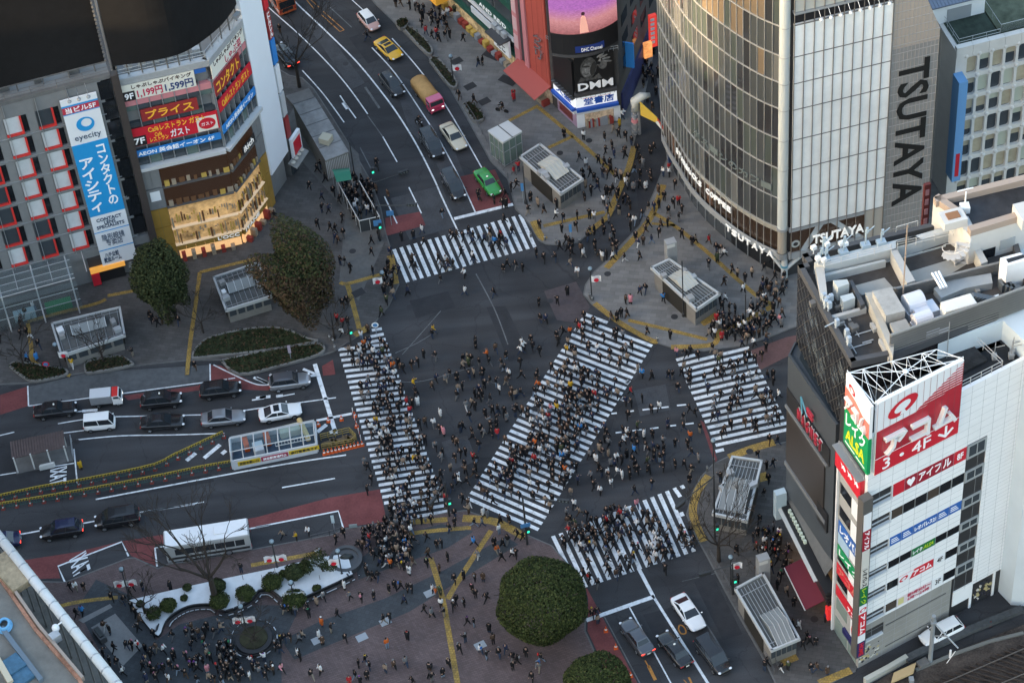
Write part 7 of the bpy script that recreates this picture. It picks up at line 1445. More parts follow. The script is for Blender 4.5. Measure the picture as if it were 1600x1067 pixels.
# long grey building on the kerb, with plinth
P = [W(x, y, KZ+3.6) for x, y in ((458, 164), (492, 153), (544, 237), (508, 251))]; t = thing('kerbside_building', 'long low grey building with a stained flat roof at the upper kerb', 'building', (P[0].x, P[0].y, KZ)); adoptr(MB().prism([p.xy for p in P], KZ, KZ+3.55).build('wall', M('shed_wall', (.16, .155, .14), .7, var=.2, scale=1)), t); adoptr(MB().prism([((p-P[0])*1.01+P[0]).xy for p in P], KZ+3.55, KZ+3.7).build('roof', M('stained_roof', (.20, .20, .20), .8, var=.45, scale=.7)), t)
for k in range(5): a, b = P[0].lerp(P[3], k/5), P[1].lerp(P[2], k/5); adoptr(MB().par(a+V((0, 0, .1)), (b-a), (P[3]-P[0]).normalized()*.06, V((0, 0, .05))).build('roof_seam', concd), t)
lv = MB(); d = (P[2]-P[3])
for k in range(14): lv.par(V((P[3].x, P[3].y, KZ+.4))+d*(k/14), d/14*.5, V((d.y, -d.x, 0)).normalized()*.06, V((0, 0, 2.9)))
adoptr(lv.build('louvre', M('pale_louvre', (.42, .42, .42), .6)), t); p = W(510, 222, KZ+3.7); adoptr(MB().box(p+V((0, 0, .5)), (1.4, 1.3, .9), -.5).build('roof_box', M('box_cream', (.45, .42, .33), .6), bevel=.04), t)
Pp = [W(x, y, KZ+.5) for x, y in ((446, 150), (483, 138), (492, 153), (458, 164))]; adoptr(MB().prism([p.xy for p in Pp], KZ, KZ+.5).build('plinth', concd), t)
# glass lift
P = [W(x, y, KZ+4.2) for x, y in ((762, 205), (794, 189), (816, 206), (785, 224))]; c = sum(P, V())/4; t = thing('lift_shaft', 'square glass lift shaft with a white roof on the upper pavement', 'lift shaft', (c.x, c.y, KZ)); gg = M('lift_glass', (.14, .19, .17), .08); adoptr(MB().prism([(p*.92+c*.08).xy for p in P], KZ+.1, KZ+4.0).build('glazing', gg), t); adoptr(MB().prism([p.xy for p in P], KZ+4.0, KZ+4.3).build('roof', M('lift_roof', (.52, .535, .54), .5), bevel=.03), t); fr = MB()
for a, b in zip(P, P[1:]+P[:1]):
 for f in (0, .33, .66): p = (a.lerp(b, f))*.925+c*.075; fr.tube([(p.x, p.y, KZ), (p.x, p.y, KZ+4.0)], .08, 5)
 for z in (.15, 2.4): p, q = a*.925+c*.075, b*.925+c*.075; fr.tube([(p.x, p.y, KZ+z), (q.x, q.y, KZ+z)], .05, 5)
adoptr(fr.build('frame', alu), t); adoptr(MB().par(P[0].lerp(P[1], .5)+V((-.08, 0, .12)), (P[3]-P[0]), V((.16, 0, 0)), V((0, 0, .02))).build('roof_seam', concd), t)
# smokers' enclosure with green canopy
t = thing('smoking_enclosure', 'roofless smoking enclosure with glass fence and green canopy', 'enclosure', W(550, 330, KZ)); corners = [W(x, y, KZ+2.0) for x, y in zo(A6, [(488, 96), (614, 325), (735, 298), (615, 88)])]; pan = MB(); fr = MB()
for a, b in zip(corners[:-1], corners[1:]):
 n = max(2, round((b-a).length/1.5))
 for k in range(n): p, q = a.lerp(b, k/n), a.lerp(b, (k+.94)/n); pan.par(p-V((0, 0, 1.95)), q-p, V((.03, .03, 0)), V((0, 0, 1.85))); fr.tube([p-V((0, 0, 2)), p], .05, 5)
 fr.tube([a, b], .06, 5)
gpf = M('fence_glass', (.05, .055, .06), .15); adoptr(pan.build('fence_panel', gpf), t); adoptr(fr.build('fence_frame', M('white_frame', (.5, .5, .5))), t)
ca = MB(); a, b, c, d = [W(x, y, KZ+2.9) for x, y in zo(A6, [(450, 20), (555, 10), (570, 80), (480, 95)])]; mid = (a+b+c+d)/4; n = 6
for k in range(n):
 z0, z1 = .5*sin(pi*k/n), .5*sin(pi*(k+1)/n); p0, p1, p2, p3 = a.lerp(d, k/n), b.lerp(c, k/n), b.lerp(c, (k+1)/n), a.lerp(d, (k+1)/n); ca.add([p0+V((0, 0, z0)), p1+V((0, 0, z0)), p2+V((0, 0, z1)), p3+V((0, 0, z1))], [(0, 1, 2, 3)])
adoptr(ca.build('canopy', M('canopy_green', (.015, .16, .095), .5), recalc=False), t); po = MB()
for p in (a, b, c, d): po.tube([(p.x, p.y, KZ), p], .05, 5)
adoptr(po.build('post', alu), t)
# taxi shelter
h = 2.7; P = [W(x, y, KZ+h) for x, y in zo(A3, [(60, 650), (378, 582), (388, 668), (68, 742)])]; a, b, c, d = P; t = thing('taxi_shelter', 'taxi rank shelter with brown corrugated roof in the left road', 'shelter', (a.x, a.y, .01)); ro = MB(); n = 20
for k in range(n): p, q = a.lerp(b, k/n), d.lerp(c, k/n); ro.par(p, (b-a)/n*.62, q-p-V((0, 0, .25)), V((0, 0, .10)))
ro.par(a-V((0, 0, .03)), b-a, d-a-V((0, 0, .25)), V((0, 0, .04))); adoptr(ro.build('roof', M('brown_roof', (.10, .075, .072), .6, var=.2, scale=2)), t); po = MB()
for k in range(4): 
 for e in (a.lerp(b, .03+.313*k), d.lerp(c, .03+.313*k)): po.box((e.x, e.y, h/2), (.16, .16, h), .2)
adoptr(po.build('post', M('edge_white', (.55, .56, .55))), t); adoptr(MB().prism([((p-a)*1.06+a).xy for p in P], 0, .12).build('platform', concd), t)
bn = MB(); e, f = d.lerp(c, .45), d.lerp(c, .72); bn.par(V((e.x, e.y, .2))+V((0, -.6, 0)), f-e, V((.1, .3, 0)), V((0, 0, .7))); adoptr(bn.build('barrier', M('edge_white', (.55, .56, .55))), t); ro2 = MB(); e = c+V((.5, 0, -h)); rail(ro2, [e, e+(b-c)*1.3], 1.2, .05, 2, 1.5); adoptr(ro2.build('railing', alu), t)
# stair enclosure with glass roof on the traffic island
t = thing('stair_enclosure', 'glass roofed stair enclosure with white walls and yellow banner on the traffic island', 'subway entrance', W(430, 700, 0)); gw = M('enclosure_white', (.55, .57, .60), .5, var=.06, scale=2)
n0, n1 = W(365, 733, 0), W(496, 706, 0); f1 = W(489, 648, 2.3); f1.z = 0; f0 = n0+(f1-n1)
def wallq(a, b, z0, z1, mt, nm, th=.15): d = b-a; n = V((d.y, -d.x, 0)).normalized()*th; return adoptr(MB().par(V((a.x, a.y, z0)), d, n, V((0, 0, z1-z0))).build(nm, mt), t)
wallq(n0, n1, 0, 1.6, gw, 'wall'); wallq(f0, n0, 0, 1.4, gw, 'wall'); wallq(n1, f1, 0, 1.2, gw, 'wall'); wallq(f1, f0, 0, 1.2, gw, 'wall')
adoptr(MB().prism([p.xy for p in (n0, n1, f1, f0)], -.03, .03).build('floor', M('enclosure_floor', (.05, .08, .12), .5, var=.4, scale=1)), t)
fr = MB(); ax = (f0-n0); hz = 3.0
for k in range(8):
 a, b = n0.lerp(n1, k/7), f0.lerp(f1, k/7); fr.tube([a+V((0, 0, 1.5)), a.lerp(b, .08)+V((0, 0, hz-.3)), a.lerp(b, .55)+V((0, 0, hz)), b+V((0, 0, 1.2))], .07, 5)
for u, z in ((.08, hz-.3), (.55, hz), (1, 1.4)): fr.tube([n0.lerp(f0, u)+V((0, 0, z)), n1.lerp(f1, u)+V((0, 0, z))], .06, 5)
adoptr(fr.build('canopy_frame', M('white_frame', (.5, .5, .5))), t)
cg = M('canopy_clear', (.55, .72, .80), .05); cg.node_tree.nodes['Principled BSDF'].inputs['Transmission Weight'].default_value = .92; cg.node_tree.nodes['Principled BSDF'].inputs['IOR'].default_value = 1.1
ga = MB(); ga.add([n0.lerp(f0, .08)+V((0, 0, hz-.28)), n1.lerp(f1, .08)+V((0, 0, hz-.28)), n1.lerp(f1, .55)+V((0, 0, hz+.02)), n0.lerp(f0, .55)+V((0, 0, hz+.02)), n1+(f1-n1)+V((0, 0, 1.22)), n0+(f0-n0)+V((0, 0, 1.22))], [(0, 1, 2, 3), (3, 2, 4, 5)]); adoptr(ga.build('canopy_glass', cg, recalc=False), t)
fn = FA(n0, math.degrees(math.atan2((n1-n0).y, (n1-n0).x))); L = (n1-n0).length
s = fbox(fn, 'banner', M('banner_yellow', (.62, .42, .02), .5), t, .6, 3.2, .55, 1.25, .15, .2); more(fn, s, '迂回お願い口', .8, 3.0, .7, 1.1, .21, signk, bold=.02); s = fbox(fn, 'banner', M('banner_maroon', (.33, .03, .07), .5), t, 3.3, 6.4, .55, 1.25, .15, .2); more(fn, s, '渋谷駅南通行止', 3.5, 6.2, .7, 1.1, .21, letw, bold=.02); s = fbox(fn, 'banner', M('banner_yellow', (.62, .42, .02)), t, 6.5, 10.0, .65, 1.3, .15, .2); more(fn, s, '歩行者専用です', 6.7, 9.8, .78, 1.18, .21, signk, bold=.02)
lad = MB(); e0, e1 = fn.p(5.2, 1.75, -.6), fn.p(9.2, 1.75, -.6)
for o in (0, .5): lad.tube([e0-fn.N*o, e1-fn.N*o], .05, 5)
for k in range(12): q = e0.lerp(e1, k/11); lad.tube([q, q-fn.N*.5], .04, 4)
adoptr(lad.build('ladder', M('edge_white', (.55, .56, .55))), t)
for u, w_, dz, mt, nm in ((5.9, 2.4, -3.4, M('crate_cream', (.55, .53, .42), .6), 'material_box'), (2.6, 1.2, -1.6, M('sheet_white', (.6, .62, .65), .6), 'material_bag'), (1.6, .6, -2.6, M('cone_orange', (.60, .10, .02), .6), 'material_stack'), (4.0, .7, -2.8, M('cone_orange', (.6, .1, .02)), 'material_stack')): q = fn.p(u, 0, dz); adoptr(MB().box(q+V((w_/2, .2, .55)), (w_, 1.3, 1.1), .2).build(nm, mt, bevel=.08), t)
ro = MB(); ro.tube([fn.p(9.0, 1.0, -1.2), fn.p(8.4, 1.2, -4.4)], .3, 10); adoptr(ro.build('foam_roll', M('foam_tan', (.55, .40, .18), .7)), t)
# ================================================================ BARRIERS AND CONES
by = M('barrier_yellow', (.36, .265, .05), .6); bk_ = M('barrier_black', (.03, .03, .03), .6); bgm = M('barrier_green', (.035, .10, .085), .6); con = M('cone_orange', (.6, .1, .02)); conb = M('cone_red', (.30, .045, .035), .6); cwh = M('cone_band', (.7, .7, .7), .5)
def mk_barrier():
 t = thing('barricade', 'yellow and green barricade section in the long lines across the left road', 'barricade', (0, 0, 0), 'barricades across the left road'); m = MB(); m.box((0, 0, .92), (1.38, .08, .30)); kid(m.build('top_board', by), t); s = MB()
 for k in range(4): s.par((-.6+.32*k, -.046, .81), (.14, 0, 0), (0, .092, 0), (.1, 0, .22))
 kid(s.build('stripe', bk_), t); f = MB()
 for x in (-.62, .62): f.tube([(x, 0, .75), (x, .18, 0)], .035, 5); f.tube([(x, 0, .75), (x, -.18, 0)], .035, 5)
 for k in range(5): f.tube([(-.5+.25*k, 0, .75), (-.5+.25*k, 0, .25)], .03, 5)
 f.tube([(-.62, 0, .25), (.62, 0, .25)], .03, 5); kid(f.build('leg_frame', bgm), t); return t
def mk_cone(label, grp, mt):
 t = thing('traffic_cone', label, 'traffic cone', (0, 0, 0), grp); kid(MB().lathe((0, 0, .04), [(.20, 0), (.13, .30), (.10, .42), (.05, .74), (.03, .78)], 12).build('cone_body', mt), t); kid(MB().box((0, 0, .025), (.46, .46, .05)).build('base', mt, bevel=.01), t); kid(MB().lathe((0, 0, .30), [(.148, 0), (.108, .16)], 12).build('band', cwh), t); return t
first = [None, None]
def line_of(pts, nb, grp):
 P = smooth([W(x, y, .008) for x, y in pts], 8); Ls = [0]
 for a, b in zip(P[:-1], P[1:]): Ls.append(Ls[-1]+(b-a).length)
 def at(s):
  for i in range(len(P)-1):
   if Ls[i+1] >= s: break
  u = (s-Ls[i])/(Ls[i+1]-Ls[i]); return P[i].lerp(P[i+1], u), (P[i+1]-P[i]).normalized()
 for k in range(nb):
  p, d = at(Ls[-1]*(k+.5)/nb*.999); o = first[0]
  if o is None: o = first[0] = mk_barrier()
  else: o = copy_tree(o)
  o.location = p; o.rotation_euler.z = math.atan2(d.y, d.x); o.scale = (1.05, 1.05, 1.12)
  p, d = at(Ls[-1]*(k+1)/nb*.999); c = first[1]
  if c is None: c = first[1] = mk_cone('red cone with white band standing between two barricade sections', 'cones between the barricades', conb)
  else: c = copy_tree(c)
  c.location = p
line_of(zo(A3, [(-60, 1015), (240, 950), (500, 905), (900, 822), (1050, 755), (1200, 685), (1335, 622)]), 19, 0)
line_of(zo(A3, [(-60, 1060), (280, 1005), (620, 945), (960, 880), (1200, 830), (1385, 797)]), 18, 0)
c0 = None
for k in range(11):
 a = zo(A7, [(408+22.5*k, 722-5.3*k)])[0]; p = W(*a, .008)
 c0 = mk_cone('bright orange cone in the close row beside the stair enclosure', 'orange cones in a close row', con) if c0 is None else copy_tree(c0); c0.location = p
for k, (x, y, lb) in enumerate(((372, 552, 'orange cone left of the stop line end'), (432, 528, 'orange cone on the white line by the stop line'), (510, 518, 'orange cone between the white bars near the left zebra'), (590, 497, 'orange cone at the top of the slim pole row'), (600, 560, 'orange cone halfway down the slim pole row'))):
 q = copy_tree(c0); q.location = W(*zo(A7, [(x, y)])[0], .008); q['label'] = lb; q['group'] = 'single orange cones'
for k, (x, y, lb) in enumerate(((597, 757, 'orange cone on the cycle lane nearest the stop line'), (657, 858, 'orange cone on the cycle lane beside the dark grey sedan'), (745, 1025, 'orange cone on the cycle lane at the bottom edge'))):
 q = copy_tree(c0); q.location = W(*zo(B4, [(x, y)])[0], .015); q['label'] = lb; q['group'] = 'single orange cones'
t = thing('construction_fence', 'yellow pipe fence panels around the end of the traffic island', 'fence', W(530, 680, 0)); fm = MB()
q = [W(*p, 0) for p in zo(A7, [(388, 640), (560, 600), (600, 640), (575, 668), (395, 700)])]; rail(fm, q, 1.1, .045, 3, .8); adoptr(fm.build('pipe_rail', M('pipe_yellow', (.26, .195, .06), .6)), t); pb = MB()
for k in range(7): p = W(*zo(A7, [(420+25*k, 665-6*k)])[0], .1); pb.box(p+V((0, 0, .15)), (1.0, .5, .3), .3+k)
adoptr(pb.build('stacked_pipe', M('pipe_brown', (.14, .10, .06), .8)), t)
t = thing('pole_row', 'row of slim red and white poles beside the left zebra', 'bollard', W(553, 665, 0)); q = [W(*p, 0) for p in zo(A7, [(578, 480), (600, 560), (625, 640)])]
for k in range(9): p = q[0].lerp(q[2], k/8); adoptr(MB().tube([p, p+V((0, 0, 1.0))], .05, 6, k % 2).build('pole', [cwh, conb]), t)
# ================================================================ LAMPS, FLAGS, SIGNALS
pole = M('pole_dark', (.035, .037, .04), .5, .2); polel = M('pole_grey', (.30, .33, .36), .5, .3); globe = M('lamp_globe', (.20, .27, .32), .3); flagw = M('flag_white', (.76, .77, .78), .8); flagr = M('flag_red', (.55, .02, .04), .8); bsign = M('road_sign_blue', (.06, .20, .42), .5)
def lamp(label, base, top, nflags=0, z=KZ, g=True, side=(-.6, .6), fh=.62, mat=None):
 b = W(*base, z); h = max(2.5, HT(b, *top)-z); t = thing('street_lamp', label, 'street lamp', b); adoptr(MB().tube([b, b+V((0, 0, .8)), b+V((0, 0, h))], [.11, .08, .06], 8).build('post', mat or pole), t); adoptr(MB().lathe(b, [(.2, 0), (.2, .5), (.11, .6)], 10).build('base', mat or pole), t)
 if g: adoptr(MB().ell(b+V((0, 0, h+.25)), (.27, .27, .25), 12, 8).build('globe', globe, smooth=True), t); adoptr(MB().lathe(b+V((0, 0, h-.15)), [(.12, 0), (.30, .16)], 12).build('collar', mat or pole), t)
 for s in side[:nflags]:
  z0 = h*fh; f = MB(); w = 1.15*(1 if s > 0 else -1); n = 5
  rng = random.Random(int(base[0]))
  vs = []
  for k in range(n+1):
   for j in range(2): vs.append(b+V((w*k/n+(.08 if w > 0 else -.08), -.12*sin(k*1.3), z0+1.0*(1-j)-.10*k/n+.25)))
  f.add(vs, [(2*k, 2*k+1, 2*k+3, 2*k+2) for k in range(n)]); fo = adoptr(f.build('flag', flagw, recalc=False), t)
  d = MB(); cx = b+V(((.08 if w > 0 else -.08)+w*.5, -.24, z0+.70)); d.add([cx+V((.30*cos(2*pi*k/16), 0, .30*sin(2*pi*k/16))) for k in range(16)], [tuple(range(16))]); adoptr(d.build('flag_disc', flagr, recalc=False), fo)
  st = MB(); st.tube([b+V((0, 0, z0+1.3)), b+V((w*1.05, -.05, z0+1.22))], .025, 5); adoptr(st.build('flag_staff', polel), t)
 return t
lamp('globe lamp with flag beside the second street planter', (709, 132), (706, 90), 1, side=(.6,), fh=.45)
lamp('globe lamp on the rounded kerb facing the middle of the crossing', (925, 468), (922, 422), 1, side=(.6,), fh=.55)
lamp('globe lamp at the foot of the right zebra', (1116, 790), (1115, 690), 0)
lamp('globe lamp with two flags above the left end of the white bed', (434, 890), (424, 848), 2, fh=.28)
lamp('globe lamp standing on the right end of the white bed', (535, 900), (530, 862), 1, side=(-.6,), fh=.45)
lamp('globe lamp with two flags on the lower edge of the white bed', (461, 942), (452, 912), 2, fh=.18)
lamp('lamp post with two flags beside the taxi bay', (203, 936), (200, 888), 2, fh=.42)
lamp('lamp post with a flag above the left kerbed bed', (97, 578), (86, 540), 1, side=(.6,), fh=.45)
lamp('post with a flag near the round railed planter', (385, 985), (380, 948), 2, fh=.3)
lamp('short globe lamp with flag at the lower right kerb', (1142, 918), (1138, 872), 1, side=(.6,), fh=.6)
lamp('tall dark lamp post beside the pillar subway entrance', (1068, 494), (1066, 408), 0, g=False)
lamp('tall dark lamp post among the crowd by the right zebra', (1165, 515), (1168, 460), 0, g=False)
lamp('dark lamp post at the lower corner of the cream skylight entrance', (822, 318), (820, 260), 0, g=False)
lamp('dark post on the crossing corner by the long planting bed', (523, 527), (519, 488), 0, g=False)
lamp('dark post by the kerb at the end of the grey building', (555, 280), (548, 222), 0, g=False)
lamp('flag post beside the left crossing corner', (601, 455), (596, 428), 1, side=(-.6,), fh=.4)
# gate arch at the mouth of the side street
def arch():
 a, b = W(993, 210, KZ), W(1046, 240, KZ); ha, hb = 9.0, 6.5; t = thing('street_gate', 'curved white gate arch with yellow banner over the side street', 'gate', a); m = MB()
 for x in (0, .5): m.tube([a+V((x, 0, 0)), a+V((x, 0, HT(a, 993, 160)-KZ))], .22, 8)
 adoptr(m.build('post', M('gate_post', (.30, .28, .27), .5)), t); z0 = HT(a, 992, 155)
 h = MB(); h.tube([V((a.x+.2, a.y, z0-1.8)), V((a.x+.1, a.y, z0-.3)), V((a.x+.9, a.y-.2, z0+.5)), V((a.x+2.0, a.y, z0+.4))], [.55, .6, .55, .3], 12); adoptr(h.build('gate_head', M('gate_white', (.52, .54, .52), .4), smooth=True), t)
 r = MB(); zb = HT(b, 1046, 212); r.tube([V((b.x+.2, b.y, KZ)), V((b.x+.1, b.y, zb-1.0)), V((b.x-.5, b.y, zb+1.2)), V((b.x-1.4, b.y+.2, zb+2.4))], [.4, .42, .38, .25], 12); adoptr(r.build('gate_arm', M('gate_white', (.52, .54, .52)), smooth=True), t)
 p0, p1, p2 = W(1000, 160, z0), W(1027, 185, zb+3.0), W(1046, 213, zb+.8); bn = MB(); bn.add([p0, p1, p1-V((0, 0, .9)), p0-V((0, 0, 2.2)), p0+V((.05, .1, 0)), p1+V((.05, .1, 0)), p1-V((-.05, -.1, .9)), p0-V((-.05, -.1, 2.2))], [(0, 1, 2, 3), (4, 7, 6, 5), (0, 4, 5, 1), (1, 5, 6, 2), (2, 6, 7, 3), (3, 7, 4, 0)]); adoptr(bn.build('banner', M('gate_yellow', (.60, .42, .06), .5)), t)
 rd = MB(); rd.add([p1, p2, p2-V((0, 0, .35)), p1-V((0, 0, .7)), p1+V((.05, .1, 0)), p2+V((.05, .1, 0)), p2-V((-.05, -.1, .35)), p1-V((-.05, -.1, .7))], [(0, 1, 2, 3), (4, 7, 6, 5), (0, 4, 5, 1), (1, 5, 6, 2), (2, 6, 7, 3), (3, 7, 4, 0)]); adoptr(rd.build('red_banner', M('gate_red', (.45, .06, .04), .5)), t)
 s = MB(); p = W(1050, 245, KZ+2.5); s.box(p, (1.0, .3, 1.6), .3); adoptr(s.build('map_board', M('board_navy', (.03, .05, .12), .4)), t)
 for k in range(6): adoptr(MB().lathe(V((a.x, a.y, .5+.9*k)), [(.46, 0), (.46, .4)], 10).build('sticker', rng.choice((signw, pinkm, gryp, M('rack_grey', (.25, .27, .3))))), t)
arch()
def signal(label, base, top, arm, lit=None, z=KZ, blue=None, signs=()):
 b = W(*base, z); h = HT(b, *top); t = thing('traffic_signal', label, 'traffic signal', b); m = MB(); m.tube([b, V((b.x, b.y, h))], [.13, .09], 8); adoptr(m.build('post', pole), t)
 if arm:
  e = W(*arm, h-.3); a = MB(); a.tube([V((b.x, b.y, h-.3)), e], [.08, .05], 6); adoptr(a.build('arm', pole), t); hd = MB(); d = (e-V((b.x, b.y, h-.3))).normalized(); hd.par(e-d*.4-V((0, 0, .25)), d*1.3, V((-d.y, d.x, 0))*.3, V((0, 0, .45))); ho = adoptr(hd.build('signal_head', pole, bevel=.04), t)
  for k in range(3): adoptr(MB().ell(e-d*.1+d*.38*k-V((-d.y, d.x, 0))*.05, (.14, .14, .14)).build('lens', M('lens_dark', (.05, .06, .06), .2)), ho)
 pd = MB(); pd.box(V((b.x+.25, b.y-.1, z+2.7)), (.4, .35, .9), .3); po = adoptr(pd.build('pedestrian_signal', pole, bevel=.03), t); adoptr(MB().box(V((b.x+.25, b.y-.30, z+2.5)), (.26, .05, .28), .3).build('lens', M('lens_green', (.02, .45, .25), .3, emit=2.5)), po)
 for (dz, w_, h_) in signs: adoptr(MB().box(V((b.x, b.y-.16, z+dz)), (w_, .06, h_), .15).build('sign_plate', bsign), t)
 return t
signal('traffic signal with a long arm at the end of the upper kerb', (594, 376), (590, 318), (640, 321), signs=((3.2, 1.0, .9),))
signal('traffic signal arm over the upper road by the smoking enclosure', (583, 290), (579, 284), (628, 271))
signal('traffic signal at the lower end of the left zebra', (702, 806), (698, 752), (676, 779))
signal('traffic signal at the lower end of the diagonal zebra with a blue sign', (824, 850), (817, 775), (876, 783), signs=((3.5, 1.1, .6),))
signal('traffic signal with arm over the lower right zebra', (1117, 846), (1114, 742), (1064, 785))
signal('traffic signal beside the lower right subway entrance', (1145, 928), (1142, 880), (1104, 893))
signal('traffic signal on the left crossing corner by the flag post', (549, 540), (547, 505), None)
def roadsign(label, base, top, shape, col, rim=None, z=KZ):
 b = W(*base, z); h = HT(b, *top); t = thing('road_sign', label, 'road sign', b); adoptr(MB().tube([b, V((b.x, b.y, h))], .05, 6).build('post', polel), t); m = MB()
 if shape == 'disc': m.lathe(V((b.x, b.y-.07, h)), [(.42, -.02), (.42, .02)], 20, axis='Y')
 else: m.box(V((b.x, b.y-.07, h)), (.9, .05, .8) if shape == 'sq' else (.35, .05, 1.3))
 adoptr(m.build('plate', col), t)
 if rim: adoptr(MB().lathe(V((b.x, b.y-.10, h)), [(.28, -.02), (.28, .02)], 18, axis='Y').build('symbol', rim), t)
roadsign('blue square road sign on a post near the upper stop line', (612, 352), (607, 333), 'sq', bsign); roadsign('blue arrow disc on the corner of the left zebra', (588, 520), (587, 507), 'disc', M('sign_white', (.78, .8, .83)), bsign); roadsign('round no parking sign in the left kerbed bed', (74, 577), (72, 568), 'disc', flagr, bsign)
roadsign('pale bus stop sign on the kerb beside the parked bus', (524, 834), (521, 810), 'tall', M('pale_blue_panel', (.42, .52, .58))); roadsign('slim blue street sign on the rounded kerb of the side street', (893, 383), (891, 356), 'tall', bsign); roadsign('blue board sign at the lower corner of the skylight entrance', (818, 318), (816, 292), 'tall', bsign); roadsign('white information board beside the traffic signal', (552, 823), (550, 822), 'sq', M('board_pale', (.35, .42, .42), .5)); roadsign('striped street post in the long planting bed', (455, 562), (451, 545), 'tall', M('sign_striped', (.35, .30, .38), .5))
def gpole():
 b = W(1453, 1034, .3); h = HT(b, 1461, 962); t = thing('catenary_mast', 'grey round railway mast with slanted bracket at the bottom right', 'mast', b); adoptr(MB().tube([b, V((b.x, b.y, h))], [.24, .22], 14).build('post', polel), t); e = W(1497, 1012, h-3.5); br = MB(); br.tube([V((b.x, b.y, h-1.0)), e], .09, 6); br.tube([V((b.x, b.y, h-3.4)), V((b.x, b.y, h-1.0)).lerp(e, .55)], .07, 6); br.box(V((b.x, b.y, h-1.0)), (.6, .6, .15)); adoptr(br.build('bracket', polel), t); ins = MB()
 for k in range(5): ins.lathe(e+V((-.8, -.2, -.1-.28*k)), [(.12, 0), (.12, .12)], 8)
 ins.tube([e+V((-1.2, -.6, -1.6)), e+V((-.3, -.2, -.2))], .04, 5); adoptr(ins.build('insulator', cwh), t); adoptr(MB().box(b+V((-.8, -.3, .3)), (1.2, .9, .7), .4).build('footing', concd, bevel=.1), t)
gpole()
# bollards and railings along kerbs
bol = M('bollard_grey', (.16, .16, .16), .5, .3); rl = M('guard_rail', (.10, .10, .105), .5, .3)
def guard(label, pts, z=KZ, h=.85): 
 P = [W(x, y, z) for x, y in pts]; t = thing('guard_rail', label, 'railing', P[0]); m = MB(); rail(m, P, h, .035, 2, 1.6); adoptr(m.build('rail', rl), t)
guard('guard rail along the right kerb of the upper road', zo(A5, [(1200, 560), (1300, 715), (1420, 930), (1500, 1060)])); guard('guard rail along the kerb near the lower right subway entrance', zo(B4, [(1215, 300), (1300, 440), (1345, 530)])); guard('guard rail along the plaza kerb by the bus bay', zo(A8, [(330, 215), (440, 190), (520, 165)])); guard('guard rail beside the lower right subway entrance', zo(B4, [(1500, 820), (1560, 930), (1600, 1010)])); guard('guard rail at the lower left corner of the right pavement', zo(B8, [(0, 740), (60, 830), (140, 990)])); guard('guard rail along the enclosure side of the upper kerb', zo(A6, [(690, 100), (735, 300), (750, 440)]))
b0 = None; BL = 'grey bollard in the row on the rounded corner kerbs'
for x, y in zo(B2, [(150, 420), (235, 440), (300, 460), (345, 465), (440, 455), (905, 1040), (500, 780), (515, 800)])+zo(B3, [(1200, 820), (1240, 770)])+zo(A8, [(930, 120), (1010, 105), (700, 135)])+zo(A7, [(460, 60), (470, 100), (440, 40)]):
 p = W(x, y, KZ)
 if b0 is None: b0 = thing('bollard', BL, 'bollard', p, 'kerb bollards'); kid(MB().lathe((0, 0, 0), [(.13, 0), (.12, .75), (.09, .85)], 10).build('post', bol), b0); kid(MB().lathe((0, 0, .6), [(.125, 0), (.125, .1)], 10).build('band', cwh), b0)
 else: b0 = copy_tree(b0); b0.location = p
# ================================================================ RAILWAY AND STATION ROOF
bal = M('ballast', (.055, .045, .040), .95, var=.6, scale=5, bump=1.0)
Pb = [W(x, y, .35) for x, y in ((1340, 1085), (1390, 1052), (1480, 1022), (1600, 975), (1760, 905), (1760, 1140), (1340, 1140))]; struct(MB().prism([p.xy for p in Pb], -.05, .35).build('railway_ground', bal))
t = thing('railway_track', 'rusty railway track with dark sleepers in the bottom right corner', 'railway track', W(1550, 1040, .35))
for (a, b) in (((1440, 1082), (1720, 962)), ((1500, 1095), (1760, 985))): p, q = W(*a, .62), W(*b, .62); d = (q-p).normalized(); n = V((-d.y, d.x, 0)); adoptr(MB().par(p-n*.05, q-p, n*.09, V((0, 0, .14))).build('rail', M('rail_rust', (.16, .14, .13), .4, .5)), t)
a, b, c, d = W(1440, 1082, .5), W(1720, 962, .5), W(1500, 1095, .5), W(1760, 985, .5); sl_ = MB(); n = 26
for k in range(n): p, q = a.lerp(b, k/n), c.lerp(d, k/n); e = (q-p)*.25; sl_.par(p-e, (q-p)+e*2, (b-a).normalized()*.24, V((0, 0, .12)))
adoptr(sl_.build('sleeper', M('sleeper', (.045, .036, .032), .9, var=.3, scale=2)), t)
def wall_line(name, label, cat, pts, z, h, w, mt, mt2=None):
 P = [W(x, y, z) for x, y in pts]; t = thing(name, label, cat, P[0]); m = MB()
 for p, q in zip(P[:-1], P[1:]): d = q-p; nn = V((-d.y, d.x, 0)).normalized()*w; m.par(p, d, nn, V((0, 0, h)))
 adoptr(m.build('wall', mt), t); return t
wall_line('retaining_wall', 'low pale wall beside the dark lane at the bottom right', 'wall', zo(B8, [(660, 1080), (800, 1005), (910, 940)]), 0, .9, .5, M('wall_pale', (.42, .42, .38), .7)); wall_line('cable_trough', 'dark cable trough running along the railway', 'cable trough', zo(B8, [(910, 950), (1050, 880), (1300, 770), (1600, 650)]), .3, .5, .8, M('trough_grey', (.07, .075, .08), .8, var=.3, scale=2)); wall_line('trackside_kerb', 'pale concrete kerb along the ballast', 'kerb', zo(B8, [(960, 1000), (1200, 900), (1400, 830), (1600, 780)]), .3, .25, .35, M('kerb_rail', (.16, .16, .15), .8))
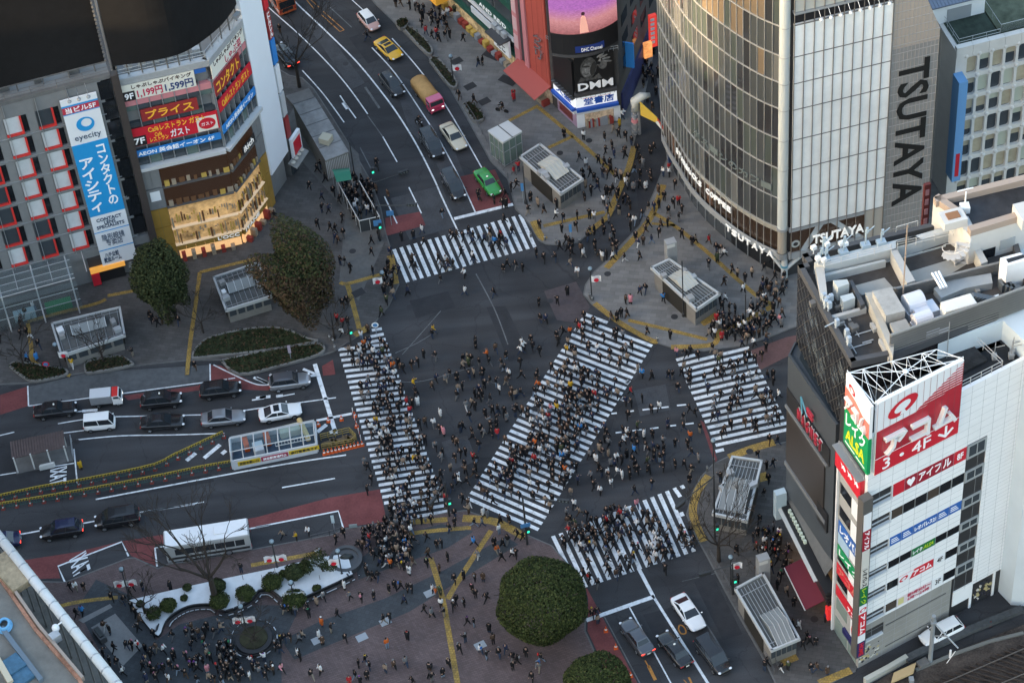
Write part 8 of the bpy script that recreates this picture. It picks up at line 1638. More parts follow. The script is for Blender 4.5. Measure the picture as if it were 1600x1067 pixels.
p = W(1547, 978, 0); t = thing('barrier_post', 'small red marker leaning by the dark lane', 'marker', p); adoptr(MB().box(p+V((0, 0, .4)), (.35, .25, .8), .4).build('post', conb, bevel=.03), t); adoptr(MB().box(p+V((0, 0, .04)), (.7, .5, .08), .4).build('base', trimm), t)
p = W(1370, 1066, .35); t = thing('trackside_box', 'tan wooden crossing board at the bottom edge by the railway', 'board', p); adoptr(MB().par(W(1392, 1068, .8), W(1427, 1052, .8)-W(1392, 1068, .8), V((.5, 1.2, 0)), V((0, 0, .25))).build('board', M('tan_board', (.45, .33, .18), .7)), t); adoptr(MB().box(W(1424, 1062, .5), (.5, .6, .6)).build('bracket', polel), t)
# bottom-left station roof
def station():
 z = 16.0; t = thing('station_building', 'grey concrete station roof with rusty gutter at the bottom left corner', 'building', W(60, 1000, 0)); P = [W(x, y, z) for x, y in ((0, 892), (55, 975), (128, 1060), (150, 1090), (-90, 1130), (-90, 850))]
 adoptr(MB().prism([p.xy for p in P], 0, z).build('wall', concd), t); adoptr(MB().prism([p.xy for p in P], z, z+.05).build('roof_deck', M('roof_concrete', (.165, .16, .145), .8, var=.35, scale=.5)), t)
 def strip(pts, w, h, mt, nm, z0=z+.05):
  m = MB(); Q = [W(x, y, z0) for x, y in pts]
  for a, b in zip(Q[:-1], Q[1:]): d = b-a; n = V((-d.y, d.x, 0)).normalized()*w; m.par(a, d, n, V((0, 0, h)))
  return adoptr(m.build(nm, mt), t)
 strip([(4, 905), (60, 985), (126, 1060), (140, 1085)], -.35, .35, M('rusty_gutter', (.30, .16, .11), .8, var=.6, scale=2.5), 'gutter'); strip([(12, 905), (64, 980), (133, 1062)], -.3, .7, M('tan_coping', (.34, .28, .24)), 'coping')
 m = MB(); p0, p1 = W(0, 842, z+2.0), W(205, 1092, z-.5); 
 p0 = W(-40, 790, z+.8); p1 = W(200, 1090, z+.8); n = V((-(p1-p0).y, (p1-p0).x, 0)).normalized()
 pl = thing('pipe', 'long white insulated pipe along the station roof edge', 'pipe', p0); m.tube([p0, p1], .52, 14); adoptr(m.build('pipe_run', M('pipe_white', (.58, .60, .60), .5, var=.08, scale=2), smooth=True), pl); jb = MB()
 for k in range(16): q = p0.lerp(p1, k/15); jb.tube([q-(p1-p0).normalized()*.06, q+(p1-p0).normalized()*.06], .57, 12)
 adoptr(jb.build('pipe_joint', alu), pl); lg = MB()
 for k in range(12): q = p0.lerp(p1, (k+.5)/12); lg.tube([q, V((q.x, q.y, 0))], .12, 5)
 adoptr(lg.build('pipe_support', concd), pl)
 adoptr(MB().prism([q.xy for q in (W(0, 855, 8), W(110, 985, 8), W(180, 1070, 8), W(150, 1100, 8), W(60, 1000, 8), W(0, 910, 8))], 0, 8).build('lower_roof', M('lower_roof', (.12, .115, .105), .85, var=.35, scale=.8)), t)
 for (x, y, sx, sy, h, mt, nm) in ((17, 900, 2.2, 5.0, .9, M('skylight_tan', (.30, .24, .16), .6, var=.4, scale=2), 'skylight'), (22, 1042, 2.0, 2.0, .6, M('tarp_blue', (.06, .14, .22), .6, var=.3, scale=2), 'tarpaulin'), (36, 1060, 2.2, 1.6, .4, M('tarp_blue', (.06, .14, .22)), 'tarpaulin'), (88, 1000, 1.0, .9, 1.0, steel, 'roof_unit')): p = W(x, y, z); adoptr(MB().box((p.x, p.y, z+.05+h/2), (sx, sy, h), .62).build(nm, mt, bevel=.06), t)
 p = W(8, 980, z); ho = thing('hose_coil', 'light blue coiled hose bundle on the station roof', 'hose', p); m = MB()
 for k in range(3): m.tube([p+V((.7*cos(a)*(1-.12*k), .85*sin(a)*(1-.12*k), .25+.2*k)) for a in [2*pi*j/18 for j in range(19)]], .14, 6)
 adoptr(m.build('coil', M('hose_blue', (.14, .38, .62), .5)), ho); strip([(0, 985), (30, 1025), (62, 1067)], .5, .5, M('duct_blue', (.14, .18, .22), .6), 'duct'); strip([(-10, 1030), (14, 1072)], .6, .7, M('cream_duct', (.55, .48, .36), .6), 'duct')
 p = W(90, 990, z); cu = MB(); cu.ell(p+V((0, 0, 1.0)), (.4, .4, .5)); cu.tube([p, p+V((0, 0, 1.2)), p+V((.7, .3, 1.5))], .09, 6); adoptr(cu.build('camera_mast', wht), t)
station()
# two-wheelers
bike('black motorcycle behind the long black minivan', (655, 196), -.9, True)
bike('bicycle being ridden across the upper road', (589, 262), -1.3); bike('bicycle crossing the upper pavement by the bookshop', (785, 176), 2.7); bike('bicycle ridden over the lower left zebra end', (672, 1052), 1.2); bike('bicycle on the cycle lane at the stop line', (933, 963), -1.3); bike('bicycle parked under the smaller clipped tree', (905, 1043), .3); bike('bicycle near the upper stop line beside the green taxi', (748, 309), -1.2)
# ================================================================ PEOPLE
skinm = M('skin', (.30, .195, .15), .6); hairm = M('hair_black', (.012, .011, .011), .6); shoem = M('shoe', (.05, .05, .05), .6)
CO = {'k': ('black', (.012, .012, .014)), 'n': ('navy', (.022, .030, .062)), 'g': ('grey', (.13, .135, .145)), 'w': ('white', (.62, .62, .62)), 'b': ('brown', (.070, .045, .032)), 't': ('tan', (.24, .185, .14)), 'r': ('red', (.36, .025, .03)), 'o': ('orange', (.45, .10, .02)), 'y': ('yellow', (.50, .30, .02)), 'l': ('bright blue', (.04, .20, .48)), 'e': ('olive', (.05, .065, .035)), 'p': ('pink', (.55, .22, .26))}
TR = [('black', (.014, .014, .016)), ('dark blue', (.03, .045, .08)), ('grey', (.12, .12, .125)), ('beige', (.22, .19, .155)), ('pale blue', (.16, .21, .28)), ('brown', (.07, .045, .03)), ('white', (.5, .5, .5))]
AC = [('black', (.015, .015, .016)), ('grey', (.18, .18, .19)), ('red', (.40, .03, .03)), ('white', (.62, .62, .6)), ('tan', (.34, .23, .13)), ('green', (.03, .16, .08)), ('blue', (.04, .12, .35)), ('yellow', (.5, .34, .03)), ('purple', (.14, .05, .2)), ('pink', (.5, .2, .25))]
com = {k: M('coat_'+v[0].replace(' ', '_'), v[1], .85, var=.15, scale=14) for k, v in CO.items()}; trm = [M('trousers_'+n.replace(' ', '_'), c, .85) for n, c in TR]; acm = [M('accessory_'+n, c, .7) for n, c in AC]
def figure(lf, lk, rf, rk, la, le, ra, re, long=0, lean=.03, hunch=0, wide=1.0, lift=0):
 """lf/rf thigh swing, lk/rk knee bend, la/ra upper arm swing, le/re elbow bend (radians, forward positive)"""
 vs, rad, par, kind = [], [], [], []
 def add(p, r, pa, k): vs.append(V(p)); rad.append(r*wide*(1.1 if k != 'head' else 1.05)); par.append(pa); kind.append(k); return len(vs)-1
 pel = add((0, 0, .93), .150 if not long else .185, -1, 'coat'); sp = add((lean*.5, 0, 1.15), .150, pel, 'coat'); ch = add((lean, 0, 1.34), .165, sp, 'coat'); ne = add((lean*1.3+hunch*.05, 0, 1.485), .062, ch, 'skin'); h1 = add((lean*1.5+hunch*.09, 0, 1.57), .092, ne, 'head'); add((lean*1.5+.01+hunch*.11, 0, 1.68), .088, h1, 'head')
 for s, a, e in ((1, la, le), (-1, ra, re)):
  sh = add((lean, s*.185, 1.39), .078, ch, 'coat'); d = V((sin(a), s*.10, -cos(a))); el = add(vs[sh]+d*.28, .062, sh, 'coat'); d2 = V((sin(a+e), -s*.06, -cos(a+e))); wr = add(vs[el]+d2*.235, .050, el, 'coat'); add(vs[wr]+d2*.09, .040, wr, 'skin')
 for s, a, k in ((1, lf, lk), (-1, rf, rk)):
  hp = add((0, s*.085, .88), .105 if not long else .135, pel, 'leg' if not long else 'coat'); d = V((sin(a), s*.02, -cos(a))); kn = add(vs[hp]+d*.41, .070 if not long else .118, hp, 'leg' if long < 2 else 'coat'); d2 = V((sin(a-k), 0, -cos(a-k))); an = add(vs[kn]+d2*.40, .052, kn, 'leg'); add(vs[an]+V((.13, s*.01, -.045)), .042, an, 'shoe')
 me = bpy.data.meshes.new('person'); me.from_pydata(vs, [(par[i], i) for i in range(1, len(vs))], []); o = bpy.data.objects.new('person', me); COL.objects.link(o)
 md = o.modifiers.new('skin', 'SKIN'); sk = me.skin_vertices[0].data
 for i, r in enumerate(rad): sk[i].radius = (r, r*(1.2 if kind[i] == 'coat' and vs[i].y == 0 else 1))
 sk[0].use_root = True; ms = o.modifiers.new('sub', 'SUBSURF'); ms.levels = 1; ms.render_levels = 1
 ev = bpy.data.meshes.new_from_object(o.evaluated_get(bpy.context.evaluated_depsgraph_get())); bpy.data.objects.remove(o)
 zmin = min(v.co.z for v in ev.vertices)
 for v in ev.vertices: v.co.z -= zmin-lift
 segs = [(vs[par[i]], vs[i], kind[i]) for i in range(1, len(vs))]; hc = vs[h1]
 for p in ev.polygons:
  c = p.center+V((0, 0, zmin-lift)); best, bk = 1e9, 'coat'
  for a, b, k in segs:
   d = b-a; t = max(0, min(1, (c-a).dot(d)/max(d.length_squared, 1e-9))); q = (c-a-d*t).length
   if q < best: best, bk = q, k
  p.material_index = {'coat': 0, 'leg': 1, 'skin': 2, 'shoe': 4}.get(bk, 2 if (c.x > hc.x+.035 and c.z < hc.z+.085) else 3); p.use_smooth = True
 for m in (com['k'], trm[0], skinm, hairm, shoem): ev.materials.append(m)
 ev.name = 'person'; return ev
FIG = [('walking', figure(.42, .12, -.38, .25, -.35, .25, .35, .35)), ('walking', figure(-.30, .45, .36, .05, .32, .3, -.3, .2)), ('standing', figure(.03, .02, -.04, .02, .05, .25, -.05, .2)), ('standing', figure(.06, .04, -.02, .0, .55, 1.5, .1, .3, hunch=.6)), ('walking', figure(.34, .10, -.30, .2, -.25, .3, .25, .4, long=1)), ('standing', figure(.05, .02, -.05, .02, .1, .2, -.05, .25, long=2, wide=1.05)), ('striding', figure(.58, .10, -.50, .30, -.5, .4, .5, .5, lean=.07)), ('walking', figure(.28, .1, -.28, .3, .5, 1.3, .3, .9, wide=1.08)), ('riding', figure(1.15, 1.1, .75, .9, .95, .25, .95, .25, lean=.14, lift=.18))]
LONG = {4: 'long coat', 5: 'long coat'}
def acc_mesh(kind):
 m = MB()
 if kind == 'backpack': m.ell((-.20, 0, 1.22), (.11, .15, .22), 8, 6)
 elif kind == 'beanie': m.ell((.05, 0, 1.72), (.115, .115, .09), 8, 5)
 elif kind == 'scarf': m.lathe((.05, 0, 1.46), [(.085, 0), (.12, .03), (.11, .08), (.07, .10)], 10)
 elif kind == 'hood': m.ell((-.03, 0, 1.60), (.115, .13, .15), 8, 6)
 o = m.build(kind, acm[0], smooth=True); me = o.data; bpy.data.objects.remove(o); return me
ACM = {k: acc_mesh(k) for k in ('backpack', 'beanie', 'scarf', 'hood')}
prng = random.Random(20240)
PE = []            # x, y pixel of the feet, coat letter
def crowd(off, s, dy=25):
 for tok in s.split():
  xy, c = tok[:-1], tok[-1]; x, y = xy.split(','); PE.append((off[0]+float(x)/3.81, off[1]+(float(y)+dy)/3.81, c))
crowd(A4, '425,495k 455,495w 505,495k 460,655k 495,640l 670,555k 775,525k 800,490k 1020,495k 855,495k 745,575k 790,610k 810,650k 840,690b 830,740k 920,770k 625,730b 660,755k 685,860k 760,845k 790,840k 825,845w 550,850k 620,890k 660,940k 705,945k 740,1000w 855,965k 870,860k 940,860b 980,870w 1035,915k 1010,700b 1080,715n 1115,730k 1150,740b 1190,780b 1220,815b 1320,745t 1140,850k 1305,870k 1360,840k 1390,870k 1170,950k 1210,930k 1260,920k 1240,985p 1300,985k 1330,960k 1500,935w 1550,975k 1420,970k 1180,1050k 1450,1010k 980,980k 1010,1040w 1060,990k 1440,390k 1560,900k 1580,920w 1410,920k 1350,1010k 1280,1040k')
crowd(A8, '165,180t 245,195y 265,185w 525,175k 480,215k 380,300w 405,555g 365,585t 315,620k 320,660k 170,630k 205,630k 240,635g 565,550g 630,560k 705,550k 530,490w 490,655k 395,710o 450,745k 380,780w 400,820b 535,800k 150,810k 175,800k 210,795k 260,805g 280,785t 150,870k 170,880k 255,890w 270,915k 100,970k 155,980p 25,980k 50,900w 390,990w 335,1020k 785,840o 905,790k 765,690k 800,680k 885,575n 610,240k 640,245b 690,280k 735,250k 660,410k 700,435k 730,435k 915,405w 795,510k 830,490k 865,490k 905,505k 930,505k 1005,630k 1050,655g 1030,300b 1020,350k 1020,200k 1080,245k 1110,240k 1145,320k 1095,390b 1300,230l 1185,450k 1240,430k 1250,440b 1325,310g 1420,235k 1435,275o 1470,235k 1500,220k 1465,320k 1525,295w 1550,300k 1560,180k 1590,195k 1355,440b 1290,505k 1310,540k 1375,560k 1195,575k 1180,615k 1240,590k 1075,530o 1055,510w 1105,600w 1125,650k 1100,520e 1260,700k 1300,710k 1390,745k 1250,805k 1215,865k 1415,815b 1340,870w 1375,905k 1490,865n 1530,920k 1560,930k 895,945g 825,960b 775,985t 615,955k 655,930k 680,970k 665,1025k 595,1025k 560,1055r 625,1060k 1150,950k 1115,1010k 1050,1035k 935,1055k 990,100k 1045,95k 925,160w 950,90k 1155,145k 1185,115k 1185,60k 1300,115k 1350,115g 1270,40t 1355,55w 1380,60g 1455,100k 1510,100k 1450,160w 650,160k 680,150k 730,165k 745,290k 725,215k')
crowd(A7, '1050,10k 1310,70k 1000,130k 1075,140k 930,190k 970,180k 850,180k 880,215k 1235,155k 1260,145t 1285,155k 1330,180k 1380,130o 1430,95b 1490,135k 1575,180k 1590,80w 1480,210k 1510,240w 1580,250k 1300,240t 1155,240k 1130,270g 1075,270n 1050,315b 1230,320k 940,305y 955,350k 965,410w 1350,370k 1395,395k 1430,300k 1450,340w 1490,290b 1550,370t 1575,360k 1305,440k 1275,500k 1410,460k 1440,460k 1480,470k 1545,480k 1100,480w 1220,570k 1120,590p 1060,540w 1010,530b 975,545k 1095,570k 1290,595k 1340,570k 1395,530g 1400,580k 1440,600r 1180,640k 1070,670g 1110,740g 1220,715k 1240,715k 1295,740r 1245,780k 1160,800t 1250,820b 1185,870k 1210,880w 1255,880k 1170,925k 1010,640k 665,940k 690,870k 670,800k 650,770g 1235,985k 1270,1040b 1430,790k 1395,840k 1500,840k 1530,845k 1360,950b 1380,960k 1415,1000k 1525,925b 820,195o 950,750y')
crowd(A6, '320,120k 395,180n 395,255k 435,260n 515,310k 370,350k 445,365k 475,375k 525,400k 495,440b 475,430n 535,570k 505,570k 565,610k 700,630k 690,510k 690,445k 700,440k 520,820k 545,800k 485,910r 520,930r 550,930k 520,990w 565,1010k 630,1010w 670,970b 750,870e 780,800e 815,700k 800,720k 820,760t 790,590k 780,640k 905,745n 1110,280k 790,170b 870,420k 940,410k 990,380w 1245,745w 1420,755k 1055,970y 1310,1040k 1100,670k 1245,640w 1495,580k 1550,590k 1325,175k 1420,200k 1470,220k 1490,225k 1485,160k 1520,130k 110,295k 370,20k 415,75k 465,150k 500,200k')
crowd(A5, '665,215k 835,25k 865,15k 920,40k 950,45k 1000,60k 990,140k 1015,190r 1050,90k 1050,210k 1075,205r 1090,230k 1100,130k 1125,120k 1140,165k 1130,215k 1155,210k 1235,230k 1325,375k 1350,370k 1535,565r 1210,570k 1300,600k 1320,650k 1565,1000r 145,175k 375,1010k 160,520k')
crowd(B1, '55,565r 350,800k 465,815w 590,820k 645,780t 675,800k 715,815k 680,740y 695,690w 750,850k 785,890k 595,900k 635,870k 710,905k 800,950k 885,875k 895,545k 985,690k 845,590k 875,635k 970,440w 940,430k 910,430k 870,405k 960,190k 590,970k 625,1010k 660,1040b 690,1050t 505,1030k 490,1040k 865,1040k 940,1030w 975,1000r 75,1000r')
crowd(B2, '30,130k 150,190k 195,220t 230,260k 135,270k 300,290w 345,310k 305,225k 480,45k 530,75k 550,100k 605,50b 580,50k 660,75k 630,20k 510,150k 670,160k 585,210w 610,265n 700,200k 730,205k 800,110k 835,120w 865,65k 945,40w 1010,110k 910,150b 945,185k 915,230k 885,240n 855,245k 970,270k 1000,220k 1030,210r 1050,260k 1030,310k 815,285k 740,310k 770,320w 745,360k 835,380k 850,340k 925,345b 965,340k 915,395k 870,440n 775,420k 790,460n 820,450b 1050,410k 1110,450k 1130,440t 645,400k 640,480k 530,460k 490,420k 470,420k 560,520k 575,540w 450,490b 465,520w 335,375k 420,355k 360,440k 325,475k 205,350k 185,520k 230,545k 300,550k 385,575t 430,630w 60,590k 10,580k 710,550k 800,535k 370,745k 310,800k 200,810k 210,910k 240,910n 155,1030k 345,980k 330,980k 100,1050w 315,1040k 800,745n 835,730k 715,800b 745,800p 690,880k 630,895b 665,900k 725,880k 845,980k 980,1010k 665,980k 525,930k 550,950k 430,940k 470,950k 1210,590k 1300,690k 1260,550e 1210,440r 1255,490k 1280,500k 1300,520w 1350,610k 1380,640t 1425,670k 1465,640t 1530,690k 1540,610k 1515,740k 1415,730w 1305,790w 1275,800k 1290,840k 1255,910r 1295,910k 1240,950k 1330,930k 1360,940k 1415,910k 1390,970w 1215,1000t 1245,1000w 1315,1010k 1475,900w 1465,860k 1540,790w 1540,850k 1590,880k 1510,930k 1550,960k 1440,1020t 1480,1050w 1510,1000b 1550,1020b 940,790l')
crowd(B3, '160,50k 105,75w 205,110k 870,255k 970,250k 995,255k 1050,240k 1095,265k 1025,330k 815,240l 790,210t 815,390k 745,345r 715,405n 750,420k 870,455k 915,440w 730,490k 965,545n 1060,560k 1060,500k 1095,450k 1130,470k 1155,570k 1100,620o 1085,660k 1110,710k 1150,745g 1065,780k 1010,780k 1105,810k 1095,870k 700,580k 705,640w 780,610k 825,605w 680,680k 785,665k 835,670k 885,715k 765,700l 760,755k 845,765e 945,735k 660,740w 615,720t 540,750w 555,795k 525,720k 560,690t 665,825w 695,845w 740,850k 630,890w 565,935w 525,910k 870,900k 770,940k 390,945t 430,880n 1185,270k 1205,335n 1280,370k 1240,440g 1265,500n 1345,405k 1380,430k 1330,470k 1340,545k 1425,535b 1470,545k 1490,535k 1555,515t 1580,515g 1490,370k 1525,395t 1585,400b 1490,250k 1380,285k 1415,275k 1245,235k 1280,250k 1300,230k 1335,190k 1360,210k 1385,180k 1430,185k 1425,140k 1450,130k 1525,130k 1550,90k 1145,130k 1100,110k 1075,120k 1020,115p 1065,205t 1230,90k 1250,130t 1285,140t 1570,635k 1500,725k 1555,795k 1590,780k 1565,870k 1280,870k 1540,960k 365,95y 200,310o 530,370r 305,450y 445,570l 175,750r 355,820o 385,835w 145,840t 145,900w 40,770r 285,830k 30,840k 35,920k 190,800k 350,770k 165,970k')
crowd(B4, '950,390k 1375,280k 1490,265b 1500,360n 1530,360r 1580,390k 1385,450k 1500,175k 1535,170k 1590,250k 515,650k 550,690t 10,860k 45,930k 75,930k 210,920k 200,970g 160,1035k 1540,970k 380,155r 860,340t 895,310w 970,140t 840,110t 790,120w 715,145b 450,250w 1045,180k 1035,210k 990,300k 930,240k 910,260b 740,380k 690,390k 660,420b 550,470k 500,440k 465,420k')
crowd(B8, '125,60k 20,170k 50,170k 110,235b 150,225k 105,290k 140,250k 185,305k 95,390k 185,520t 230,590k 300,590k 170,385k 60,420k 130,490k 150,430k 225,715k 260,720w 310,790k 325,820k 360,820k 285,840k 50,970k 155,975k 195,970e 330,980k 370,980b 430,1000b 415,680n')
crowd(A3, '165,150l 225,150l 435,190y 795,120k 1165,195k 485,790y 740,70w 235,70k')
for poly, n in (([(545, 548), (598, 530), (700, 800), (615, 812)], 170), ([(905, 495), (1000, 540), (862, 800), (745, 765)], 118), ([(880, 560), (960, 580), (900, 740), (800, 690)], 80), ([(885, 838), (1005, 790), (1072, 862), (925, 910)], 48), ([(885, 800), (1000, 800), (960, 860), (880, 850)], 42), ([(1065, 570), (1170, 550), (1225, 660), (1130, 690)], 22), ([(622, 388), (810, 338), (832, 385), (645, 440)], 34), ([(535, 292), (573, 285), (590, 335), (562, 345)], 45), ([(598, 822), (640, 812), (640, 890), (600, 890)], 55), ([(255, 985), (400, 1025), (430, 1067), (200, 1067)], 45), ([(255, 975), (330, 955), (395, 945), (380, 1000), (265, 1005)], 26), ([(560, 850), (600, 830), (620, 900), (565, 905)], 16),
 ([(1130, 485), (1200, 480), (1225, 515), (1180, 535), (1105, 535)], 40), ([(1195, 430), (1235, 440), (1222, 500), (1180, 490)], 20), ([(1185, 810), (1225, 845), (1240, 900), (1190, 880)], 18), ([(1190, 590), (1222, 600), (1222, 700), (1195, 700)], 9), ([(1003, 75), (1030, 60), (1048, 130), (1003, 140)], 20), ([(625, 5), (715, 10), (720, 55), (690, 60)], 14), ([(10, 480), (60, 480), (60, 540), (0, 540)], 8), ([(235, 500), (285, 505), (280, 515), (240, 512)], 7), ([(604, 395), (615, 400), (618, 455), (600, 465)], 9), ([(640, 560), (860, 560), (760, 760), (700, 760)], 40), ([(900, 250), (1030, 240), (960, 420), (860, 400)], 45), ([(945, 640), (1060, 700), (1050, 740), (900, 760)], 34), ([(1060, 830), (1082, 830), (1095, 870), (1080, 870)], 6)):
 xs = [p[0] for p in poly]; ys = [p[1] for p in poly]; k = 0
 while k < n:
  x, y = prng.uniform(min(xs), max(xs)), prng.uniform(min(ys), max(ys)); c = False
  for a, b in zip(poly, poly[1:]+poly[:1]):
   if (a[1] > y) != (b[1] > y) and x < (b[0]-a[0])*(y-a[1])/(b[1]-a[1])+a[0]: c = not c
  if c: PE.append((x, y, prng.choices('kngwbtroyelp', (68, 9, 10, 6.5, 5, 4, 1.1, .3, .3, .6, 1, .6))[0])); k += 1
# solid things nobody stands in: dropped there, and no two on one spot
def inpoly(x, y, poly):
 c = False
 for a, b in zip(poly, poly[1:]+poly[:1]):
  if (a[1] > y) != (b[1] > y) and x < (b[0]-a[0])*(y-a[1])/(b[1]-a[1])+a[0]: c = not c
 return c
blocks = []
for o in bpy.data.objects:
 if o.type == 'EMPTY' and o.get('category') in ('subway entrance', 'lift shaft', 'planting bed', 'planter', 'basin', 'car', 'taxi', 'bus', 'truck', 'enclosure') and o['category'] != 'enclosure':
  pts = []
  bpy.context.view_layer.update()
  for ch in o.children_recursive:
   if ch.type == 'MESH' and ch.name.split('.')[0] in ('wall', 'bed_wall', 'kerb', 'glazing', 'basin', 'rim', 'body', 'chassis', 'railing'): pts += [ch.matrix_world @ V(b) for b in ch.bound_box] if o['category'] in ('car', 'taxi', 'bus', 'truck') else [ch.matrix_world @ v.co for v in ch.data.vertices]
  if pts: blocks.append(pts)
def hull(pts):
 P = sorted({(round(p.x, 2), round(p.y, 2)) for p in pts})
 def half(it):
  h = []
  for p in it:
   while len(h) > 1 and (h[-1][0]-h[-2][0])*(p[1]-h[-2][1])-(h[-1][1]-h[-2][1])*(p[0]-h[-2][0]) <= 0: h.pop()
   h.append(p)
  return h[:-1]
 return half(P)+half(P[::-1])
blocks = [hull(b) for b in blocks]
roadpoly = []
people = []
for x, y, c in PE:
 p = W(x, y, 0); ok = all((p.x-q[0].x)**2+(p.y-q[0].y)**2 > .20 for q in people)
 if not ok:
  for _ in range(12):
   d = V((prng.uniform(-1, 1), prng.uniform(-1, 1), 0)); p2 = p+d
   if all((p2.x-q[0].x)**2+(p2.y-q[0].y)**2 > .20 for q in people): p = p2; ok = True; break
 if not ok or any(inpoly(p.x, p.y, b) for b in blocks): continue
 people.append((p, c))
# ground height: on the pavement or on the road
pav = [[(v.co.x, v.co.y) for v in o.data.vertices if v.co.z > KZ-.001][0:0] or o for o in bpy.data.objects if o.name.split('.')[0] in ('pavement', 'station_plaza')]
def ground_z(p):
 for o in pav:
  me = o.data; f = max(me.polygons, key=lambda q: q.area)
  if inpoly(p.x, p.y, [(me.vertices[i].co.x, me.vertices[i].co.y) for i in f.vertices]): return KZ
 return 0.006
people.sort(key=lambda q: q[0].y - .02*abs(q[0].x))
ZAX = [([(528, 545), (605, 512), (702, 800), (608, 815)], (600, 540), (655, 800)), ([(905, 490), (1020, 540), (845, 825), (730, 778)], (960, 510), (790, 800)), ([(870, 830), (1065, 758), (1090, 865), (915, 920)], (880, 875), (1080, 790)), ([(1057, 562), (1172, 540), (1235, 670), (1118, 700)], (1110, 555), (1180, 690)), ([(612, 388), (812, 335), (838, 388), (640, 442)], (620, 420), (830, 350))]
ZAX = [([(W(*q).x, W(*q).y) for q in poly], (W(*b)-W(*a)).normalized()) for poly, a, b in ZAX]
PLACE = [('on the left zebra', 0), ('on the diagonal zebra', 1), ('on the lower zebra', 2), ('on the right zebra', 3), ('on the upper zebra', 4)]
LM = [('by the clipped tree', (848, 985)), ('beside the white bed', (400, 950)), ('near the round planter', (398, 1005)), ('at the plaza crossing corner', (640, 840)), ('on the granite paving', (185, 1000)), ('on the brick plaza', (640, 1000)), ('by the yellow paving fork', (690, 930)), ('below the diagonal zebra', (790, 830)), ('under the wine awning', (1255, 920)), ('by the slatted entrance', (1200, 960)), ('by the glazed entrance', (1165, 770)), ('in front of the office', (1290, 1030)), ('in the middle of the crossing', (780, 600)), ('between the two zebras', (960, 690)), ('right of the left zebra', (700, 640)), ('on the cycle lane', (935, 960)), ('on the lower right road', (1045, 890)), ('by the taxi bay', (200, 905)), ('beside the parked bus', (470, 840)), ('at the plaza edge bottom left', (120, 950)), ('among the bottom left crowd', (330, 1040)), ('at the right kerb', (1080, 850)), ('by the fountain basin', (545, 880))]
LM = [(n, W(*q)) for n, q in LM]
used = set(); stuff_v, stuff_f, stuff_m = [], [], []; smats = [com[k] for k in CO]+trm+[skinm, hairm, shoem]; ck = list(CO); NIND = 300; acc_obj = {}
figdata = []
for _, me in FIG: figdata.append(([v.co.copy() for v in me.vertices], [tuple(p.vertices) for p in me.polygons], [p.material_index for p in me.polygons]))
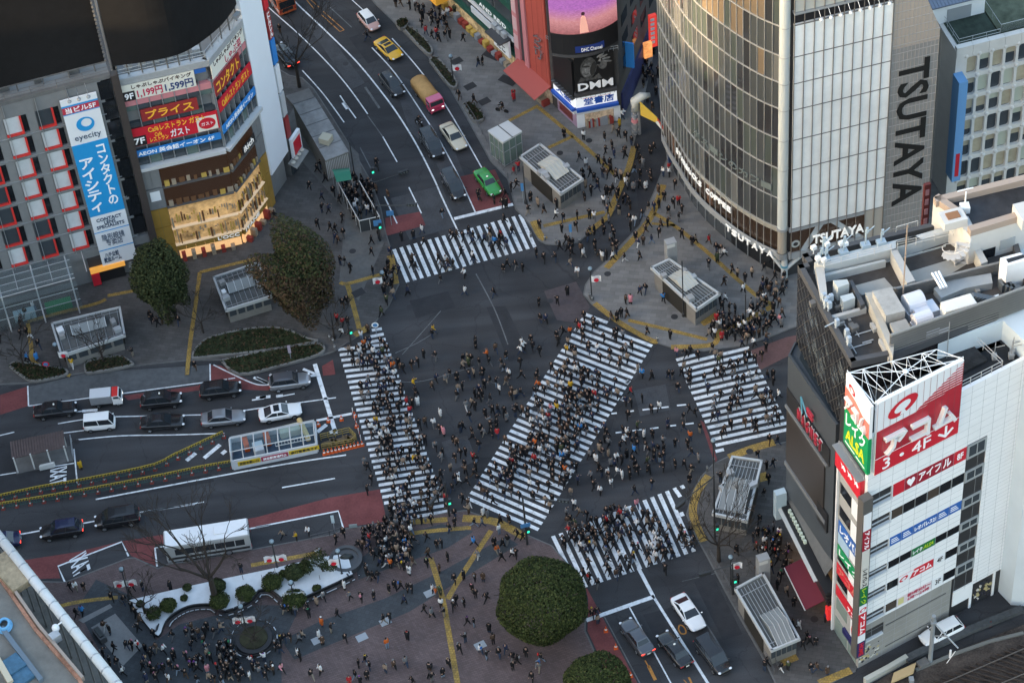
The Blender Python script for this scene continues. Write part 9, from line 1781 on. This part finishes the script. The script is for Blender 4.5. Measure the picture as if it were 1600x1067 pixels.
def spawn(i, p, c, pose=None, ang=None):
 zi = None
 for j, (poly, ax) in enumerate(ZAX):
  if inpoly(p.x, p.y, poly): zi = j
 if ang is None:
  if zi is not None and prng.random() < .9: d = ZAX[zi][1]*prng.choice((1, -1)); ang = math.atan2(d.y, d.x)+prng.gauss(0, .25)
  else: ang = prng.uniform(0, 2*pi)
 fi = pose if pose is not None else (prng.choice((0, 1, 4, 6, 7, 0, 1)) if zi is not None else prng.choice((0, 1, 2, 3, 4, 5, 6, 7)))
 tr = prng.choices(range(7), (60, 16, 9, 4, 4, 6, 1.5))[0]; s = prng.gauss(1.06, .045); z = ground_z(p)
 if i < NIND:
  place = PLACE[zi][0] if zi is not None else min(LM, key=lambda q: (q[1]-p).length)[0]
  for tries in range(400):
   ac = None if tries == 0 and prng.random() < .5 else (prng.choice(('backpack', 'beanie', 'scarf', 'hood', 'backpack', 'scarf')), prng.randrange(10) if tries > 3 or prng.random() < .4 else prng.randrange(2))
   if tries > 2: tr = prng.randrange(7)
   kind = LONG.get(fi, 'jacket'); pose_n = FIG[fi][0]
   lab = 'person in %s %s and %s trousers%s %s %s' % (CO[c][0], kind, TR[tr][0], (' with %s %s' % (AC[ac[1]][0], ac[0])) if ac else '', pose_n, place)
   if len(lab.split()) > 16: lab = 'person, %s %s, %s trousers%s, %s %s' % (CO[c][0], kind, TR[tr][0], (', %s %s' % (AC[ac[1]][0], ac[0])) if ac else '', pose_n, place)
   if lab not in used and len(lab.split()) <= 16: break
  used.add(lab); o = bpy.data.objects.new('person', FIG[fi][1]); COL.objects.link(o); o.location = (p.x, p.y, z); o.rotation_euler.z = ang; o.scale = (s, s, s); tag(o, lab, 'person', 'people crossing and waiting')
  for k, m in enumerate((com[c], trm[tr])): o.material_slots[k].link = 'OBJECT'; o.material_slots[k].material = m
  if ac: a = bpy.data.objects.new(ac[0], ACM[ac[0]]); COL.objects.link(a); a.parent = o; a.material_slots[0].link = 'OBJECT'; a.material_slots[0].material = acm[ac[1]]
 else:
  vs, fs, ms = figdata[fi]; b = len(stuff_v); ca, sa = cos(ang)*s, sin(ang)*s
  stuff_v.extend((p.x+ca*v.x-sa*v.y, p.y+sa*v.x+ca*v.y, z+v.z*s) for v in vs); stuff_f.extend(tuple(q+b for q in f) for f in fs); mp = (ck.index(c), 12+tr, 19, 20, 21); stuff_m.extend(mp[m] for m in ms)
for i, (p, c) in enumerate(people): spawn(i, p, c)
for o in [q for q in bpy.data.objects if q.get('category') in ('bicycle', 'motorcycle') and 'parked' not in q['label']]: spawn(9999, V((o.location.x-.15*cos(o.rotation_euler.z), o.location.y-.15*sin(o.rotation_euler.z), 0)), 'k', 8, o.rotation_euler.z)
me = bpy.data.meshes.new('crowd'); me.from_pydata(stuff_v, [], stuff_f)
for m in smats: me.materials.append(m)
me.polygons.foreach_set('material_index', stuff_m); me.polygons.foreach_set('use_smooth', [True]*len(stuff_f)); o = bpy.data.objects.new('crowd', me); COL.objects.link(o); o['kind'] = 'stuff'; tag(o, 'distant crowd of people in mostly dark coats on the far crossings and pavements', 'crowd')
print('people', len(people), 'faces each', [len(f[1]) for f in figdata])
